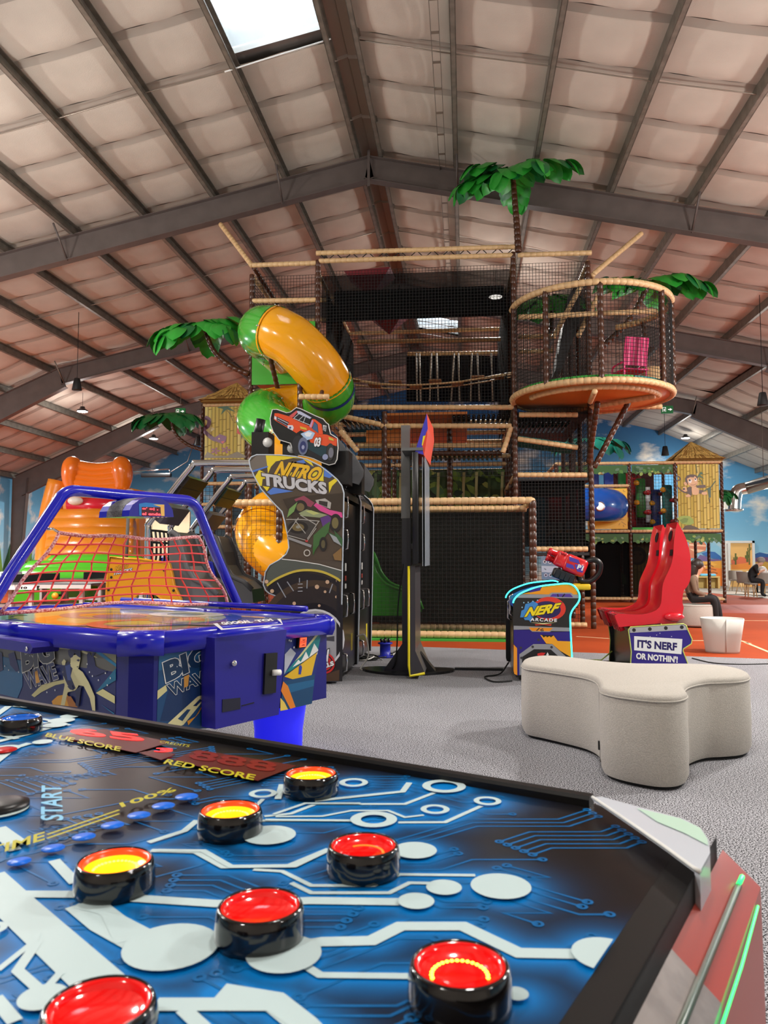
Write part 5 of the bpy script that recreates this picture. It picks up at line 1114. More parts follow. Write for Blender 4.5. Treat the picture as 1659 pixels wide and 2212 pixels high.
# floor plate
fpz = .09; x0, x1 = NP[15].x + .005, AY(1365, 1430, NY).x
DP = thing('foot_plate', 'ribbed dark metal foot plate joining gun cabinet and red seats', 'foot plate', ((x0 + x1) / 2, NY + .5, 0))
plm = mat('tread_plate', (96, 104, 112), .22, .85)
mb = MB(); mb.box((x0, NY + .03, 0), (x1, NY + 1.0, fpz - .012), black); mb.build('tray', DP)
for i in range(22): mb = MB(); y = NY + .05 + i * .043; mb.box((x0 + .01, y, fpz - .012), (x1 - .01, y + .022, fpz), plm); mb.build('rib', DP)
mb = MB(); mb.tube([V(x0, NY + 1.01, fpz), V(x1 - .12, NY + 1.01, fpz), V(x1, NY + 1.01, fpz + .1)], .008, mat('lime_trim', (206, 220, 110), .4), 6); mb.build('edge_trim', DP)
# double seat on its printed base
zs_ = zr(1260, 1110, .1567)
ST = thing('double_game_seat', 'two red bucket seats joined on a printed purple base', 'game seat', (AY(1400, 1430, NY).x, NY + .5, 0))
B = [AY(*q, NY) for q in zs_((640, 2220), (655, 2010), (662, 1900), (640, 1720), (622, 1600), (650, 1560), (1380, 1515), (1420, 1540), (1440, 1600), (1500, 1730), (1490, 1790), (1380, 1860), (1375, 1890), (1440, 2060), (1480, 2220))]
B[0].z = 0; B[-1].z = 0
mb = MB(); mb.prism(B, V(0, .025, 0), ink((48, 34, 134)), mside=black); bp = mb.build('base_panel', ST)
mb = MB(); mb.tube(B, .006, mat('lime_trim'), 5); mb.build('edge_trim', bp)
mb = MB(); mb.prism([p + V(0, 1.08, 0) for p in B], V(0, .025, 0), black); bp2 = mb.build('base_panel', ST); mb = MB(); mb.tube([p + V(0, 1.08, 0) for p in B], .006, mat('lime_trim'), 5); mb.build('edge_trim', bp2)
mb = MB(); mb.box((B[4].x + .05, NY + .025, 0), (B[13].x - .12, NY + 1.08, B[5].z - .03), mat('base_dark', (30, 32, 36), .3)); mb.build('base_body', ST)
bd = Board(B[4], -Y1_, zs_); bd.shape((176, 176, 180), (635, 1592), (655, 1568), (1378, 1522), (1412, 1545), (1432, 1600), (645, 1640))
for q in ((698, 1602), (917, 1588), (1137, 1575), (1357, 1562)): bd.disc((40, 38, 42), q, .018, 12)
bd.shape((238, 240, 240), (700, 1685), (1365, 1725), (1352, 1935), (700, 1880)); bd.word("IT'S NERF", (742, 1845), (1290, 1890), (745, 1730), (34, 24, 96), .045); bd.word("OR NOTHIN'!", (725, 2000), (1300, 2055), (728, 1910), (240, 240, 240), .045)
for q in ((1055, 1645), (1010, 1670), (1215, 1690), (920, 1690)): bd.disc((200, 200, 220), q, .005, 6)
bd.build(bp, 'print')
redseat = mat('red_seat', (226, 34, 50), .22, coat=.4); hole = mat('seat_hole_shade', (36, 10, 16), .8)  # holes are dark patches on the surface, their shade put into the colour
SF = [(430, 1400), (470, 1375), (640, 1385), (820, 1385), (960, 1350), (1040, 1300), (1075, 1220), (1085, 1080), (1100, 960), (1150, 840), (1205, 720), (1235, 600), (1248, 460), (1262, 320), (1285, 200), (1310, 110)]
SB = [(490, 1560), (700, 1545), (1000, 1515), (1310, 1490), (1370, 1370), (1385, 1290), (1365, 1240), (1385, 1040), (1440, 1000), (1480, 880), (1485, 700), (1470, 520), (1420, 330), (1370, 220), (1310, 110)]
def resample(P, n):
    L = [0]
    for a, b in zip(P, P[1:]): L.append(L[-1] + (b - a).length)
    out = []
    for i in range(n):
        t = L[-1] * i / (n - 1)
        for j in range(len(P) - 1):
            if t <= L[j + 1] + 1e-9: out.append(P[j].lerp(P[j + 1], (t - L[j]) / max(1e-9, L[j + 1] - L[j]))); break
    return out
F3 = resample(bez([AY(*q, NY + .06) for q in zs_(*SF)], 3), 30); B3 = resample(bez([AY(*q, NY + .06) for q in zs_(*SB)], 3), 30)
for s in range(2):
    y0 = .56 * s
    mb = MB(); W = .46
    def fn(u, v):
        i = v * 29; k = min(28, int(i)); p = F3[k].lerp(F3[k + 1], i - k); q = B3[k].lerp(B3[k + 1], i - k)
        cup = (1 - abs(2 * u - 1) ** 3) * .045 * min(1, v * 6); d = (q - p); d = d.normalized() if d.length > .03 else V(.7, 0, -.7)
        nar = .06 * max(0, v - .75) * 4 * (.5 - u)
        return V(p.x, p.y + y0 + u * W + nar, p.z) + d * cup
    mb.grid(fn, 10, 29, redseat)
    for u in (0, 1):
        nar = lambda v: .06 * max(0, v - .75) * 4 * (.5 - u)
        for k in range(29): mb.add([F3[k] + V(0, y0 + u * W + nar(k / 29), 0), F3[k + 1] + V(0, y0 + u * W + nar((k + 1) / 29), 0), B3[k + 1] + V(0, y0 + u * W + nar((k + 1) / 29), 0), B3[k] + V(0, y0 + u * W + nar(k / 29), 0)], [(0, 1, 2, 3)], redseat, True)
    mb.grid(lambda u, v: (lambda i, k: B3[k].lerp(B3[k + 1], i - k))(v * 29, min(28, int(v * 29))) + V(0, y0 + u * W + .06 * max(0, v - .75) * 4 * (.5 - u), 0), 4, 29, redseat)
    so = mb.build('bucket_seat', ST)
    def spot(v, u, dv, du, nm):
        mb = MB(); P = []
        for i in range(14):
            a = 6.2832 * i / 14; P.append(fn(u + du * math.cos(a), v + dv * math.sin(a)) + V(-.006, 0, .002))
        mb.poly(P, hole); mb.build(nm, so)
    for u in (.28, .72): spot(.905, u, .042, .1, 'belt_hole')
    mb = MB(); mb.poly([fn(u, v) + V(-.006, 0, .002) for u, v in ((.38, .755), (.62, .755), (.62, .80), (.38, .80))], hole); mb.build('belt_slot', so)
    for j in range(4): mb = MB(); a = fn(.2 * j + .12, .02); mb.tube([a, a + V(.06, 0, -.16)], .03, redseat, 6); mb.build('front_rib', so)
mb = MB(); p = AY(*zs_((1250, 1420))[0], NY + .03); mb.ball(p, (.1, .03, .04), redseat, 10, 6); mb.build('reflector', ST)
# screen tower, seen from its edge
TWX, TWY = AZ(880, 1452, 0).x, 8.25
TW = thing('screen_tower', 'slim black screen tower on a flat floor plate between the arcade machines', 'screen stand', (TWX, TWY, 0))
greyst = mat('grey_column', (110, 112, 112), .4, .3)
zz = lambda y: AY(890, y, TWY).z
mb = MB(); mb.box((TWX - .05, TWY - .06, .02), (TWX + .045, TWY + .06, zz(1120)), mat('column_dark', (40, 42, 48), .4)); mb.build('column', TW)
mb = MB(); mb.box((TWX - .06, TWY - .05, zz(1120)), (TWX + .035, TWY + .05, zz(920)), greyst); mb.build('column', TW)
mb = MB(); mb.rbox((TWX + .09, TWY - .5, zz(1218)), (TWX + .15, TWY + .5, zz(990)), black, r=.01); mo = mb.build('monitor', TW)
mb = MB(); mb.box((TWX + .15, TWY - .48, zz(1214)), (TWX + .154, TWY + .48, zz(994)), mat('screen_off')); mb.build('screen', mo)
for y in (1000, 1180): mb = MB(); mb.box((TWX + .03, TWY - .03, zz(y) - .03), (TWX + .1, TWY + .03, zz(y) + .03), greyst); mb.build('bracket', TW)
for dx in (.19, .215): mb = MB(); mb.box((TWX + dx, TWY - .47, zz(1222)), (TWX + dx + .006, TWY + .47, zz(1000)), mat('clear_edge', (170, 180, 190), .2, .3)); mb.build('guard_sheet', TW)
hd = [AY(x, y, TWY - .45) for x, y in ((896, 978), (906, 945), (922, 893), (924, 925), (918, 960), (915, 982))]
mb = MB(); mb.prism(hd, V(.03, .9, .0), mat('purple_sign', (64, 60, 190), .3), mside=mat('orange_sign', (226, 70, 40), .4)); ho = mb.build('header_sign', TW)
bdh = Board(hd[0], -Y1_); bdh.shape((240, 220, 30), (911, 962), (914, 942), (921, 940), (919, 965)); bdh.shape((226, 70, 40), (916, 985), (912, 966), (922, 930), (923, 940)); bdh.build(ho, 'print')
mb = MB(); mb.box((TWX - .02, TWY - .46, zz(986)), (TWX + .2, TWY + .46, zz(980)), greyst); mb.build('shelf', TW)
lp = [(TWX + .05, zz(1222)), (TWX + .115, zz(1222)), (TWX + .115, zz(1395)), (TWX + .21, zz(1440)), (TWX + .06, zz(1448))]
mb = MB(); mb.prism([V(x, TWY - .46, max(z, .03)) for x, z in lp], V(0, .92, 0), mat('panel_grey', (58, 56, 60), .3)); lo_ = mb.build('lower_panel', TW)
mb = MB(); mb.tube([V(x, TWY - .465, max(z, .03)) for x, z in (lp[0], (TWX + .05, zz(1425)), lp[4], lp[3])], .014, mat('yellow_edge', (238, 220, 30), .4), 6); mb.build('edge_trim', lo_)
mb = MB(); mb.prism([V(TWX - .25, TWY - .08, .025), V(TWX + .3, TWY - .08, .025), V(TWX + .06, TWY - .08, .32), V(TWX - .04, TWY - .08, .32)], V(0, .16, 0), black); mb.build('gusset', TW)
mb = MB(); mb.prism([V(TWX + .5 * math.cos(t), TWY + .26 * math.sin(t) + .12 * math.cos(t) ** 2, .025) for t in [6.2832 * i / 28 for i in range(28)]], V(0, 0, -.025), headm); mb.build('floor_plate', TW)
mb = MB(); mb.box((TWX + .5, TWY + .2, 0), (TWX + 1.02, TWY + .26, .025), black); mb.build('cable_cover', TW)
# ---- cables and reel
def cable(label, pts, m, r=.008):
    mb = MB(); mb.tube(bez(pts, 6), r, m, 6); return mb.build('cable', None, label, 'cable', 'cables on the carpet')
cb = mat('black_cable', (18, 18, 18), .5); cw = mat('white_cable', (214, 212, 206), .5)
rc = AZ(832, 1420, 0); RL = thing('cable_reel', 'blue plastic cable reel standing among tangled cables', 'cable reel', rc)
rbm = mat('reel_blue', (28, 40, 170), .35)
mb = MB(); mb.lathe([(.1, .0), (.105, .012), (.1, .02), (.065, .025), (.065, .16), (.09, .165), (.09, .18), (.03, .185)], rbm, Fr(rc, X1, Y1_), 22); mb.build('spool', RL)
for i in range(4): mb = MB(); a = i * 1.57; mb.tube([rc + V(.04 * math.cos(a), .04 * math.sin(a), .18), rc + V(.05 * math.cos(a), .05 * math.sin(a), .23)], .018, black, 8); mb.build('plug', RL)
rnd = random.Random(4)
for i in range(9):
    c = rc + V(rnd.uniform(-.4, .35), rnd.uniform(-.35, .25), 0); pts = []
    for j in range(9): a = j * 1.3 + i; pts.append(V(c.x + (.1 + .05 * rnd.random()) * math.cos(a) + .05 * (j - 4) * (i % 3 - 1) * .5, c.y + .12 * math.sin(a), .008 + .018 * (j % 3)))
    cable('white looped cable beside the blue reel' if i % 3 == 0 else 'black tangled cable around the blue reel', pts, cw if i % 3 == 0 else cb)
cable('white cable hanging in a loop from the cabinet back', [V(O3[12].x, 8.5, .35), V(O3[12].x + .1, 8.45, .36), V(O3[12].x + .14, 8.4, .15), V(O3[12].x + .06, 8.35, .012), V(O3[12].x + .22, 8.3, .012), V(O3[12].x + .3, 8.55, .012)], cw, .009)
cable('black cable running down beside the screen tower', [V(TWX - .04, TWY - .07, 1.15), V(TWX - .09, TWY - .1, .7), V(TWX - .1, TWY - .12, .3), V(TWX - .14, TWY - .1, .06), V(TWX - .3, TWY + .2, .012)], cb)
cable('black cable curled behind the gun cabinet', [V(NP[0].x - .02, NY + .5, .12), V(NP[0].x - .12, NY + .35, .02), V(NP[0].x - .28, NY + .2, .01), V(NP[0].x - .2, NY - .1, .01), V(NP[0].x - .02, NY - .05, .012)], cb)
cable('thin black cable lying along the carpet edge', [AZ(1495, 1422, .006), AZ(1540, 1432, .006), AZ(1600, 1435, .006), AZ(1659, 1434, .006), AZ(1700, 1434, .006)], cb, .007)
# ---- trefoil ottoman
fab = mat('ottoman_fabric', (180, 174, 165), .95, noise=(120, .07), bump=(160, .25)); fabd = mat('ottoman_sole', (24, 24, 24), .9)
zo = zr(1080, 1380, .349); ZO = .49
TP = [AZ(*q, ZO) for q in zo((132, 140), (160, 115), (260, 101), (400, 106), (600, 130), (800, 147), (1000, 150), (1200, 151), (1380, 162), (1500, 185), (1545, 212), (1500, 232), (1390, 240), (1270, 245), (1175, 265), (1140, 290), (1158, 325), (1100, 348), (980, 352), (840, 340), (700, 320), (625, 298), (618, 272), (590, 236), (520, 212), (400, 192), (260, 172), (160, 158))]
loop = bez(TP + [TP[0]], 4)[:-1]; cen = sum(loop, Vector()) / len(loop)
OT = thing('trefoil_ottoman', 'large grey three-lobed upholstered ottoman on the carpet', 'ottoman', (cen.x, cen.y, 0))
def lp(z, ins):
    out = []; k = len(loop)
    for i in range(k):
        t = (loop[(i + 1) % k] - loop[i - 1]); n = V(t.y, -t.x, 0).normalized(); c = cen - loop[i]
        out.append(V(loop[i].x - n.x * ins * (1 if ORI else -1), loop[i].y - n.y * ins * (1 if ORI else -1), z))
    return out
ar = sum(a.x * b.y - b.x * a.y for a, b in zip(loop, loop[1:] + loop[:1])); ORI = ar > 0
def shell(levels, m, cap=True):
    mb = MB(); k = len(loop); vs = []; fs = []
    for z, i in levels: vs += lp(z, i)
    for j in range(len(levels) - 1):
        for i in range(k): fs.append((j * k + i, j * k + (i + 1) % k, (j + 1) * k + (i + 1) % k, (j + 1) * k + i))
    fs.append(tuple(range((len(levels) - 1) * k, len(levels) * k))); mb.add(vs, fs, m, True); return mb
shell([(.02, .012), (.05, .0), (.2, -.004), (ZO - .05, 0), (ZO - .038, .004), (ZO - .03, .002)], fab).build('side_cover', OT)
shell([(ZO - .032, .001), (ZO - .02, .0), (ZO - .008, .008), (ZO, .025)], mat('ottoman_top', (180, 174, 165), .95, noise=(120, .06), bump=(160, .25))).build('top_cover', OT)
mb = MB(); mb.tube(lp(ZO - .033, -.001), .005, fab, 5, closed=True); mb.build('piping', OT)
shell([(0, .03), (.025, .02)], fabd).build('sole', OT)
tg = AZ(1268, 1587, .12); mb = MB(); a = min(loop, key=lambda p: (p - AZ(1268, 1470, ZO)).length); mb.box((a.x - .012, a.y - .012, .1), (a.x + .006, a.y + .004, .15), black); mb.build('tag', OT)
mb = MB(); mb.tube([V(a.x, a.y - .003, .03), V(a.x, a.y - .003, ZO - .03)], .004, mat('seam_thread', (150, 145, 138), .9), 4); mb.build('seam', OT)
# ---- white planter bin
pc = AZ(1573, 1413, 0); pc.y += .22; WB = thing('white_bin', 'white folded-wall plastic bin on the orange floor', 'bin', pc)
wp = mat('bin_white', (196, 192, 184), .5)
mb = MB(); n = 36; rows_ = []
def br(t, z):
    r0, r1 = .205, .265; r = r0 + (r1 - r0) * z / .44; x = r * math.cos(t); y = r * math.sin(t) * .9
    d = (t + math.radians(55)); d = (d + math.pi) % (2 * math.pi) - math.pi
    if abs(d) < .55: x += (.02 + .05 * z) * (1 - abs(d) / .55); y -= (.02 + .06 * z) * (1 - abs(d) / .55)
    return V(pc.x + x, pc.y + y, z)
for z, s in ((.0, 1), (.03, 1), (.24, 1), (.44, 1), (.44, .95), (.06, .9)):
    rows_.append([V(pc.x, pc.y, 0) + (br(6.2832 * i / n, z) - V(pc.x, pc.y, 0)) * 1 if s == 1 else V(pc.x + (br(6.2832 * i / n, z).x - pc.x) * s, pc.y + (br(6.2832 * i / n, z).y - pc.y) * s, z) for i in range(n)])
vs = [q for r in rows_ for q in r]; fs = [(j * n + i, j * n + (i + 1) % n, (j + 1) * n + (i + 1) % n, (j + 1) * n + i) for j in range(5) for i in range(n)] + [tuple(range(n))[::-1], tuple(range(5 * n, 6 * n))]
mb.add(vs, fs, wp, True); mb.build('shell', WB)
mb = MB(); mb.tube([br(-math.radians(95), z) + V(.004, -.01, 0) for z in (.02, .2, .44)], .006, wp, 5); mb.build('wall_seam', WB)
# ================================================================ FOREGROUND: LIGHT-BUTTON GAME TABLE
ZG = .78
def lineX(p, d, q, e):
    """crossing of two lines in the plane"""
    k = d.x * e.y - d.y * e.x; t = ((q.x - p.x) * e.y - (q.y - p.y) * e.x) / k; return p + d * t
fa, fb = AZ(1290, 1722, ZG), AZ(0, 1507, ZG); ra, rb_ = AZ(1504, 1894, ZG), AZ(1389, 2212, ZG)
gu = (fb - fa).normalized(); gv = V(gu.y, -gu.x, 0); gv = gv if gv.y < 0 else -gv
GC = lineX(fa, gu, ra, -gv); GC.z = 0
TF = Fr(GC, gu, gv)            # a: along the far edge to the left, b: towards the player
TL_, TW_ = 2.15, 1.05
if TF.n.z < 0: TF.n = V(0, 0, 1)
GT = thing('light_button_game_table', 'game table with lit red buttons on a blue circuit board print', 'game table', TF.p(1.0, .5, 0))
tbk = mat('table_black', (18, 16, 16), .4, spec=.3)
mb = MB(); CH = .22; CHB = .11
outl = [(CH, 0), (TL_, 0), (TL_, TW_), (0, TW_), (0, CHB)]
mb.prism([TF.p(a, b, ZG - .012) for a, b in outl], V(0, 0, -.06), tbk); mb.build('top_board', GT)
# raised black frame
for (a, b), (c, d), w in (((CH, 0), (TL_, 0), .026), ((0, CHB), (0, TW_), .036)):
    mb = MB(); p, q = TF.p(a, b, 0), TF.p(c, d, 0); t = (q - p).normalized(); ins = gv if w < .04 else gu
    prof = [(0, -.05), (0, .0), (.003, .006), (w - .003, .006), (w, 0.0), (w, -.012)]; n = len(prof)
    A = [p + ins * x + V(0, 0, ZG + z) for x, z in prof]; B_ = [q + ins * x + V(0, 0, ZG + z) for x, z in prof]
    mb.add(A + B_, [(i, (i + 1) % n, n + (i + 1) % n, n + i) for i in range(n)] + [tuple(range(n)), tuple(range(n, 2 * n))[::-1]], tbk); mb.build('frame_strip', GT)
# body and outward skirt on the player's right, with its green light line
brm = mat('brushed_metal', (150, 142, 138), .35, .6, noise=(30, .12)); redp2 = mat('red_skirt', (176, 62, 46), .3)
mb = MB(); mb.prism([TF.p(a, b, ZG - .07) for a, b in ((.12, .12), (TL_ - .1, .12), (TL_ - .1, TW_ - .1), (.12, TW_ - .1))], V(0, 0, -(ZG - .07 - .12)), tbk); mb.build('body', GT)
for a, b in ((.2, .2), (TL_ - .3, .2), (.2, TW_ - .3), (TL_ - .3, TW_ - .3)): mb = MB(); mb.box((a, b, 0), (a + .1, b + .1, .13), tbk, TF); mb.build('foot', GT)
def skirt(b0, b1, m):
    mb = MB(); P = [TF.p(0, b0, ZG - .03), TF.p(-.052, b0, ZG - .075), TF.p(-.055, b0, ZG - .4), TF.p(.02, b0, ZG - .45)]; Q = [p + gv * (b1 - b0) for p in P]
    mb.add(P + Q, [(i, i + 1, 5 + i, 4 + i) for i in range(3)] + [(0, 3, 2, 1), (4, 5, 6, 7)], m); return mb.build('skirt', GT)
skirt(.06, .42, redp2); skirt(.42, TW_, brm)
grn = mat('green_led', (40, 255, 110), .4, emit=2.0); drk = mat('dark_green_line', (6, 60, 30), .3)
mb = MB(); mb.tube([TF.p(-.032, .13, ZG - .052), TF.p(-.032, TW_, ZG - .052)], .0045, drk, 6); mb.build('light_line', GT)
mb = MB(); mb.tube([TF.p(-.034, .11, ZG - .046), TF.p(-.032, .135, ZG - .05)], .0035, grn, 6); mb.build('light_end', GT)
mb = MB(); mb.tube([TF.p(-.055, .12, ZG - .08), TF.p(-.057, .3, ZG - .085), TF.p(-.055, TW_, ZG - .085)], .0018, grn, 6); mb.build('light_edge', GT)
# corner guard: folded translucent sheet
cg = mat('milky_acrylic', (216, 222, 232), .2, alpha=.86); cg2 = mat('mint_acrylic', (196, 228, 210), .25)
mb = MB(); G_ = [AZ(x, y, ZG + .014) for x, y in ((1280, 1722), (1300, 1721), (1400, 1748), (1480, 1770), (1515, 1790), (1532, 1815), (1534, 1842), (1512, 1882), (1500, 1876), (1440, 1832), (1380, 1790))]
mb.prism(G_, V(0, 0, -.005), cg); go = mb.build('corner_guard', GT)
mb = MB(); mb.poly([AZ(x, y, ZG + .0155) for x, y in ((1375, 1745), (1470, 1768), (1512, 1788), (1528, 1812), (1530, 1826), (1480, 1800), (1420, 1775))], cg2); mb.build('guard_face', go)
mb = MB()
for p, q in zip(G_[4:8], G_[5:9]): mb.add([p, q, q + V(0, 0, -.085), p + V(0, 0, -.085)], [(0, 1, 2, 3)], cg)
mb.build('guard_flange', go)
mb = MB(); mb.tube([G_[0], G_[10], G_[9], G_[8], G_[7]], .003, white, 5); mb.build('guard_edge', go)
# ---------------- circuit print: soft glow field, fine traces, white traces
t1, t2, t3 = zr(0, 1500, .458), zr(0, 1780, .5425), zr(600, 1620, .482)
ZP = ZG - .0118
W = []   # (points px, width)
def tr(zf, w, *q): W.append(([AZ(x, y, ZP) for x, y in zf(*q)], w))
tr(t3, .009, (705, 193), (570, 245), (170, 245), (60, 288), (-60, 300)); tr(t3, .009, (912, 254), (750, 327), (540, 328)); tr(t3, .010, (335, 320), (-150, 320)); tr(t3, .007, (655, 295), (570, 305), (495, 275), (330, 275), (200, 300), (-10, 302))
tr(t3, .008, (885, 566), (545, 562), (430, 612), (150, 612), (20, 548), (-110, 540)); tr(t3, .008, (690, 602), (590, 600), (500, 645), (150, 645), (60, 600)); tr(t3, .009, (545, 683), (120, 682), (-80, 672)); tr(t3, .021, (90, 880), (200, 865), (420, 860), (550, 795), (830, 795), (1080, 915), (1350, 920)); tr(t3, .011, (110, 965), (190, 1015), (600, 1020)); tr(t3, .03, (-260, 1090), (-20, 1130), (110, 1235), (200, 1330)); tr(t3, .012, (590, 150), (560, 190), (165, 232))
tr(t2, .05, (-60, 215), (60, 330), (400, 640), (520, 760)); tr(t2, .02, (-40, 283), (300, 285), (860, 322), (1240, 310), (1590, 315)); tr(t2, .045, (330, 320), (430, 400), (560, 470)); tr(t2, .012, (600, 110), (780, 115), (890, 175), (1150, 172), (1310, 105)); tr(t2, .022, (620, 725), (1090, 725), (1230, 820)); tr(t2, .016, (730, 745), (820, 830)); tr(t2, .012, (150, 475), (70, 590), (160, 670)); tr(t2, .008, (-10, 590), (140, 470), (150, 440)); tr(t2, .012, (300, 330), (420, 360), (480, 480)); tr(t2, .018, (0, 40), (60, 110)); tr(t2, .016, (215, 150), (300, 240)); tr(t2, .014, (-20, 700), (60, 796)); tr(t2, .009, (160, 690), (240, 600))
tr(t1, .012, (700, 705), (870, 650), (930, 600)); tr(t1, .010, (740, 742), (960, 745), (1090, 820), (1390, 817), (1540, 745)); tr(t1, .009, (1250, 598), (1700, 602)); tr(t1, .008, (1290, 572), (1440, 520), (1700, 520)); tr(t1, .008, (1180, 560), (1240, 500)); tr(t1, .012, (1330, 430), (1310, 500)); tr(t1, .03, (-20, 640), (90, 720)); tr(t1, .02, (-30, 330), (60, 260), (140, 235)); tr(t1, .02, (-20, 230), (120, 195), (240, 160)); tr(t1, .012, (100, 150), (300, 130)); tr(t1, .02, (-30, 110), (40, 60)); tr(t1, .012, (60, 60), (200, 55), (260, 80)); tr(t1, .01, (230, 60), (330, 78), (400, 90)); tr(t1, .012, (200, 120), (330, 150)); tr(t1, .016, (-20, 190), (80, 215))
PAD = []  # centre px, r outer, r inner
def pad_(zf, c, rx, inner=0.0):
    a, b = zf(c)[0], zf((c[0] + rx, c[1]))[0]; p, q = AZ(*a, ZP), AZ(*b, ZP); r = (q - p).length; PAD.append((p, r, r * inner))
for zf, c, rx, i in ((t3, (745, 170), 98, .62), (t3, (940, 237), 62, .6), (t3, (430, 320), 105, .55), (t3, (705, 275), 65, .6), (t3, (615, 460), 98, 0), (t3, (1000, 622), 135, 0), (t3, (745, 628), 80, 0), (t3, (620, 690), 82, 0), (t3, (1470, 930), 150, 0), (t3, (1070, 1110), 55, 0), (t3, (340, 155), 65, .6), (t2, (680, 500), 188, 0), (t2, (1130, 530), 150, 0), (t2, (170, 705), 95, 0), (t2, (-30, 430), 55, .5), (t1, (1270, 675), 125, 0), (t1, (1240, 478), 66, .6), (t1, (30, 262), 62, .55), (t1, (200, 232), 45, 0), (t1, (290, 130), 60, 0), (t1, (260, 152), 55, 0), (t1, (360, 92), 25, 0), (t1, (330, 110), 45, 0), (t1, (40, 30), 60, 0), (t1, (150, 60), 50, 0), (t1, (-10, 555), 135, .78)):
    pad_(zf, c, rx, i)
# glow field
ga, gb = np.linspace(.05, 2.0, 391), np.linspace(.022, 1.04, 205)
A_, B_ = np.meshgrid(ga, gb); PX = GC.x + gu.x * A_ + gv.x * B_; PY = GC.y + gu.y * A_ + gv.y * B_
dist = np.full(A_.shape, 9.0)
for pts, w in W:
    for p, q in zip(pts, pts[1:]):
        dx, dy = q.x - p.x, q.y - p.y; L2_ = dx * dx + dy * dy + 1e-9; t = np.clip(((PX - p.x) * dx + (PY - p.y) * dy) / L2_, 0, 1)
        dist = np.minimum(dist, np.hypot(PX - p.x - t * dx, PY - p.y - t * dy) - w / 2)
for p, r, ri in PAD: dist = np.minimum(dist, np.hypot(PX - p.x, PY - p.y) - r)
g = np.clip(np.exp(-np.maximum(dist, 0) / .022), 0, 1)[..., None]
c0, c1 = np.array(lin((17, 13, 14))[:3]), np.array(lin((0, 124, 204))[:3])
colr = c0 + (c1 - c0) * g
# display zone at the far edge stays dark
na_, nb2 = A_.shape[1], A_.shape[0]
verts = [(x, y, ZP) for x, y in zip(PX.ravel(), PY.ravel())]
faces = [(j * na_ + i, j * na_ + i + 1, (j + 1) * na_ + i + 1, (j + 1) * na_ + i) for j in range(nb2 - 1) for i in range(na_ - 1) if ga[i] / CH + gb[j] / CHB > 1.02]
pm = mat('circuit_print', (20, 20, 20), .3, spec=.3); nt = pm.node_tree; at_ = nt.nodes.new('ShaderNodeAttribute'); at_.attribute_name = 'print'
nt.links.new(at_.outputs['Color'], nt.nodes['Principled BSDF'].inputs['Base Color'])
mb = MB(); mb.add(verts, [f[::-1] for f in faces], pm); cp = mb.build('circuit_print', GT)
ca = cp.data.color_attributes.new('print', 'FLOAT_COLOR', 'POINT')
ca.data.foreach_set('color', np.concatenate([colr.reshape(-1, 3), np.ones((na_ * nb2, 1))], 1).astype(np.float32).ravel())
def gink(rgb): return mat('board_%d_%d_%d' % rgb, rgb, .35, spec=.25)
whitei, finei, blued_ = gink((192, 212, 214)), gink((8, 98, 160)), gink((8, 108, 226))
def strip_to(mb, P, w, m, z):
    L = []; R = []
    for i, p in enumerate(P):
        a = (P[i] - P[i - 1]).normalized() if i else (P[1] - P[0]).normalized(); b = (P[i + 1] - P[i]).normalized() if i < len(P) - 1 else a
        n = V(-(a + b).y, (a + b).x, 0).normalized(); k = w / 2 / max(.5, n.dot(V(-a.y, a.x, 0))); L.append(p + n * k); R.append(p - n * k)
    k = len(P); mb.add([V(p.x, p.y, z) for p in L + R], [(i, k + i, k + i + 1, i + 1) for i in range(k - 1)], m)
def onboard(p): q = p - GC; return q.dot(gu) > .06 and q.dot(gv) > .03 and q.dot(gu) / .22 + q.dot(gv) / .11 > 1.15 and q.dot(gv) < 1.03 and q.dot(gu) < 1.95
fine = MB(); rnd = random.Random(11)
ex, ey = V(math.cos(YAW), math.sin(YAW), 0), V(-math.sin(YAW), math.cos(YAW), 0)
def ringto(mb, p, r0, r1, m, z, n=14):
    P = [V(p.x + r * math.cos(6.2832 * i / n), p.y + r * math.sin(6.2832 * i / n), z) for r in (r0, r1) for i in range(n)]; mb.add(P, [(i, n + i, n + (i + 1) % n, (i + 1) % n) for i in range(n)], m)
occ = set()
def cells(P):
    out = set()
    for p, q in zip(P, P[1:]):
        n = max(1, int((q - p).length / .003))
        for i in range(n + 1): r = p.lerp(q, i / n); out.add((int((r.x + 9) / .0085), int((r.y + 9) / .0085)))
    return out
for k in range(4500):
    a, b = rnd.uniform(.08, 1.8), rnd.uniform(.04, 1.0); p0 = TF.p(a, b, 0)
    base = rnd.choice([0, 38, 0, 142]); nl = rnd.randint(1, 6); sp = .0165; turn = {0: rnd.choice([-38, 38]), 38: 38, 142: 142}[base]
    l1, l2, l3 = rnd.uniform(.04, .14), rnd.uniform(.05, .16), rnd.uniform(.03, .12)
    newc = set()
    for j in range(nl):
        def dr_(t): t = math.radians(t); return ex * math.cos(t) + ey * math.sin(t)
        off = dr_(base + 90) * (sp * j); p1 = p0 + off; p2 = p1 + dr_(base) * (l1 + sp * j * .4); p3 = p2 + dr_(base - turn) * l2; p4 = p3 + dr_(base) * l3
        P = [p1, p2, p3, p4]
        if not all(onboard(q) for q in P): continue
        cl = cells(P); gr_ = {(x + i, y + j) for x, y in cl for i, j in ((0, 0), (1, 0), (0, 1), (-1, 0), (0, -1))}
        if cl & occ: continue
        newc |= gr_
        P = [V(q.x, q.y, 0) for q in P]; strip_to(fine, P, .0042, finei, ZP + .0004)
        for e in (P[0], P[-1]): ringto(fine, e, .0035, .0075, finei, ZP + .0007)
    occ |= newc
fine.build('fine_traces', cp, kind='stuff')
tw = MB()
for k, (pts, w) in enumerate(W): strip_to(tw, pts, w, whitei, ZP + .0012 + k * .00005)
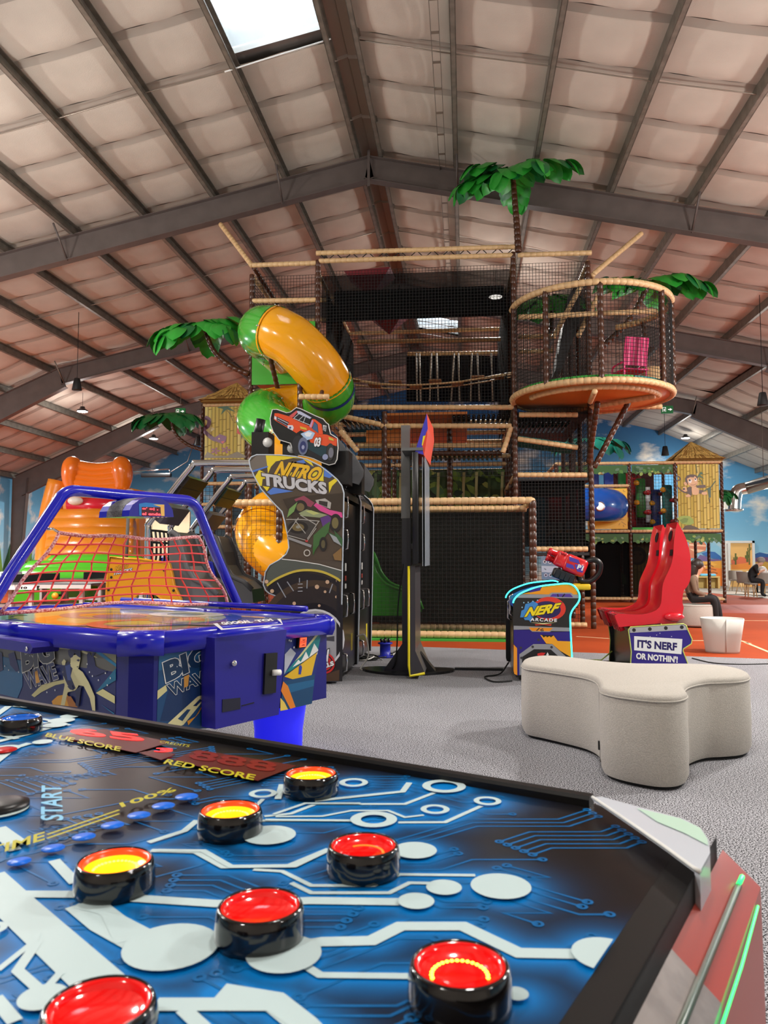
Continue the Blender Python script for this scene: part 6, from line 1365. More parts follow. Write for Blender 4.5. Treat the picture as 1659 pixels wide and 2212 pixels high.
for k, (p, r, ri) in enumerate(PAD):
    zk = ZP + .0037 + k * .00005
    if ri: ringto(tw, p, ri, r, whitei, zk, 28)
    else: tw.poly([V(p.x + r * math.cos(6.2832 * i / 32), p.y + r * math.sin(6.2832 * i / 32), zk) for i in range(32)], whitei)
# keep the print inside the frame
def clampb(v):
    q = Vector(v) - GC; a, b = max(q.dot(gu), .05), max(q.dot(gv), .024)
    if False: pass
    p = TF.p(a, b, 0); return (p.x, p.y, v[2])
tw.v = [clampb(v) for v in tw.v]; tw.build('white_traces', cp, kind='stuff')
# lettering, bar, dots and displays of the print
sc_ = MB(); yl = gink((186, 178, 30))
def gword(txt, zf, p0, p1, p2, m, bold=.02, lift=.0062, shear=0., mbx=None):
    a, b, c = (AZ(*q, ZP) for q in zf(p0, p1, p2)); lettering(mbx or sc_, txt, a, b - a, c - a, Z1, m, lift, bold, shear)
gword('BLUE SCORE', t1, (210, 210), (565, 282), (225, 192), yl, .02); gword('RED SCORE', t1, (768, 340), (1195, 420), (790, 318), yl, .02); gword('CREDITS', t1, (750, 240), (890, 262), (760, 230), yl, .0); gword('100%', t1, (575, 550), (835, 470), (560, 530), yl, .02); gword('TIME', t1, (-70, 790), (210, 705), (-60, 745), yl, .02)
gword('START', t1, (300, 612), (290, 445), (190, 612), gink((120, 190, 226)), .02)
for o_ in (0, 18): strip_to(sc_, [AZ(*q, ZP) for q in t1((222, 680 + o_), (562, 562 + o_))], .005, yl, ZP + .0062)
sc_.build('score_lettering', cp, kind='stuff')
dk = gink((84, 14, 12)); dz = ZP + .006
for nm, q in (('score_window', ((285, 188), (490, 152), (805, 212), (640, 262))), ('score_window', ((815, 296), (930, 248), (1400, 322), (1215, 392))), ('credit_window', ((655, 262), (720, 250), (830, 268), (760, 296)))):
    mb = MB(); P = [AZ(x, y, ZG) for x, y in t1(*q)]; P = [V(p.x, p.y, dz) for p in P]; mb.prism(P, V(0, 0, -.0008), dk); wn = mb.build(nm, cp)
    if q[0][0] == 285:
        m2 = MB(); gword('65', t1, (335, 200), (690, 238), (320, 166), mat('red_digit', (255, 24, 20), .4, emit=2.0), .02, .0068, mbx=m2); m2.build('digits', wn)
    elif q[0][0] == 815:
        m2 = MB(); gword('888', t1, (880, 315), (1290, 385), (920, 275), gink((120, 16, 14)), .02, .0068, mbx=m2); m2.build('digits', wn)
    else:
        m2 = MB(); gword('3', t1, (725, 285), (812, 287), (735, 266), mat('red_digit'), .02, .0068, mbx=m2); m2.build('digit', wn)
for i, q in enumerate(((880, 498), (770, 542), (655, 587), (530, 635), (395, 690), (250, 745), (90, 808))):
    c = AZ(*t1(q)[0], ZP); r = (AZ(*t1((q[0] + 53, q[1]))[0], ZP) - c).length; mb = MB(); mb.lathe([(r, 0), (r, .001), (0, .001)], blued_, Fr((c.x, c.y, ZP + .0055), X1, Y1_), 20); mb.build('progress_dot', cp)
mb = MB(); P = [AZ(x, y, ZP) for x, y in t1((897, 200), (945, 192), (1022, 208), (990, 220))]; mb.prism([V(p.x, p.y, ZP + .007) for p in P], V(0, 0, -.001), mat('mint_sticker', (170, 216, 196), .5)); mb.build('sticker', GT)
# the START push button and the red spot at the left
mb = MB(); c = AZ(*t1((5, 545))[0], ZP); mb.lathe([(.045, 0), (.045, .012), (.03, .016), (0, .016)], black, Fr((c.x, c.y, ZP), X1, Y1_), 24); mb.build('start_button', GT)
mb = MB(); c = AZ(*t1((12, 275))[0], ZP); mb.lathe([(.03, 0), (.03, .001), (0, .0012)], gink((190, 20, 20)), Fr((c.x, c.y, ZP + .0055), X1, Y1_), 18); mb.build('red_dot', cp)
# ---------------- dome buttons
ring_m = mat('button_black', (16, 13, 14), .12, coat=.5)
rim_lit = mat('lens_red_lit', (255, 50, 10), .25, emit=1.6); dish_lit = mat('lens_orange_lit', (255, 150, 0), .25, emit=2.2); led_lit = mat('led_yellow', (255, 235, 70), .4, emit=4.0)
red_glow_low = mat('lens_red', (226, 8, 8), .12, emit=.25, coat=.6); blue_glow_low = mat('lens_blue', (10, 96, 200), .12, emit=.15, coat=.5); led_dim = mat('led_orange', (255, 110, 20), .4, emit=1.2)  # red and blue lenses get a slight glow even when not lit
BT = [((672, 1668), 'lit'), ((498, 1746), 'lit'), ((249, 1856), 'lit'), ((785, 1822), 'dim'), ((562, 1952), 'off'), ((993, 2078), 'arc'), ((215, 2165), 'off'), ((45, 1548), 'blue')]
BH = .027
for (px, py), st in BT:
    c = AZ(px, py, ZG + BH); c.z = ZG - .012; fr = Fr(c, X1, Y1_); lab = {'lit': 'glowing yellow and red push button', 'off': 'unlit red push button', 'dim': 'red push button with a faint light ring', 'arc': 'red push button with a bright yellow light arc', 'blue': 'blue push button'}[st]
    R = .0505; hgt = BH + .012
    mb = MB(); mb.lathe([(R, 0), (R + .001, .01), (R, hgt - .012), (R - .002, hgt - .003), (R - .0045, hgt), (R - .006, hgt - .002), (R - .006, hgt - .016)], ring_m, fr, 40, (True, False)); hb_ = mb.build('push_button', GT); hb_['label'] = lab
    lensr = R - .0061; lm, dm = (rim_lit, dish_lit) if st == 'lit' else ((blue_glow_low, blue_glow_low) if st == 'blue' else (red_glow_low, red_glow_low))
    mb = MB(); mb.lathe([(lensr, hgt - .002), (lensr - .002, hgt - .0015), (lensr - .0045, hgt - .005), (lensr - .006, hgt - .009)], lm, fr, 40, (False, False)); mb.build('lens_rim', hb_)
    mb = MB(); mb.lathe([(lensr - .0058, hgt - .0088), (lensr - .013, hgt - .0125), (.012, hgt - .014), (0, hgt - .014)], dm, fr, 40, (False, False)); mb.build('lens_dish', hb_)
    if st in ('lit', 'arc', 'dim'):
        mb = MB(); rr = .0275; a0, a1 = (-10, 190) if st != 'dim' else (0, 120); n = 19
        for i in range(n):
            a = math.radians(a0 + (a1 - a0) * i / (n - 1)) + YAW; mb.ball(c + V(rr * math.cos(a), rr * math.sin(a), hgt - .0125), (.0022, .0022, .0012), led_lit if st != 'dim' else led_dim, 6, 4)
        mb.build('led_arc', hb_, kind='stuff')
# ================================================================ BAMBOO HUT TOWER AND FAR PLAY HOUSE
BAM = [(226, 208, 112), (212, 190, 92), (232, 216, 130), (204, 184, 84)]
def bamboo(x0, x1, z0, z1, Y, n, parent, seed=1, nm='bamboo_board'):
    mb = MB(); mb.box((x0, Y, z0), (x1, Y + .03, z1), ink((140, 118, 44), .6)); bo = mb.build(nm, parent); r = random.Random(seed)
    b = Board((x0, Y, z0), -Y1_); w = (x1 - x0) / n
    for i in range(n):
        c = r.choice(BAM); xa, xb = x0 + i * w + w * .07, x0 + (i + 1) * w - w * .05
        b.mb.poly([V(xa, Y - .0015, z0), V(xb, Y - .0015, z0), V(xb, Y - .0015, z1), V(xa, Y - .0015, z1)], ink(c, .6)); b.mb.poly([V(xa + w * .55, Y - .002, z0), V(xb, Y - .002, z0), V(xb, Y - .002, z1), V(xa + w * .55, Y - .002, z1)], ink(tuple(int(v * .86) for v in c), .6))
        z = z0 + r.uniform(.05, .4)
        while z < z1: b.mb.poly([V(xa, Y - .0025, z), V(xb, Y - .0025, z + .01), V(xb, Y - .0025, z + .03), V(xa, Y - .0025, z + .02)], ink((150, 128, 50), .6)); z += r.uniform(.3, .6)
    b.mb.build('bamboo_print', bo, kind='stuff'); return bo
def thatch(label, c, hw, hh, rows_=4, seed=2):
    """pyramid roof with layered straw"""
    t = thing('thatched_roof', label, 'roof', c); r = random.Random(seed)
    mb = MB(); P = [c + V(sx * hw, sy * hw, 0) for sx, sy in ((-1, -1), (1, -1), (1, 1), (-1, 1))]; ap = c + V(0, 0, hh)
    mb.add(P + [ap], [(0, 1, 4), (1, 2, 4), (2, 3, 4), (3, 0, 4), (3, 2, 1, 0)], straw2); mb.build('core', t)
    for s in range(4):
        a, b = P[s], P[(s + 1) % 4]; n = (b - a).cross(ap - a).normalized()
        for k in range(rows_):
            mb = MB(); f0, f1 = k / rows_, (k + 1.25) / rows_
            for i in range(34):
                u = i / 34; w = 1 / 30; f1_ = min(1, f1); q0 = a.lerp(b, u + r.uniform(-.01, .01)); q1 = a.lerp(b, min(1, u + w)); dn = .02 + .015 * (rows_ - k)
                lo0 = q0.lerp(ap, max(0, f0 - r.uniform(.0, .12))) + n * dn; lo1 = q1.lerp(ap, max(0, f0 - r.uniform(.0, .12))) + n * dn; hi = q0.lerp(q1, .5).lerp(ap, f1_) + n * dn * .5
                mb.add([lo0, lo1, hi], [(0, 1, 2)], straw if r.random() < .7 else straw2)
            mb.build('straw_layer', t, kind='stuff')
    return t
HY2 = 18.5
HT = thing('bamboo_hut', 'bamboo hut tower with parrot and snake board behind the slide', 'play hut', (xat(486, HY2), HY2, 0))
hx0, hx1 = xat(438, HY2), xat(534, HY2)
for x in (hx0, hx1):
    for y in (HY2, HY2 + 1.0): post(x, y, 0, zat(864, HY2), HT)
for y in (866, 991, 1040, 1086, 1136, 1260): rail(V(hx0, HY2, zat(y, HY2)), V(hx1, HY2, zat(y, HY2)), HT); rail(V(hx0, HY2 + 1, zat(y, HY2)), V(hx1, HY2 + 1, zat(y, HY2)), HT)
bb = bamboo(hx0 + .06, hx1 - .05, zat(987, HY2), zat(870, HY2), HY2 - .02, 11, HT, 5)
zh = zr(260, 860, .1808); bd = Board((hx0, HY2 - .025, 2), -Y1_, zh); bd.k = 8
bd.shape((52, 96, 60), (1150, 110), (1250, 95), (1310, 60), (1370, 100), (1290, 105), (1375, 165), (1270, 135), (1200, 200), (1230, 130)); bd.line((80, 66, 50), .012, (1270, 140), (1320, 200), (1340, 270))
bd.shape((214, 96, 60), (1360, 200), (1440, 180), (1490, 230), (1470, 290), (1390, 290)); bd.shape((226, 190, 80), (1350, 190), (1410, 170), (1430, 200), (1370, 230)); bd.shape((120, 150, 190), (1410, 140), (1460, 120), (1470, 170), (1430, 185)); bd.shape((206, 60, 50), (1400, 330), (1480, 300), (1490, 360), (1440, 440), (1390, 420)); bd.shape((90, 130, 170), (1380, 270), (1440, 260), (1460, 300), (1400, 320)); bd.shape((50, 60, 80), (1440, 430), (1460, 440), (1452, 500)); bd.disc((240, 240, 236), (1437, 158), .02, 10)
bd.line((110, 66, 96), .1, (1010, 230), (1060, 260), (1050, 330), (1000, 380), (1040, 430), (1100, 480), (1150, 500), smooth=4); bd.shape((126, 70, 110), (1130, 470), (1190, 430), (1270, 460), (1260, 520), (1220, 550), (1150, 520)); bd.shape((206, 190, 130), (1020, 380), (1090, 340), (1130, 370), (1060, 420)); bd.shape((216, 80, 80), (1200, 520), (1250, 510), (1225, 545)); bd.disc((230, 214, 100), (1180, 485), .02, 10)
for cx, cy in ((1135, 630), (1260, 620)):
    for i in range(5): a = i * 1.257; bd.shape((140, 60, 100), (cx, cy), (cx + 40 * math.cos(a - .4), cy + 30 * math.sin(a - .4)), (cx + 65 * math.cos(a), cy + 45 * math.sin(a)), (cx + 40 * math.cos(a + .4), cy + 30 * math.sin(a + .4)))
bd.shape((120, 104, 70), (1000, 710), (1040, 640), (1130, 690), (1280, 690), (1400, 640), (1500, 690), (1500, 715), (1000, 715)); bd.build(bb, 'jungle_print')
netobj(V(hx0, HY2, .3), V(hx1, HY2, .3), V(hx1, HY2, zat(1040, HY2)), V(hx0, HY2, zat(1040, HY2)), .1, .006, HT)
screen([V(hx0 + .05, HY2 + .9, .1), V(hx1 - .05, HY2 + .9, .1), V(hx1 - .05, HY2 + .9, 3.2), V(hx0 + .05, HY2 + .9, 3.2)], mat('dim_backing', (60, 70, 74), .9, alpha=.7), par=HT)
thatch('straw roof of the bamboo hut behind the slide', V((hx0 + hx1) / 2 + .15, HY2 + .5, zat(862, HY2)), .72, .62)
# ---------------- far play house
PY = 22.2
PH = thing('play_house', 'low jungle play house with blue crawl tube, peg bay and monkey board', 'play house', (xat(1420, PY), PY, 0))
px_ = [xat(q, PY) for q in (1200, 1357, 1455, 1555)]; z1_, z2_ = zat(1147, PY, 1400), zat(1000, PY, 1400)
for x in px_:
    for y in (PY, PY + 1.3, PY + 2.6): post(x, y, 0, z2_, PH)
for z in (.1, z1_, z2_):
    for y in (PY, PY + 2.6):
        for a, b in zip(px_, px_[1:]): rail(V(a, y, z), V(b, y, z), PH)
    for x in px_: rail(V(x, PY, z), V(x, PY + 2.6, z), PH)
rail(V(px_[0], PY, zat(1050, PY, 1300)), V(px_[1], PY, zat(1050, PY, 1300)), PH)
mb = MB(); mb.box((px_[0], PY, z1_ - .06), (px_[3], PY + 2.6, z1_ - .02), dark); mb.build('deck', PH); mb = MB(); mb.box((px_[1] + .05, PY - .02, z1_ + .03), (px_[2] - .05, PY + .05, z1_ + .1), gmat); mb.build('edge_mat', PH)
VAL = [(52, 110, 58), (84, 140, 60), (140, 168, 84), (96, 130, 104), (40, 84, 52), (120, 150, 120), (176, 190, 110)]
def valance(x0, x1, zt, seed):
    r = random.Random(seed); n = 9; mb = MB(); h = .26
    P = [V(x0, PY - .03, zt), V(x1, PY - .03, zt)]
    for i in range(n * 2 + 1): P.append(V(x1 - (x1 - x0) * i / (n * 2), PY - .03, zt - h * (.78 if i % 2 else 1.0) + r.uniform(-.03, .03)))
    mb.prism(P, V(0, .01, 0), ink((60, 104, 54), .6)); o = mb.build('leaf_valance', PH)
    mb = MB()
    for k in range(26):
        cx, cz, L, a = r.uniform(x0 + .08, x1 - .08), zt - r.uniform(.04, h - .05), r.uniform(.08, .16), r.uniform(3.3, 6.1); w = L * .36
        q = [(0, 0), (.35 * L, w), (.75 * L, w * .8), (L, 0), (.7 * L, -w * .7), (.3 * L, -w * .8)]
        mb.poly([V(cx + x * math.cos(a) - y * math.sin(a), PY - .032 - k * .0003, min(zt, cz + (x * math.sin(a) + y * math.cos(a)) * .8)) for x, y in q], ink(r.choice(VAL), .55))
    mb.build('leaf_print', o, kind='stuff')
for i, (a, b) in enumerate(zip(px_, px_[1:])):
    if i < 2: valance(a + .06, b - .06, z2_ - .06, 20 + i)
    valance(a + .06, b - .06, z1_ - .08, 30 + i)
# yellow panel and crawl tube
yp = mat('yellow_board', (236, 182, 26), .35); bluet = mat('tube_blue', (20, 84, 178), .2, coat=.5); redt_ = mat('tube_red', (190, 24, 36), .2, coat=.5)
mb = MB(); a, b = AY(1270, 1143, PY), AY(1354, 1055, PY); mb.box((a.x, PY - .03, a.z), (b.x, PY + .02, b.z), yp); yo = mb.build('yellow_panel', PH)
bd = Board((a.x, PY - .03, 2), -Y1_, zr(1260, 1000, .1206))
for q in (((625, 510), (650, 550)), ((670, 580), (730, 605)), ((715, 480), (720, 510), (755, 515)), ((630, 1015), (735, 1020)), ((680, 1050), (765, 1110)), ((655, 1080), (635, 1115)), ((715, 1110), (725, 1145)), ((200, 505), (205, 530))): bd.line((180, 130, 20), .02, *q)
bd.build(yo, 'engraving')
c = AY(1318, 1094, PY); TRd = AY(1318, 1059, PY).z - c.z
pth = bez([c + V(0, 0, 0), c + V(-.05, -.35, 0), c + V(-.45, -.75, 0), c + V(-1.0, -.85, 0)], 8); mb = MB(); mb.tube(pth, TRd, bluet, 26, cap=False); to = mb.build('crawl_tube', PH)
mb = MB(); mb.tube([c + V(-1.0, -.85, 0), c + V(-1.8, -.9, 0)], TRd * 1.02, redt_, 26, cap=True); mb.build('crawl_tube', PH)
w = AY(1296, 1094, PY - .76 - TRd); mb = MB(); fr = Fr(w, X1, Z1); mb.lathe([(.1, .0), (.13, .0), (.13, .03), (.1, .03)], chrome, fr, 20); mb.lathe([(.1, .012), (.0, .012)], mat('port_glass', (30, 30, 34), .1), fr, 20); mb.build('porthole', to)
# peg bay
for i, (xx, col, ya, yb, dy) in enumerate(((1362, (130, 20, 30), 1020, 1138, .9), (1383, (30, 104, 40), 1034, 1118, .5), (1416, (22, 50, 120), 1058, 1138, .8), (1440, (14, 92, 92), 1048, 1138, .4))):
    p, q = AY(xx, ya, PY + dy), AY(xx, yb, PY + dy); mb = MB(); rr = .13; mb.rbox((p.x - rr, p.y - .1, q.z), (p.x + rr, p.y + .1, p.z), mat('pad_%d' % i, col, .45), r=.06); po = mb.build('peg_pad', PH)
    for j in range(4):
        z = q.z + (p.z - q.z) * (j + .5) / 4; sx = 1 if (i + j) % 2 else -1
        m2 = mat('peg_yellow', (206, 150, 30), .4) if j % 2 == i % 2 else mat('peg_red', (150, 26, 34), .4); mb = MB(); mb.tube([V(p.x + sx * .08, p.y - .08, z), V(p.x + sx * .16, p.y - .22, z)], [.05, .075], m2, 10); mb.ball(V(p.x + sx * .17, p.y - .23, z), .075, m2, 10, 6); mb.build('peg', po)
screen([V(px_[1], PY + 2.5, z1_), V(px_[2], PY + 2.5, z1_), V(px_[2], PY + 2.5, z2_), V(px_[1], PY + 2.5, z2_)], mat('maroon_backing', (60, 20, 24), .8), nm='backing', par=PH)
mb = MB(); p, q = AY(1396, 1128, PY + 2.3), AY(1404, 1052, PY + 2.3); mb.box((p.x, p.y, p.z), (q.x, p.y + .03, q.z), mat('daylight_pale', (226, 232, 236), .5)); mb.build('daylight_patch', PH)  # pale panel stands in for window daylight showing through the gap
for i in range(5): mb = MB(); x = px_[0] + .3 + i * .42; mb.box((x, PY + 1.2, zat(1048, PY, 1300)), (x + .25, PY + 1.4, z2_ - .1), mat('soft_%d' % (i % 3), ((24, 60, 150), (30, 110, 50), (20, 40, 110))[i % 3], .5)); mb.build('hanging_bag', PH)
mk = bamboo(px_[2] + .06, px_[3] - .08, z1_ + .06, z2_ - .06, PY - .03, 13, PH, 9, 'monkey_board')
bd = Board((px_[2], PY - .035, 2), -Y1_, zr(1440, 980, .0844)); bd.k = 8
DB, SK = (84, 56, 48), (226, 180, 132)
bd.line(DB, .035, (250, 560), (310, 590), (350, 660), (260, 700), (245, 790), (300, 870), (400, 960), (520, 1010), smooth=4); bd.line((60, 88, 50), .02, (750, 280), (780, 500)); bd.line((60, 88, 50), .025, (830, 640), (900, 700), (910, 780)); bd.line((60, 88, 50), .025, (960, 960), (1040, 900), (1140, 850), (1250, 700)); bd.shape((60, 100, 60), (800, 560), (880, 455), (940, 520), (850, 540), (960, 640), (840, 600), (780, 620)); bd.shape((50, 84, 56), (1040, 900), (1130, 850), (1130, 1120), (1080, 1130)); bd.line((40, 44, 36), .02, (1080, 1130), (1105, 1250))
bd.shape(DB, (470, 640), (520, 560), (620, 530), (720, 540), (790, 580), (800, 660), (780, 780), (640, 830), (540, 780), (480, 720)); bd.shape(SK, (520, 640), (600, 600), (690, 610), (720, 570), (780, 640), (800, 760), (740, 830), (620, 850), (550, 790)); bd.shape(SK, (430, 750), (470, 715), (515, 750), (520, 820), (470, 820)); bd.disc((240, 238, 234), (600, 700), .045, 14, sy=1.3); bd.disc((40, 30, 30), (590, 680), .028, 12); bd.disc((240, 238, 234), (740, 665), .035, 14, sy=1.3); bd.disc((40, 30, 30), (735, 650), .022, 12); bd.line((150, 90, 70), .012, (610, 800), (690, 805), (760, 770))
bd.shape(DB, (560, 850), (630, 860), (640, 980), (640, 1080), (520, 1010), (530, 880)); bd.shape(SK, (640, 840), (760, 840), (830, 940), (820, 1020), (760, 1060), (660, 1050), (640, 960)); bd.shape(DB, (760, 820), (900, 800), (990, 800), (1000, 860), (890, 880), (760, 870)); bd.shape(DB, (830, 930), (950, 940), (940, 1020), (830, 1020)); bd.shape(SK, (900, 990), (1020, 970), (1040, 1040), (960, 1060), (890, 1040)); bd.shape(SK, (470, 1070), (560, 1030), (620, 1080), (600, 1110), (500, 1110)); bd.shape(SK, (420, 850), (500, 850), (530, 960), (470, 980), (400, 930)); bd.disc((60, 44, 44), (440, 905), .03, 10); bd.build(mk, 'monkey_print'); bd = Board((px_[2], PY - .035, 2), -Y1_, zr(1440, 980, .0844)); bd.k = 8
bd.shape((150, 176, 70), (260, 1660), (330, 1610), (450, 1590), (590, 1600), (680, 1680), (700, 1780), (600, 1830), (400, 1800)); bd.shape((116, 144, 50), (330, 1700), (450, 1640), (560, 1660), (520, 1760), (400, 1780)); bd.shape((90, 72, 50), (400, 1940), (480, 1840), (620, 1830), (760, 1880), (860, 1945)); bd.build(mk, 'leaf_print')
lb = bamboo(px_[1] + .06, px_[2] - .06, .2, z1_ - .12, PY + .4, 11, PH, 12, 'lion_board'); bd = Board((px_[1], PY + .395, 1), -Y1_, zr(1260, 1110, .1567)); bd.k = 8; bd.disc((88, 66, 44), (745, 580), .26, 20); bd.disc((150, 120, 80), (745, 590), .17, 18); bd.disc((70, 50, 36), (700, 560), .03, 8); bd.disc((70, 50, 36), (790, 560), .03, 8); bd.shape((60, 100, 50), (520, 800), (580, 850), (600, 960), (540, 980)); bd.build(lb, 'lion_print')
screen([V(px_[0] + .05, PY + .1, .15), V(px_[2] - .05, PY + .1, .15), V(px_[2] - .05, PY + .1, z1_ - .1), V(px_[0] + .05, PY + .1, z1_ - .1)], scr2, par=PH)
screen([V(px_[0] + .05, PY + 1.3, .05), V(px_[1] + .3, PY + 1.3, .05), V(px_[1] + .3, PY + 1.3, z1_ - .1), V(px_[0] + .05, PY + 1.3, z1_ - .1)], mat('dark_backing', (22, 22, 22), .9), nm='backing', par=PH)
netobj(V(px_[1], PY, z1_), V(px_[2], PY, z1_), V(px_[2], PY, z2_ - .3), V(px_[1], PY, z2_ - .3), .09, .005, PH)
thatch('straw pyramid roof above the monkey board', V((px_[2] + px_[3]) / 2 + .02, PY + .66, z2_ + .05), .68, .62, seed=6)
thatch('small straw roof peak behind the far play house', V(xat(1437, PY + 2.6), PY + 2.9, z2_ + .02), .4, .38, 3, 8)
# ================================================================ LEFT BACKGROUND
IY = 20.0
inf_o = mat('inflatable_orange', (242, 122, 22), .22, coat=.5, bump=(5, .5)); inf_d = mat('inflatable_amber', (222, 134, 30), .28, coat=.3, bump=(4, .5)); inf_g = mat('inflatable_green', (84, 196, 44), .25, coat=.4); inf_r = mat('inflatable_red', (206, 26, 50), .25, coat=.4); inf_w = mat('inflatable_white', (230, 226, 216), .35)
IN = thing('inflatable_slide', 'orange inflatable slide with green base behind the table tennis tables', 'inflatable slide', (xat(200, IY), IY, 0))
def I(x, y, dy=0): return AY(x, y, IY + dy)
for x in (157, 263):
    mb = MB(); a, b = I(x, 1008), I(x, 1058); mb.tube(bez([a + V(0, .1, .1), a, a.lerp(b, .5) + V(.04 if x > 200 else -.04, 0, 0), b], 5), [.14] + [.23 + .05 * math.sin(.3 * i) for i in range(14)] + [.18], inf_o, 16); mb.build('top_roll', IN)
mb = MB()
for k in range(5):
    z = k / 4; mb.tube(bez([I(160, 1006 + k * 12), I(210, 1013 + k * 11, .05), I(262, 1007 + k * 12)], 8), .17, inf_o, 12)
mb.build('top_panel', IN)
mb = MB(); mb.tube([I(150, 1090, -.1), I(282, 1092, -.1)], .2, inf_r, 14); mb.build('red_roll', IN)
mb = MB(); mb.ball(I(163, 1082, -.3), (.22, .14, .12), inf_w, 12, 8); mb.build('white_corner', IN); mb = MB(); mb.ball(I(280, 1064, -.1), (.14, .12, .1), inf_w, 12, 8); mb.build('white_corner', IN)
for k in range(6):
    y = 1118 + k * 20; mb = MB(); mb.tube([I(118 - k * 3, y + 2, -.15 - k * .25), I(205, y, -.2 - k * .25), I(287, y + 2, -.15 - k * .25)], .26, inf_d, 14); mb.build('slide_roll', IN)
mb = MB(); mb.tube(bez([I(128, 1040, .3), I(112, 1100, .2), I(104, 1160, -.2), I(100, 1230, -.8)], 6), .3, inf_d, 14); mb.build('side_roll', IN)
mb = MB(); mb.tube(bez([I(287, 1060, .3), I(286, 1120, .2), I(287, 1180, -.2), I(288, 1240, -.8)], 6), .2, inf_d, 14); mb.build('side_roll', IN)
mb = MB(); a, b = I(215, 1260), I(216, 1000); mb.box((xat(135, IY), IY + .15, 0), (xat(280, IY), IY + 1.2, a.z + 2.6), inf_d); mb.build('back_wall', IN)
for k, (xa, xb, y, d) in enumerate(((95, 320, 1222, -1.6), (40, 330, 1236, -2.0), (30, 330, 1250, -2.2))):
    mb = MB(); p, q = AY(xa, y, IY + d), AY(xb, y, IY + d); mb.tube([p, p.lerp(q, .1), p.lerp(q, .9), q], [.1, .3, .3, .1], inf_g, 14); mb.build('base_roll', IN)
mb = MB(); mb.box((xat(45, IY - 2), IY - 2.3, 0), (xat(330, IY - 2), IY, .75), inf_g); mb.build('base', IN)
mb = MB(); mb.tube([AY(277, 1110, IY - 2.9), AY(273, 1205, IY - 2.9)], .04, mat('grey_strap', (110, 108, 104), .7), 4); mb.build('strap', IN)
# table tennis tables
def tt(label, Y, x0, x1, dep, group='table tennis tables'):
    t = thing('table_tennis_table', label, 'table', ((x0 + x1) / 2, Y + dep / 2, 0), group); top = mat('tt_top', (92, 94, 98), .5); fr_ = mat('tt_frame', (196, 194, 190), .45)
    mb = MB(); mb.box((x0, Y, .735), (x1, Y + dep, .76), top); mb.build('table_top', t)
    for a, b in (((x0, Y - .012, .665), (x1, Y, .735)), ((x0, Y + dep, .665), (x1, Y + dep + .012, .735))): mb = MB(); mb.box(a, b, fr_); ap_ = mb.build('apron', t)
    for x in (x0 + .3, (x0 + x1) / 2 - .2, (x0 + x1) / 2 + .2, x1 - .3):
        for y in (Y + .15, Y + dep - .2): mb = MB(); mb.box((x, y, 0), (x + .07, y + .07, .7), fr_); mb.build('leg', t)
    mb = MB(); xm = (x0 + x1) / 2; mb.box((xm - .005, Y - .1, .77), (xm + .005, Y + dep + .1, .92), mat('tt_net', (40, 44, 46), .8)); mb.build('net', t)
    mb = MB(); mb.box((x0 + .9, Y + .3, .3), (x1 - .9, Y + dep - .3, .36), fr_); mb.build('undershelf', t)
    return t
x0 = xat(-120, 13.4); TT1 = tt('grey table tennis table lettered S10 on its apron', 13.4, x0, xat(205, 13.4), 1.5)
b = Board((0, 13.388, .7), -Y1_, zr(0, 1200, .1447)); b.shape((226, 226, 224), (90, 452), (548, 448), (548, 512), (60, 512)); b.word('S10', (245, 500), (405, 500), (250, 465), (24, 24, 26), .06); b.shape((30, 30, 32), (548, 450), (595, 450), (570, 512), (552, 512)); b.build(TT1, 'apron_print')
TT2 = tt('second table tennis table closer to the inflatable slide', 15.9, xat(60, 15.9), xat(330, 15.9), 1.4)
b = Board((0, 15.888, .7), -Y1_, zr(0, 1200, .1447)); b.shape((24, 24, 26), (405, 305), (690, 300), (670, 345), (400, 350)); b.shape((226, 226, 226), (420, 342), (440, 308), (455, 308), (438, 342)); b.line((200, 200, 200), .012, (485, 340), (505, 325), (490, 310)); b.build(TT2, 'apron_print')
mb = MB(); c = AY(119, 1287, 13.3); mb.ball(c, .06, mat('amber_knob', (236, 160, 40), .35), 12, 8); mb.tube([c, c + V(0, .2, 0)], .02, black, 6); mb.build('knob', TT1)
# white crate and potted plant
cr = AZ(5, 1262, 0.76) if False else AY(8, 1256, 13.9)
W_ = thing('white_crate', 'white perforated crate on the table tennis table', 'crate', (cr.x, cr.y, .76)); mb = MB(); z0 = .76
mb.box((cr.x - .25, cr.y, z0), (cr.x + .19, cr.y + .3, z0 + .02), white); mb.build('bottom', W_)
for a, b_ in (((cr.x - .25, cr.y, z0), (cr.x + .19, cr.y + .012, z0 + .2)), ((cr.x - .25, cr.y + .29, z0), (cr.x + .19, cr.y + .3, z0 + .2)), ((cr.x + .178, cr.y, z0), (cr.x + .19, cr.y + .3, z0 + .2))): mb = MB(); mb.box(a, b_, white); mb.build('side', W_)
for i in range(5):
    for j in range(3): mb = MB(); x = cr.x - .2 + i * .075; mb.box((x, cr.y - .003, z0 + .03 + j * .055), (x + .04, cr.y + .001, z0 + .065 + j * .055), dark); mb.build('hole', W_)
pp_ = AY(60, 1236, 24.0); PT = thing('potted_plant', 'pale pot with a thin spiky plant by the left column', 'plant', (pp_.x, 24.0, 0)); mb = MB(); mb.lathe([(.14, 0), (.16, .02), (.2, .62), (.22, .64), (.2, .66), (.17, .62)], mat('pale_pot', (170, 186, 190), .4), Fr((pp_.x, 24, 0), X1, Y1_), 18); mb.build('pot', PT)
for i in range(9): a = i * .7; mb = MB(); mb.tube([V(pp_.x, 24, .6), V(pp_.x + .12 * math.cos(a), 24 + .12 * math.sin(a), 1.0), V(pp_.x + .34 * math.cos(a), 24 + .34 * math.sin(a), 1.25 + .1 * (i % 3))], [.02, .03, .004], mat('plant_green', (50, 96, 40), .5), 5); mb.build('leaf', PT)
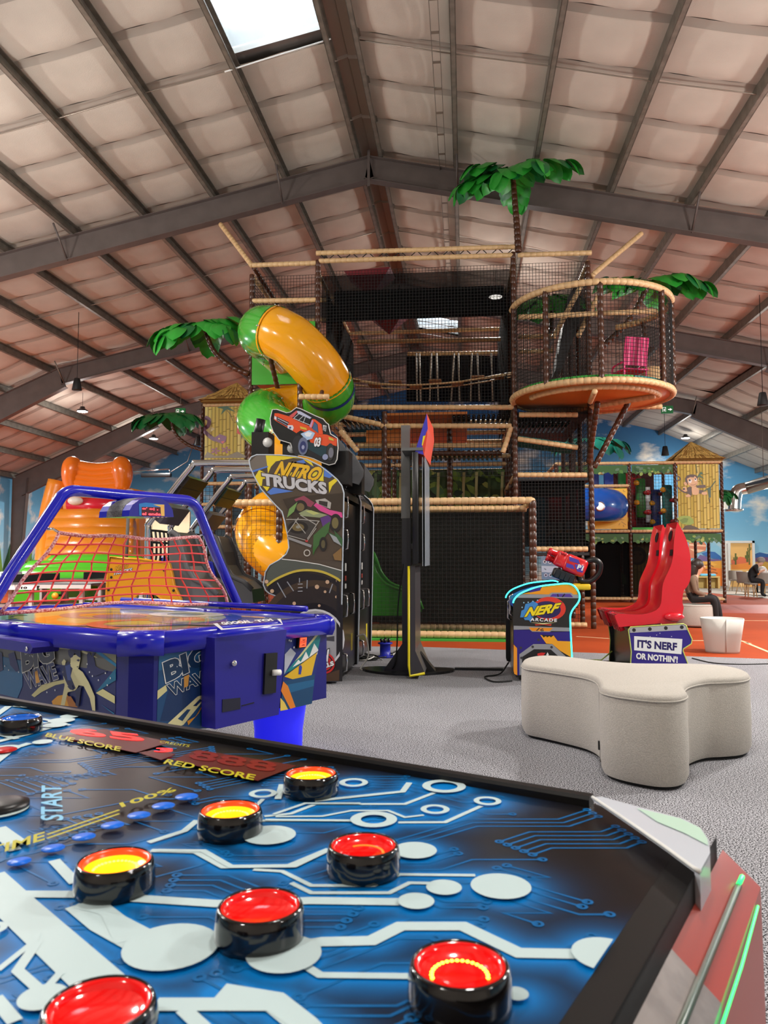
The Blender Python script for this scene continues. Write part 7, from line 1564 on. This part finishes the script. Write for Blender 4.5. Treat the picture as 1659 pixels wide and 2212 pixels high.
# painted jungle strip on the back wall, left, and the beige partition
mur = Board((0, YB - .02, 0), -Y1_)
mur.shape((150, 176, 60), (-60, 1150), (20, 1135), (70, 1150), (120, 1130), (300, 1160), (300, 1268), (-60, 1268)); mur.shape((110, 146, 50), (-60, 1190), (60, 1170), (110, 1180), (300, 1200), (300, 1268), (-60, 1268))
for cx, cy, L in ((30, 1120, 40), (5, 1150, 36), (55, 1150, 34), (85, 1205, 30), (100, 1180, 26), (62, 1110, 26)):
    for k in range(7): a = -2.6 + k * .35; mur.shape((40, 92, 46), (cx, cy), (cx + L * .5 * math.cos(a - .12), cy + L * .5 * math.sin(a - .12)), (cx + L * math.cos(a), cy + L * math.sin(a)), (cx + L * .5 * math.cos(a + .12), cy + L * .5 * math.sin(a + .12)))
mur.shape((132, 148, 156), (80, 1072), (122, 1068), (122, 1114), (80, 1114))
mo_ = mur.build(bpy.data.objects['wall_back'], 'jungle_mural')
lw = MB()
for k in range(22):
    y = 20 + k * .7; lw.poly([V(XL + .02 + k * .0005, y, 0), V(XL + .02 + k * .0005, y + 1.1, 0), V(XL + .02 + k * .0005, y + .7, 1.2 + .8 * math.sin(k * 2.1) ** 2), V(XL + .02 + k * .0005, y + .3, 1.0)], ink(((70, 120, 50), (110, 150, 60), (50, 100, 60))[k % 3], .7))
lw.build('jungle_mural', bpy.data.objects['wall_left'], kind='stuff')
pa, pb = AY(285, 1262, 31.0), AY(410, 1105, 31.0)
PR = thing('beige_partition', 'beige partition with a door leaf behind the inflatable slide', 'partition', ((pa.x + pb.x) / 2, 31.0, 0)); bg_ = mat('beige_panel', (206, 196, 164), .6)
mb = MB(); mb.box((pa.x, 31.0, 0), (pb.x, 31.12, pb.z), bg_); mb.build('panel', PR)
for x in (.33, .66): mb = MB(); xx = pa.x + (pb.x - pa.x) * x; mb.box((xx, 30.985, 0), (xx + .03, 31.0, pb.z - .05), mat('beige_joint', (150, 142, 118), .6)); mb.build('joint', PR)
for z in (.9, 2.0): mb = MB(); mb.box((pb.x - .12, 30.96, z), (pb.x - .06, 31.0, z + .12), black); mb.build('hinge', PR)
# black heater bar on its arm
h0, h1 = AY(306, 1027, 30), AY(370, 1024, 30); HB = thing('radiant_heater', 'black heater bar on a steel arm before the dark sky wall', 'heater', (h0.x, 30, h0.z)); mb = MB(); mb.rbox((h0.x, 29.9, h0.z - .08), (h1.x, 30.1, h0.z + .08), black, r=.03); mb.build('bar', HB)
mb = MB(); mb.tube([h0 + V(-.5, 0, .16), h1 + V(-.1, 0, .2)], .03, chrome, 8); mb.tube([h1 + V(-.1, 0, .2), h1 + V(-.05, 0, .05)], .02, chrome, 6); mb.build('tube', HB); mb = MB(); mb.tube([h1 + V(0, 0, .1), AY(405, 997, 30.5), V(AY(405, 997, 30.5).x, 31.5, AY(405, 997, 30.5).z + 1.2), V(AY(405, 997, 30.5).x, 34.9, AY(405, 997, 30.5).z + 1.2)], .02, steel, 6); mb.build('arm', HB)
# hanging speakers, exit signs, duct
def speaker(label, px, py, Y, s=1.0):
    p = AY(px, py, Y); t = thing('hanging_speaker', label, 'speaker', p, 'black cone speakers hanging from the roof'); fr = Fr(p, X1, Y1_)
    mb = MB(); mb.lathe([(.0, -.005), (.1 * s, 0), (.105 * s, .01), (.065 * s, .24 * s), (.055 * s, .26 * s), (0, .262 * s)], mat('speaker_black', (16, 16, 17), .6), fr, 18); mb.build('cone', t)
    mb = MB(); mb.tube([p + V(0, 0, .25 * s), V(p.x, p.y, roofz(p.x) + .05)], .008, mat('speaker_black'), 5); mb.build('cord', t)
speaker('black cone speaker hanging before the left steel frame', 166, 843, 18.0, 1.15); speaker('black cone speaker hanging before the bright roof on the right', 1648, 876, 18.0, 1.15); speaker('black cone speaker hanging before the sky mural near the lamp', 1437, 984, 28.5, 1.3); speaker('black cone speaker hanging behind the bamboo hut', 428, 962, 29, 1.3)
def exitsign(label, px, py, Y, w=.5, h=.27):
    p = AY(px, py, Y); t = thing('exit_sign', label, 'sign', p, 'hanging exit signs'); mb = MB(); mb.box((p.x - w / 2, Y - .03, p.z - h / 2), (p.x + w / 2, Y + .03, p.z + h / 2), mat('exit_green', (20, 104, 52), .4, emit=.25)); b_ = mb.build('box', t)
    e = MB(); wt = mat('exit_white', (236, 240, 236), .4, emit=.5); q = lambda x, z: V(p.x + x * w, Y - .033, p.z + z * h)
    for P in (((-.42, -.3), (-.38, -.3), (-.38, .3), (-.42, .3)), ((-.38, .24), (-.12, .24), (-.12, .3), (-.38, .3)), ((-.16, -.3), (-.12, -.3), (-.12, .3), (-.16, .3)), ((-.3, -.25), (-.24, -.25), (-.2, .05), (-.26, .12), (-.32, .0)), ((.05, -.06), (.25, -.06), (.25, .06), (.05, .06)), ((.22, -.2), (.42, 0), (.22, .2))): e.poly([q(*c) for c in P], wt)
    e.build('pictogram', b_, kind='stuff'); mb = MB(); mb.tube([p + V(0, 0, h / 2), V(p.x, Y, roofz(p.x) + .05)], .01, galv, 5); mb.build('hanger', t)
exitsign('green exit sign hanging under the round balcony side', 1441, 885, 25.0, .36, .24); exitsign('green exit sign hanging above the small dark palm', 390, 889, 26.5, .36, .24)
DU = thing('ventilation_duct', 'bright spiral metal duct with a downturned outlet on the right', 'duct', AY(1590, 1060, 27)); dm_ = mat('duct_metal', (206, 204, 198), .22, .9)
e0 = AY(1592, 1062, 27); far = AY(1700, 1028, 25.5); mb = MB(); P = [far.lerp(e0 + V(.35, 0, .12), i / 30) for i in range(31)]; mb.tube([p for q in P for p in (q, q)], [.2 if k % 2 else .21 for k in range(62)], dm_, 20); mb.build('pipe', DU)
mb = MB(); pp2 = bez([e0 + V(.35, 0, .12), e0 + V(.05, 0, .05), e0 + V(-.05, 0, -.15), AY(1586, 1104, 27)], 6); mb.tube(pp2, .2, dm_, 20); mb.build('elbow', DU); q = AY(1586, 1104, 27); mb = MB(); mb.lathe([(.2, 0), (.29, 0), (.29, .06), (.2, .07)], dm_, Fr(q, X1, Y1_), 22); mb.build('flange', DU)
mb = MB(); q = far.lerp(e0, .45); mb.tube([q + V(0, 0, .2), V(q.x, q.y, roofz(q.x) + .1)], .01, galv, 5); mb.build('hanger', DU)
# ================================================================ RIGHT BACKGROUND: desert mural, door, cafe, people
zd = zr(1440, 1120, .1447)
mur = Board((0, YB - .02, 0), -Y1_, zd)
mur.shape((222, 160, 60), (300, 660), (430, 610), (700, 640), (830, 620), (1600, 660), (1600, 1010), (300, 1010)); mur.shape((232, 130, 50), (300, 760), (600, 720), (900, 760), (1600, 730), (1600, 1010), (300, 1010)); mur.shape((236, 176, 70), (300, 660), (500, 620), (640, 640), (760, 690), (600, 740), (300, 760)); mur.shape((112, 86, 140), (420, 640), (500, 540), (600, 570), (680, 610), (760, 600), (830, 630), (600, 640)); mur.shape((40, 100, 170), (520, 520), (620, 490), (720, 500), (800, 560), (830, 610), (700, 600), (600, 570)); mur.shape((50, 90, 150), (1290, 540), (1390, 505), (1500, 530), (1600, 520), (1600, 640), (1290, 640)); mur.shape((120, 74, 110), (1290, 600), (1400, 570), (1600, 590), (1600, 670), (1290, 660)); mur.shape((200, 150, 60), (1290, 650), (1600, 640), (1600, 760), (1290, 760))
mur.shape((206, 120, 84), (330, 360), (560, 350), (595, 400), (580, 480), (480, 510), (430, 520), (420, 590), (330, 590)); mur.shape((240, 190, 150), (330, 380), (590, 400), (585, 420), (340, 405)); mur.shape((240, 190, 150), (340, 450), (570, 470), (500, 505), (400, 490))
for q in (((560, 700), (640, 690), (700, 720)), ((560, 770), (660, 750), (740, 770)), ((620, 820), (700, 800), (760, 820))): mur.line((170, 96, 40), .05, *q)
mur.build(bpy.data.objects['wall_back'], 'desert_mural')
# door: white frame, open leaf, painted panel seen inside
da, db_ = AY(1561, 1266, YB - .06), AY(1629, 1168, YB - .06); wfm = mat('door_white', (222, 220, 214), .5)
D1 = thing('door_1', 'white framed door opening with a desert picture inside', None, ((da.x + db_.x) / 2, YB - .1, 0), kind='structure')
for a, b in (((da.x, YB - .12, 0), (da.x + .1, YB - .01, db_.z)), ((db_.x - .1, YB - .12, 0), (db_.x, YB - .01, db_.z)), ((da.x, YB - .12, db_.z - .1), (db_.x, YB - .01, db_.z))): mb = MB(); mb.box(a, b, wfm); mb.build('frame', D1)
mb = MB(); mb.box((da.x + .1, YB - .05, 0), (db_.x - .1, YB - .03, db_.z - .1), mat('picture_sand', (238, 186, 110), .6)); pc_ = mb.build('picture', D1)
bd = Board((0, YB - .05, 0), -Y1_, zd); bd.shape((236, 140, 50), (965, 690), (1260, 660), (1260, 760), (965, 760)); bd.shape((226, 110, 70), (965, 620), (1100, 570), (1250, 600), (1250, 660), (965, 690))
for x, y0, y1, s in ((1030, 520, 690, 1), (1205, 490, 650, 1.3), (1235, 380, 690, .8)): bd.line((96, 100, 40), .07 * s, (x, y0), (x, y1)); bd.line((96, 100, 40), .05 * s, (x - 25, y0 + 60), (x - 25, y0 + 100), (x, y0 + 110)); bd.line((96, 100, 40), .05 * s, (x + 22, y0 + 50), (x + 22, y0 + 85), (x, y0 + 95))
bd.build(pc_, 'cactus_print')
mb = MB(); mb.box((da.x + .1, YB - .6, 0), (da.x + .16, YB - .06, db_.z - .12), wfm); mb.prism([AY(x, y, YB - .35) for x, y in ((1562, 1170), (1578, 1172), (1578, 1266), (1563, 1264))], V(0, .05, 0), wfm); lf = mb.build('leaf', D1)
mb = MB(); q = AY(1575, 1218, YB - .36); mb.tube([q, q + V(0, -.05, 0), q + V(.1, -.05, 0)], .015, chrome, 6); mb.build('handle', lf)
mb = MB(); q = AY(1577, 1265, YB - .3)
# wooden bench ledge with a folded blue cloth
lx0, lx1 = AY(1500, 1262, 33).x, AY(1556, 1262, 33).x; LB = thing('wood_ledge', 'pale wooden bench box below the desert mural', 'bench', ((lx0 + lx1) / 2, 33, 0)); wl = mat('pale_wood', (206, 170, 100), .6)
mb = MB(); mb.box((lx0, 33, .44), (lx1, 33.6, .5), wl); mb.build('seat_board', LB)
for x in (lx0, (lx0 + lx1) / 2, lx1 - .08): mb = MB(); mb.box((x, 33.03, 0), (x + .08, 33.57, .44), wl); mb.build('support', LB)
mb = MB(); mb.box((lx0, 33.3, 0), (lx1, 33.34, .44), mat('pale_wood_b', (186, 160, 90), .6)); mb.build('back_panel', LB)
mb = MB(); q = AY(1530, 1238, 33.2); mb.rbox((q.x - .35, 33.1, .5), (q.x + .3, 33.45, .6), mat('blue_cloth', (110, 190, 226), .8), r=.06); mb.build('folded_cloth', None, 'light blue folded cloth on the wooden bench', 'cloth')
# cafe chairs, table
grey = mat('chair_fabric', (150, 142, 134), .8); oak = mat('oak_leg', (196, 158, 112), .5)
def shell_chair():
    t = thing('shell_chair', 'x', 'chair', (0, 0, 0), 'grey shell chairs in the cafe corner')
    mb = MB()
    def fn(u, v):
        a = math.radians(-125 + 250 * u); r = .27; h = .34 * (1 if abs(u - .5) < .22 else max(.45, 1 - (abs(u - .5) - .22) * 2.6)); return V(-r * math.cos(a) - .03 * v, r * math.sin(a) * 1.05, .44 + v * h)
    mb.grid(fn, 20, 5, grey); mb.grid(lambda u, v: fn(u, v) + V(math.cos(math.radians(-125 + 250 * u)) * .035, -math.sin(math.radians(-125 + 250 * u)) * .035, 0), 20, 5, grey); mb.build('back_shell', t)
    mb = MB(); mb.rbox((-.25, -.25, .39), (.27, .25, .47), grey, r=.14, k=5); mb.build('seat', t)
    for sx in (-1, 1):
        for sy in (-1, 1): mb = MB(); mb.tube([(sx * .16, sy * .16, .4), (sx * .24, sy * .22, 0)], [.018, .012], oak, 8); mb.build('leg', t)
    return t
sc0 = shell_chair()
for i, (px, py, rz, lab) in enumerate(((1592, 1277, 60, 'grey shell chair with its open side towards the cafe table, by the door'), (1612, 1284, 20, 'grey shell chair standing between the door and the table'), (1652, 1286, 110, 'grey shell chair seen from behind at the cafe table'), (1690, 1282, 170, 'grey shell chair on the far end of the cafe table'))):
    p = AZ(px, py, 0)
    if i == 0: sc0.location = p; sc0.rotation_euler = (0, 0, math.radians(rz)); sc0['label'] = lab; o = sc0
    else: dup(sc0, p, math.radians(rz), lab)
tp = AZ(1668, 1282, 0) + V(.2, .7, 0); CT = thing('cafe_table', 'white cafe table beside the grey shell chairs', 'table', tp)
mb = MB(); mb.rbox((tp.x - .7, tp.y - .4, .72), (tp.x + .7, tp.y + .4, .76), white, r=.1); mb.build('table_top', CT)
for sx in (-.45, .45): mb = MB(); mb.tube([V(tp.x + sx, tp.y, .72), V(tp.x + sx, tp.y, .02)], .035, black, 8); mb.lathe([(.22, 0), (.2, .02), (.03, .03)], black, Fr((tp.x + sx, tp.y, 0), X1, Y1_), 14); mb.build('pedestal', CT)
# ---- people: one skinned body each
skin = mat('skin', (206, 158, 130), .5)
def person(label, J, E, mats, loc, extra=None):
    """J: name -> (pos, radius, material of the limb ending here)"""
    names = list(J); me = bpy.data.meshes.new('p'); me.from_pydata([J[n][0] for n in names], [(names.index(a), names.index(b)) for a, b in E], []); o = bpy.data.objects.new('p', me); COL.objects.link(o)
    md = o.modifiers.new('s', 'SKIN'); md.use_smooth_shade = True; o.modifiers.new('b', 'SUBSURF').levels = 2
    sv = me.skin_vertices[0].data
    for i, n in enumerate(names): r = J[n][1]; sv[i].radius = r if isinstance(r, tuple) else (r, r); sv[i].use_root = (n == 'pelvis')
    bpy.context.view_layer.update(); ev = bpy.data.meshes.new_from_object(o.evaluated_get(bpy.context.evaluated_depsgraph_get())); bpy.data.objects.remove(o)
    t = thing('person', label, 'person', loc); bo = bpy.data.objects.new('body', ev); COL.objects.link(bo); bo.parent = t; ORG[bo] = ORG[t]
    ev.transform(Matrix.Translation(-Vector(loc))); ev.materials.clear(); ml = []
    for m in mats.values(): ev.materials.append(m); ml.append(m)
    keys = list(mats)
    for p in ev.polygons:
        c = p.center + Vector(loc); best = (9, 0)
        for a, b in E:
            A, B = J[a][0], J[b][0]; d = B - A; tt_ = min(1, max(0, (c - A).dot(d) / max(1e-9, d.length_squared))); q = (A + d * tt_ - c).length - .5 * (J[a][1] if not isinstance(J[a][1], tuple) else max(J[a][1]))
            if q < best[0]: best = (q, keys.index(J[b][2]))
        p.material_index = best[1]; p.use_smooth = True
    return t
WY = 14.3
def w(x, y, dy=0): return AY(x, y, WY + dy)
J = {'pelvis': (w(1492, 1290), (.15, .13), 'pants'), 'waist': (w(1491, 1275), (.13, .12), 'top'), 'chest': (w(1495, 1258), (.15, .13), 'top'), 'neck': (w(1503, 1243), (.055, .055), 'skin'), 'head0': (w(1508, 1234), (.075, .07), 'skin'), 'head1': (w(1511, 1222), (.09, .085), 'skin'), 'head2': (w(1510, 1214), (.06, .06), 'skin')}
E = [('pelvis', 'waist'), ('waist', 'chest'), ('chest', 'neck'), ('neck', 'head0'), ('head0', 'head1'), ('head1', 'head2')]
for s, dy in (('r', -.17), ('l', .17)):
    J['sh' + s] = (w(1496, 1251, dy), .058, 'top'); J['el' + s] = (w(1502, 1278, dy * 1.15), .045, 'top'); J['wr' + s] = (w(1523, 1285, dy * .7), .032, 'top'); J['ha' + s] = (w(1530, 1287, dy * .55), (.035, .022), 'skin'); J['fi' + s] = (w(1534, 1292, dy * .5), (.022, .014), 'skin')
    J['hip' + s] = (w(1498, 1292, dy * .55), .095, 'pants'); J['kn' + s] = (w(1541 + (4 if s == 'l' else 0), 1292, dy * .6), .078, 'pants'); J['an' + s] = (w(1549 + (6 if s == 'l' else -2), 1328, dy * .6), .05, 'pants'); J['he' + s] = (w(1549 + (8 if s == 'l' else 0), 1334, dy * .6), .04, 'shoe'); J['to' + s] = (w(1568 + (8 if s == 'l' else 0), 1337, dy * .6), (.036, .028), 'shoe')
    E += [('chest', 'sh' + s), ('sh' + s, 'el' + s), ('el' + s, 'wr' + s), ('wr' + s, 'ha' + s), ('ha' + s, 'fi' + s), ('pelvis', 'hip' + s), ('hip' + s, 'kn' + s), ('kn' + s, 'an' + s), ('an' + s, 'he' + s), ('he' + s, 'to' + s)]
for k in list(J):
    p, r, m = J[k]
    if k[:2] in ('he', 'to') and k[:4] != 'head': J[k] = (V(p.x, p.y, .05), r, m)
wm = person('woman in a beige blouse and black trousers seated on the round ottoman', J, E, {'top': mat('beige_blouse', (122, 102, 84), .9), 'pants': mat('black_trousers', (16, 16, 18), .8), 'skin': skin, 'shoe': mat('white_shoe', (228, 226, 222), .5)}, V(w(1492, 1300).x, WY, 0))
hair = mat('dark_hair', (40, 28, 22), .45); h = w(1508, 1222)
mb = MB(); mb.ball(h + V(-.02, 0, .015), (.115, .1, .115), hair, 16, 10); mb.tube(bez([h + V(-.06, 0, 0), h + V(-.1, 0, -.12), h + V(-.1, 0, -.26), h + V(-.13, 0, -.36)], 5), [.09 + .02 * math.sin(i * .2) - .004 * i for i in range(16)], hair, 12, squash=1.2); mb.build('hair', wm)
mb = MB(); mb.ball(h + V(.107, 0, -.02), (.02, .016, .025), skin, 8, 6); mb.build('nose', wm)
mb = MB(); mb.box(tuple(w(1531, 1283, -.1) + V(-.03, -.04, -.01)), tuple(w(1531, 1283, -.1) + V(.05, .04, .0)), black); mb.build('phone', None, 'black phone in the hand of the seated woman', 'phone')
oc = w(1500, 1357); oc = V(w(1502, 1300).x, WY + .05, 0); RO = thing('round_ottoman', 'round grey ottoman under the seated woman', 'ottoman', oc)
mb = MB(); mb.lathe([(.3, .02), (.315, .05), (.315, .36), (.31, .37)], fab, Fr(oc, X1, Y1_), 28); mb.build('side_cover', RO); mb = MB(); mb.lathe([(.312, .365), (.308, .39), (.28, .4), (0, .4)], mat('ottoman_top'), Fr(oc, X1, Y1_), 28); mb.build('top_cover', RO); mb = MB(); mb.lathe([(.28, 0), (.29, .022)], fabd, Fr(oc, X1, Y1_), 28); mb.build('sole', RO)
MY = 25.6
def m_(x, y, dy=0): return AY(x, y, MY + dy)
J = {'pelvis': (m_(1622, 1252), (.16, .14), 'pants'), 'waist': (m_(1622, 1240), (.15, .13), 'top'), 'chest': (m_(1630, 1226), (.17, .14), 'top'), 'neck': (m_(1638, 1219), (.07, .07), 'skin'), 'head0': (m_(1642, 1219), (.08, .08), 'skin'), 'head1': (m_(1645, 1214), (.1, .09), 'skin'), 'head2': (m_(1643, 1210), (.06, .06), 'skin')}
E = [('pelvis', 'waist'), ('waist', 'chest'), ('chest', 'neck'), ('neck', 'head0'), ('head0', 'head1'), ('head1', 'head2')]
for s, dy in (('r', -.2), ('l', .2)):
    J['sh' + s] = (m_(1631, 1224, dy), .065, 'top'); J['el' + s] = (m_(1636, 1237, dy * 1.1), .05, 'top'); J['wr' + s] = (m_(1648, 1232, dy * .6), .036, 'skin'); J['ha' + s] = (m_(1652, 1231, dy * .5), (.035, .025), 'skin')
    J['hip' + s] = (m_(1625, 1253, dy * .5), .1, 'pants'); J['kn' + s] = (m_(1648, 1255, dy * .6), .08, 'pants'); J['an' + s] = (m_(1646, 1280, dy * .6), .055, 'pants'); J['to' + s] = (m_(1655, 1283, dy * .6), (.045, .035), 'pants')
    E += [('chest', 'sh' + s), ('sh' + s, 'el' + s), ('el' + s, 'wr' + s), ('wr' + s, 'ha' + s), ('pelvis', 'hip' + s), ('hip' + s, 'kn' + s), ('kn' + s, 'an' + s), ('an' + s, 'to' + s)]
for s in 'rl':
    for k in ('an', 'to'): p, r, mm = J[k + s]; J[k + s] = (V(p.x, p.y, .1 if k == 'an' else .045), r, mm)
mn = person('person in a black top and grey cap bent over the cafe table', J, E, {'top': mat('black_top', (18, 18, 20), .8), 'pants': mat('dark_trousers', (24, 24, 28), .8), 'skin': skin}, V(m_(1622, 1260).x, MY, 0))
h = m_(1644, 1212); mb = MB(); mb.ball(h + V(0, 0, .03), (.125, .12, .1), mat('grey_cap', (150, 146, 140), .8), 14, 8); mb.add([h + V(.08, -.09, .02), h + V(.24, -.05, -.05), h + V(.24, .05, -.05), h + V(.08, .09, .02), h + V(.08, 0, .04)], [(0, 1, 2, 3, 4)], mat('grey_cap')); mb.build('cap', mn)
ms = m_(1625, 1262); ST_ = thing('stool', 'plain stool under the person in the grey cap', 'stool', (m_(1622, 1262).x, MY, 0)); mb = MB(); c = V(m_(1622, 1262).x, MY, 0); mb.lathe([(.2, .4), (.2, .44), (.17, .45), (0, .45)], grey, Fr(c, X1, Y1_), 16); mb.build('seat', ST_)
for a in (0.8, 2.4, 3.9, 5.5): mb = MB(); mb.tube([c + V(.12 * math.cos(a), .12 * math.sin(a), .41), c + V(.19 * math.cos(a), .19 * math.sin(a), 0)], .015, oak, 6); mb.build('leg', ST_)
mb = MB(); q = V(m_(1652, 1228).x, MY + .2, .76); mb.lathe([(.02, 0), (.16, .0), (.15, .09), (.08, .2), (0, .22)], white, Fr(q, X1, Y1_), 16); mb.build('white_bowl', None, 'white dome-shaped bowl on the cafe table', 'bowl')
# pink garden chair on the balcony
PCY = 13.05; pk = mat('pink_frame', (230, 52, 120), .35); pf_ = mat('pink_weave', (206, 40, 104), .7)
c = V(xat(1362, PCY, 800), PCY, ZB + .06); PK = thing('garden_chair', 'pink child garden chair on the round balcony', 'chair', c)
def q(a, b, z): ang = math.radians(18); return c + V(a * math.cos(ang) - b * math.sin(ang), a * math.sin(ang) + b * math.cos(ang), z)
for s in (-.2, .2):
    mb = MB(); mb.tube(bez([q(s, -.16, 0), q(s, -.15, .2), q(s, -.17, .55), q(s, -.24, .82)], 4), .016, pk, 8); mb.build('back_post', PK)
    mb = MB(); mb.tube(bez([q(s * 1.15, .22, 0), q(s * 1.15, .2, .3), q(s * 1.15, .14, .4), q(s * 1.1, -.14, .42)], 4), .016, pk, 8); mb.build('arm', PK)
mb = MB(); mb.prism([q(-.19, -.165, .36), q(.19, -.165, .36), q(.19, -.245, .82), q(-.19, -.245, .82)], q(0, .012, 0) - q(0, 0, 0), pf_); bo = mb.build('backrest', PK)
for i in range(4): mb = MB(); x = -.15 + i * .085; mb.prism([q(x, -.168, .37), q(x + .03, -.168, .37), q(x + .03, -.248, .81), q(x, -.248, .81)], q(0, -.002, 0) - q(0, 0, 0), mat('pink_light', (236, 110, 150), .7)); mb.build('stripe', bo)
mb = MB(); mb.prism([q(-.21, -.17, .3), q(.21, -.17, .3), q(.21, .2, .3), q(-.21, .2, .3)], V(0, 0, -.015), pf_); mb.build('seat', PK); mb = MB(); mb.tube([q(-.21, -.18, .3), q(.21, -.18, .3), q(.21, .21, .3), q(-.21, .21, .3)], .015, pk, 6, closed=True); mb.build('seat_frame', PK)
p = V(xat(1404, 13.4, 800), 13.3, ZB + .03); mb = MB(); mb.lathe([(.16, 0), (.18, .02), (.18, .4), (.16, .44), (0, .44)], mat('drum_tan', (206, 168, 120), .7), Fr(p, X1, Y1_), 18); mb.build('tan_round_disc', None, 'tan round drum-like disc beside the pink balcony chair', 'stool')  # tan disc of unknown use, shaped as a drum
# ================================================================ LAMPS
lampsh = mat('lamp_housing', (60, 60, 62), 0.4); led = mat('led_disc', (255, 250, 240), 0.5, emit=120)
LAMPS = [(-12.35, 23.6, 'white high bay lamp hanging over the orange inflatable slide', 6.0), (-12.2, 29.0, 'white high bay lamp hanging behind the small palm', 5.95),
         (9.2, 33.0, 'white high bay lamp hanging before the sky wall', 6.25), (0.8, 18.9, 'white high bay lamp shining through the top netting', 7.7)]
ADDED_LAMPS = [(-7.5, 4.5, 1.3), (0.5, 3.0, .4), (5.5, 5.5, 1.3), (-3.5, -2.0, .6), (7.0, -1.0, .7), (-9.8, 10.5, 2.0), (9.5, 13.0, 2.2), (12.0, 19.5, 1.4), (-14.2, 17.0, 1.6), (5.6, 9.6, 2.0), (-6.8, 8.4, 1.8), (11.0, 28.5, 1.3)]  # lamps added out of view to brighten the arcade and climbing frame
LAMPS = [l + (1.0,) for l in LAMPS]
for x, y, k in ADDED_LAMPS: LAMPS.append((x, y, None, roofz(x) - 2.2, k))
for i, (x, y, lab, z, k) in enumerate(LAMPS):
    t = thing('high_bay_lamp', lab or 'added unseen high bay lamp lighting the hall', 'lamp', (x, y, z), 'high bay lamps under the roof')
    fr = Fr((x, y, z), X1, Y1_)
    m = MB(); m.lathe([(.17, .0), (.19, .02), (.16, .05), (.09, .09), (.07, .16), (.0, .17)], lampsh, fr, 20); m.build('housing', t)
    m = MB(); m.lathe([(.0, -.012), (.15, -.012), (.165, 0.0)], led, fr, 20); m.build('led_disc', t)
    m = MB(); m.tube([(x, y, z + .16), (x, y, roofz(x) - .01)], .006, lampsh, 5); m.build('cable', t)
    L = bpy.data.lights.new('lamp_light', 'AREA'); L.shape = 'DISK'; L.size = 0.34; L.spread = math.radians(165); L.energy = 115 * k if not lab else (300 if x < 5 else 130); L.color = (1.0, 0.95, 0.89)
    lo = bpy.data.objects.new('lamp_light', L); COL.objects.link(lo); lo.location = (0, 0, -.03); lo.parent = t
    L = bpy.data.lights.new('lamp_fill', 'POINT'); L.energy = 205 * k if not lab else (85 if x < 5 else 35); L.shadow_soft_size = .2; L.color = (1.0, .96, .92)  # added all-round fill light, lifts the ceiling and upright surfaces
    lo = bpy.data.objects.new('lamp_fill', L); COL.objects.link(lo); lo.location = (0, 0, -.26); lo.parent = t
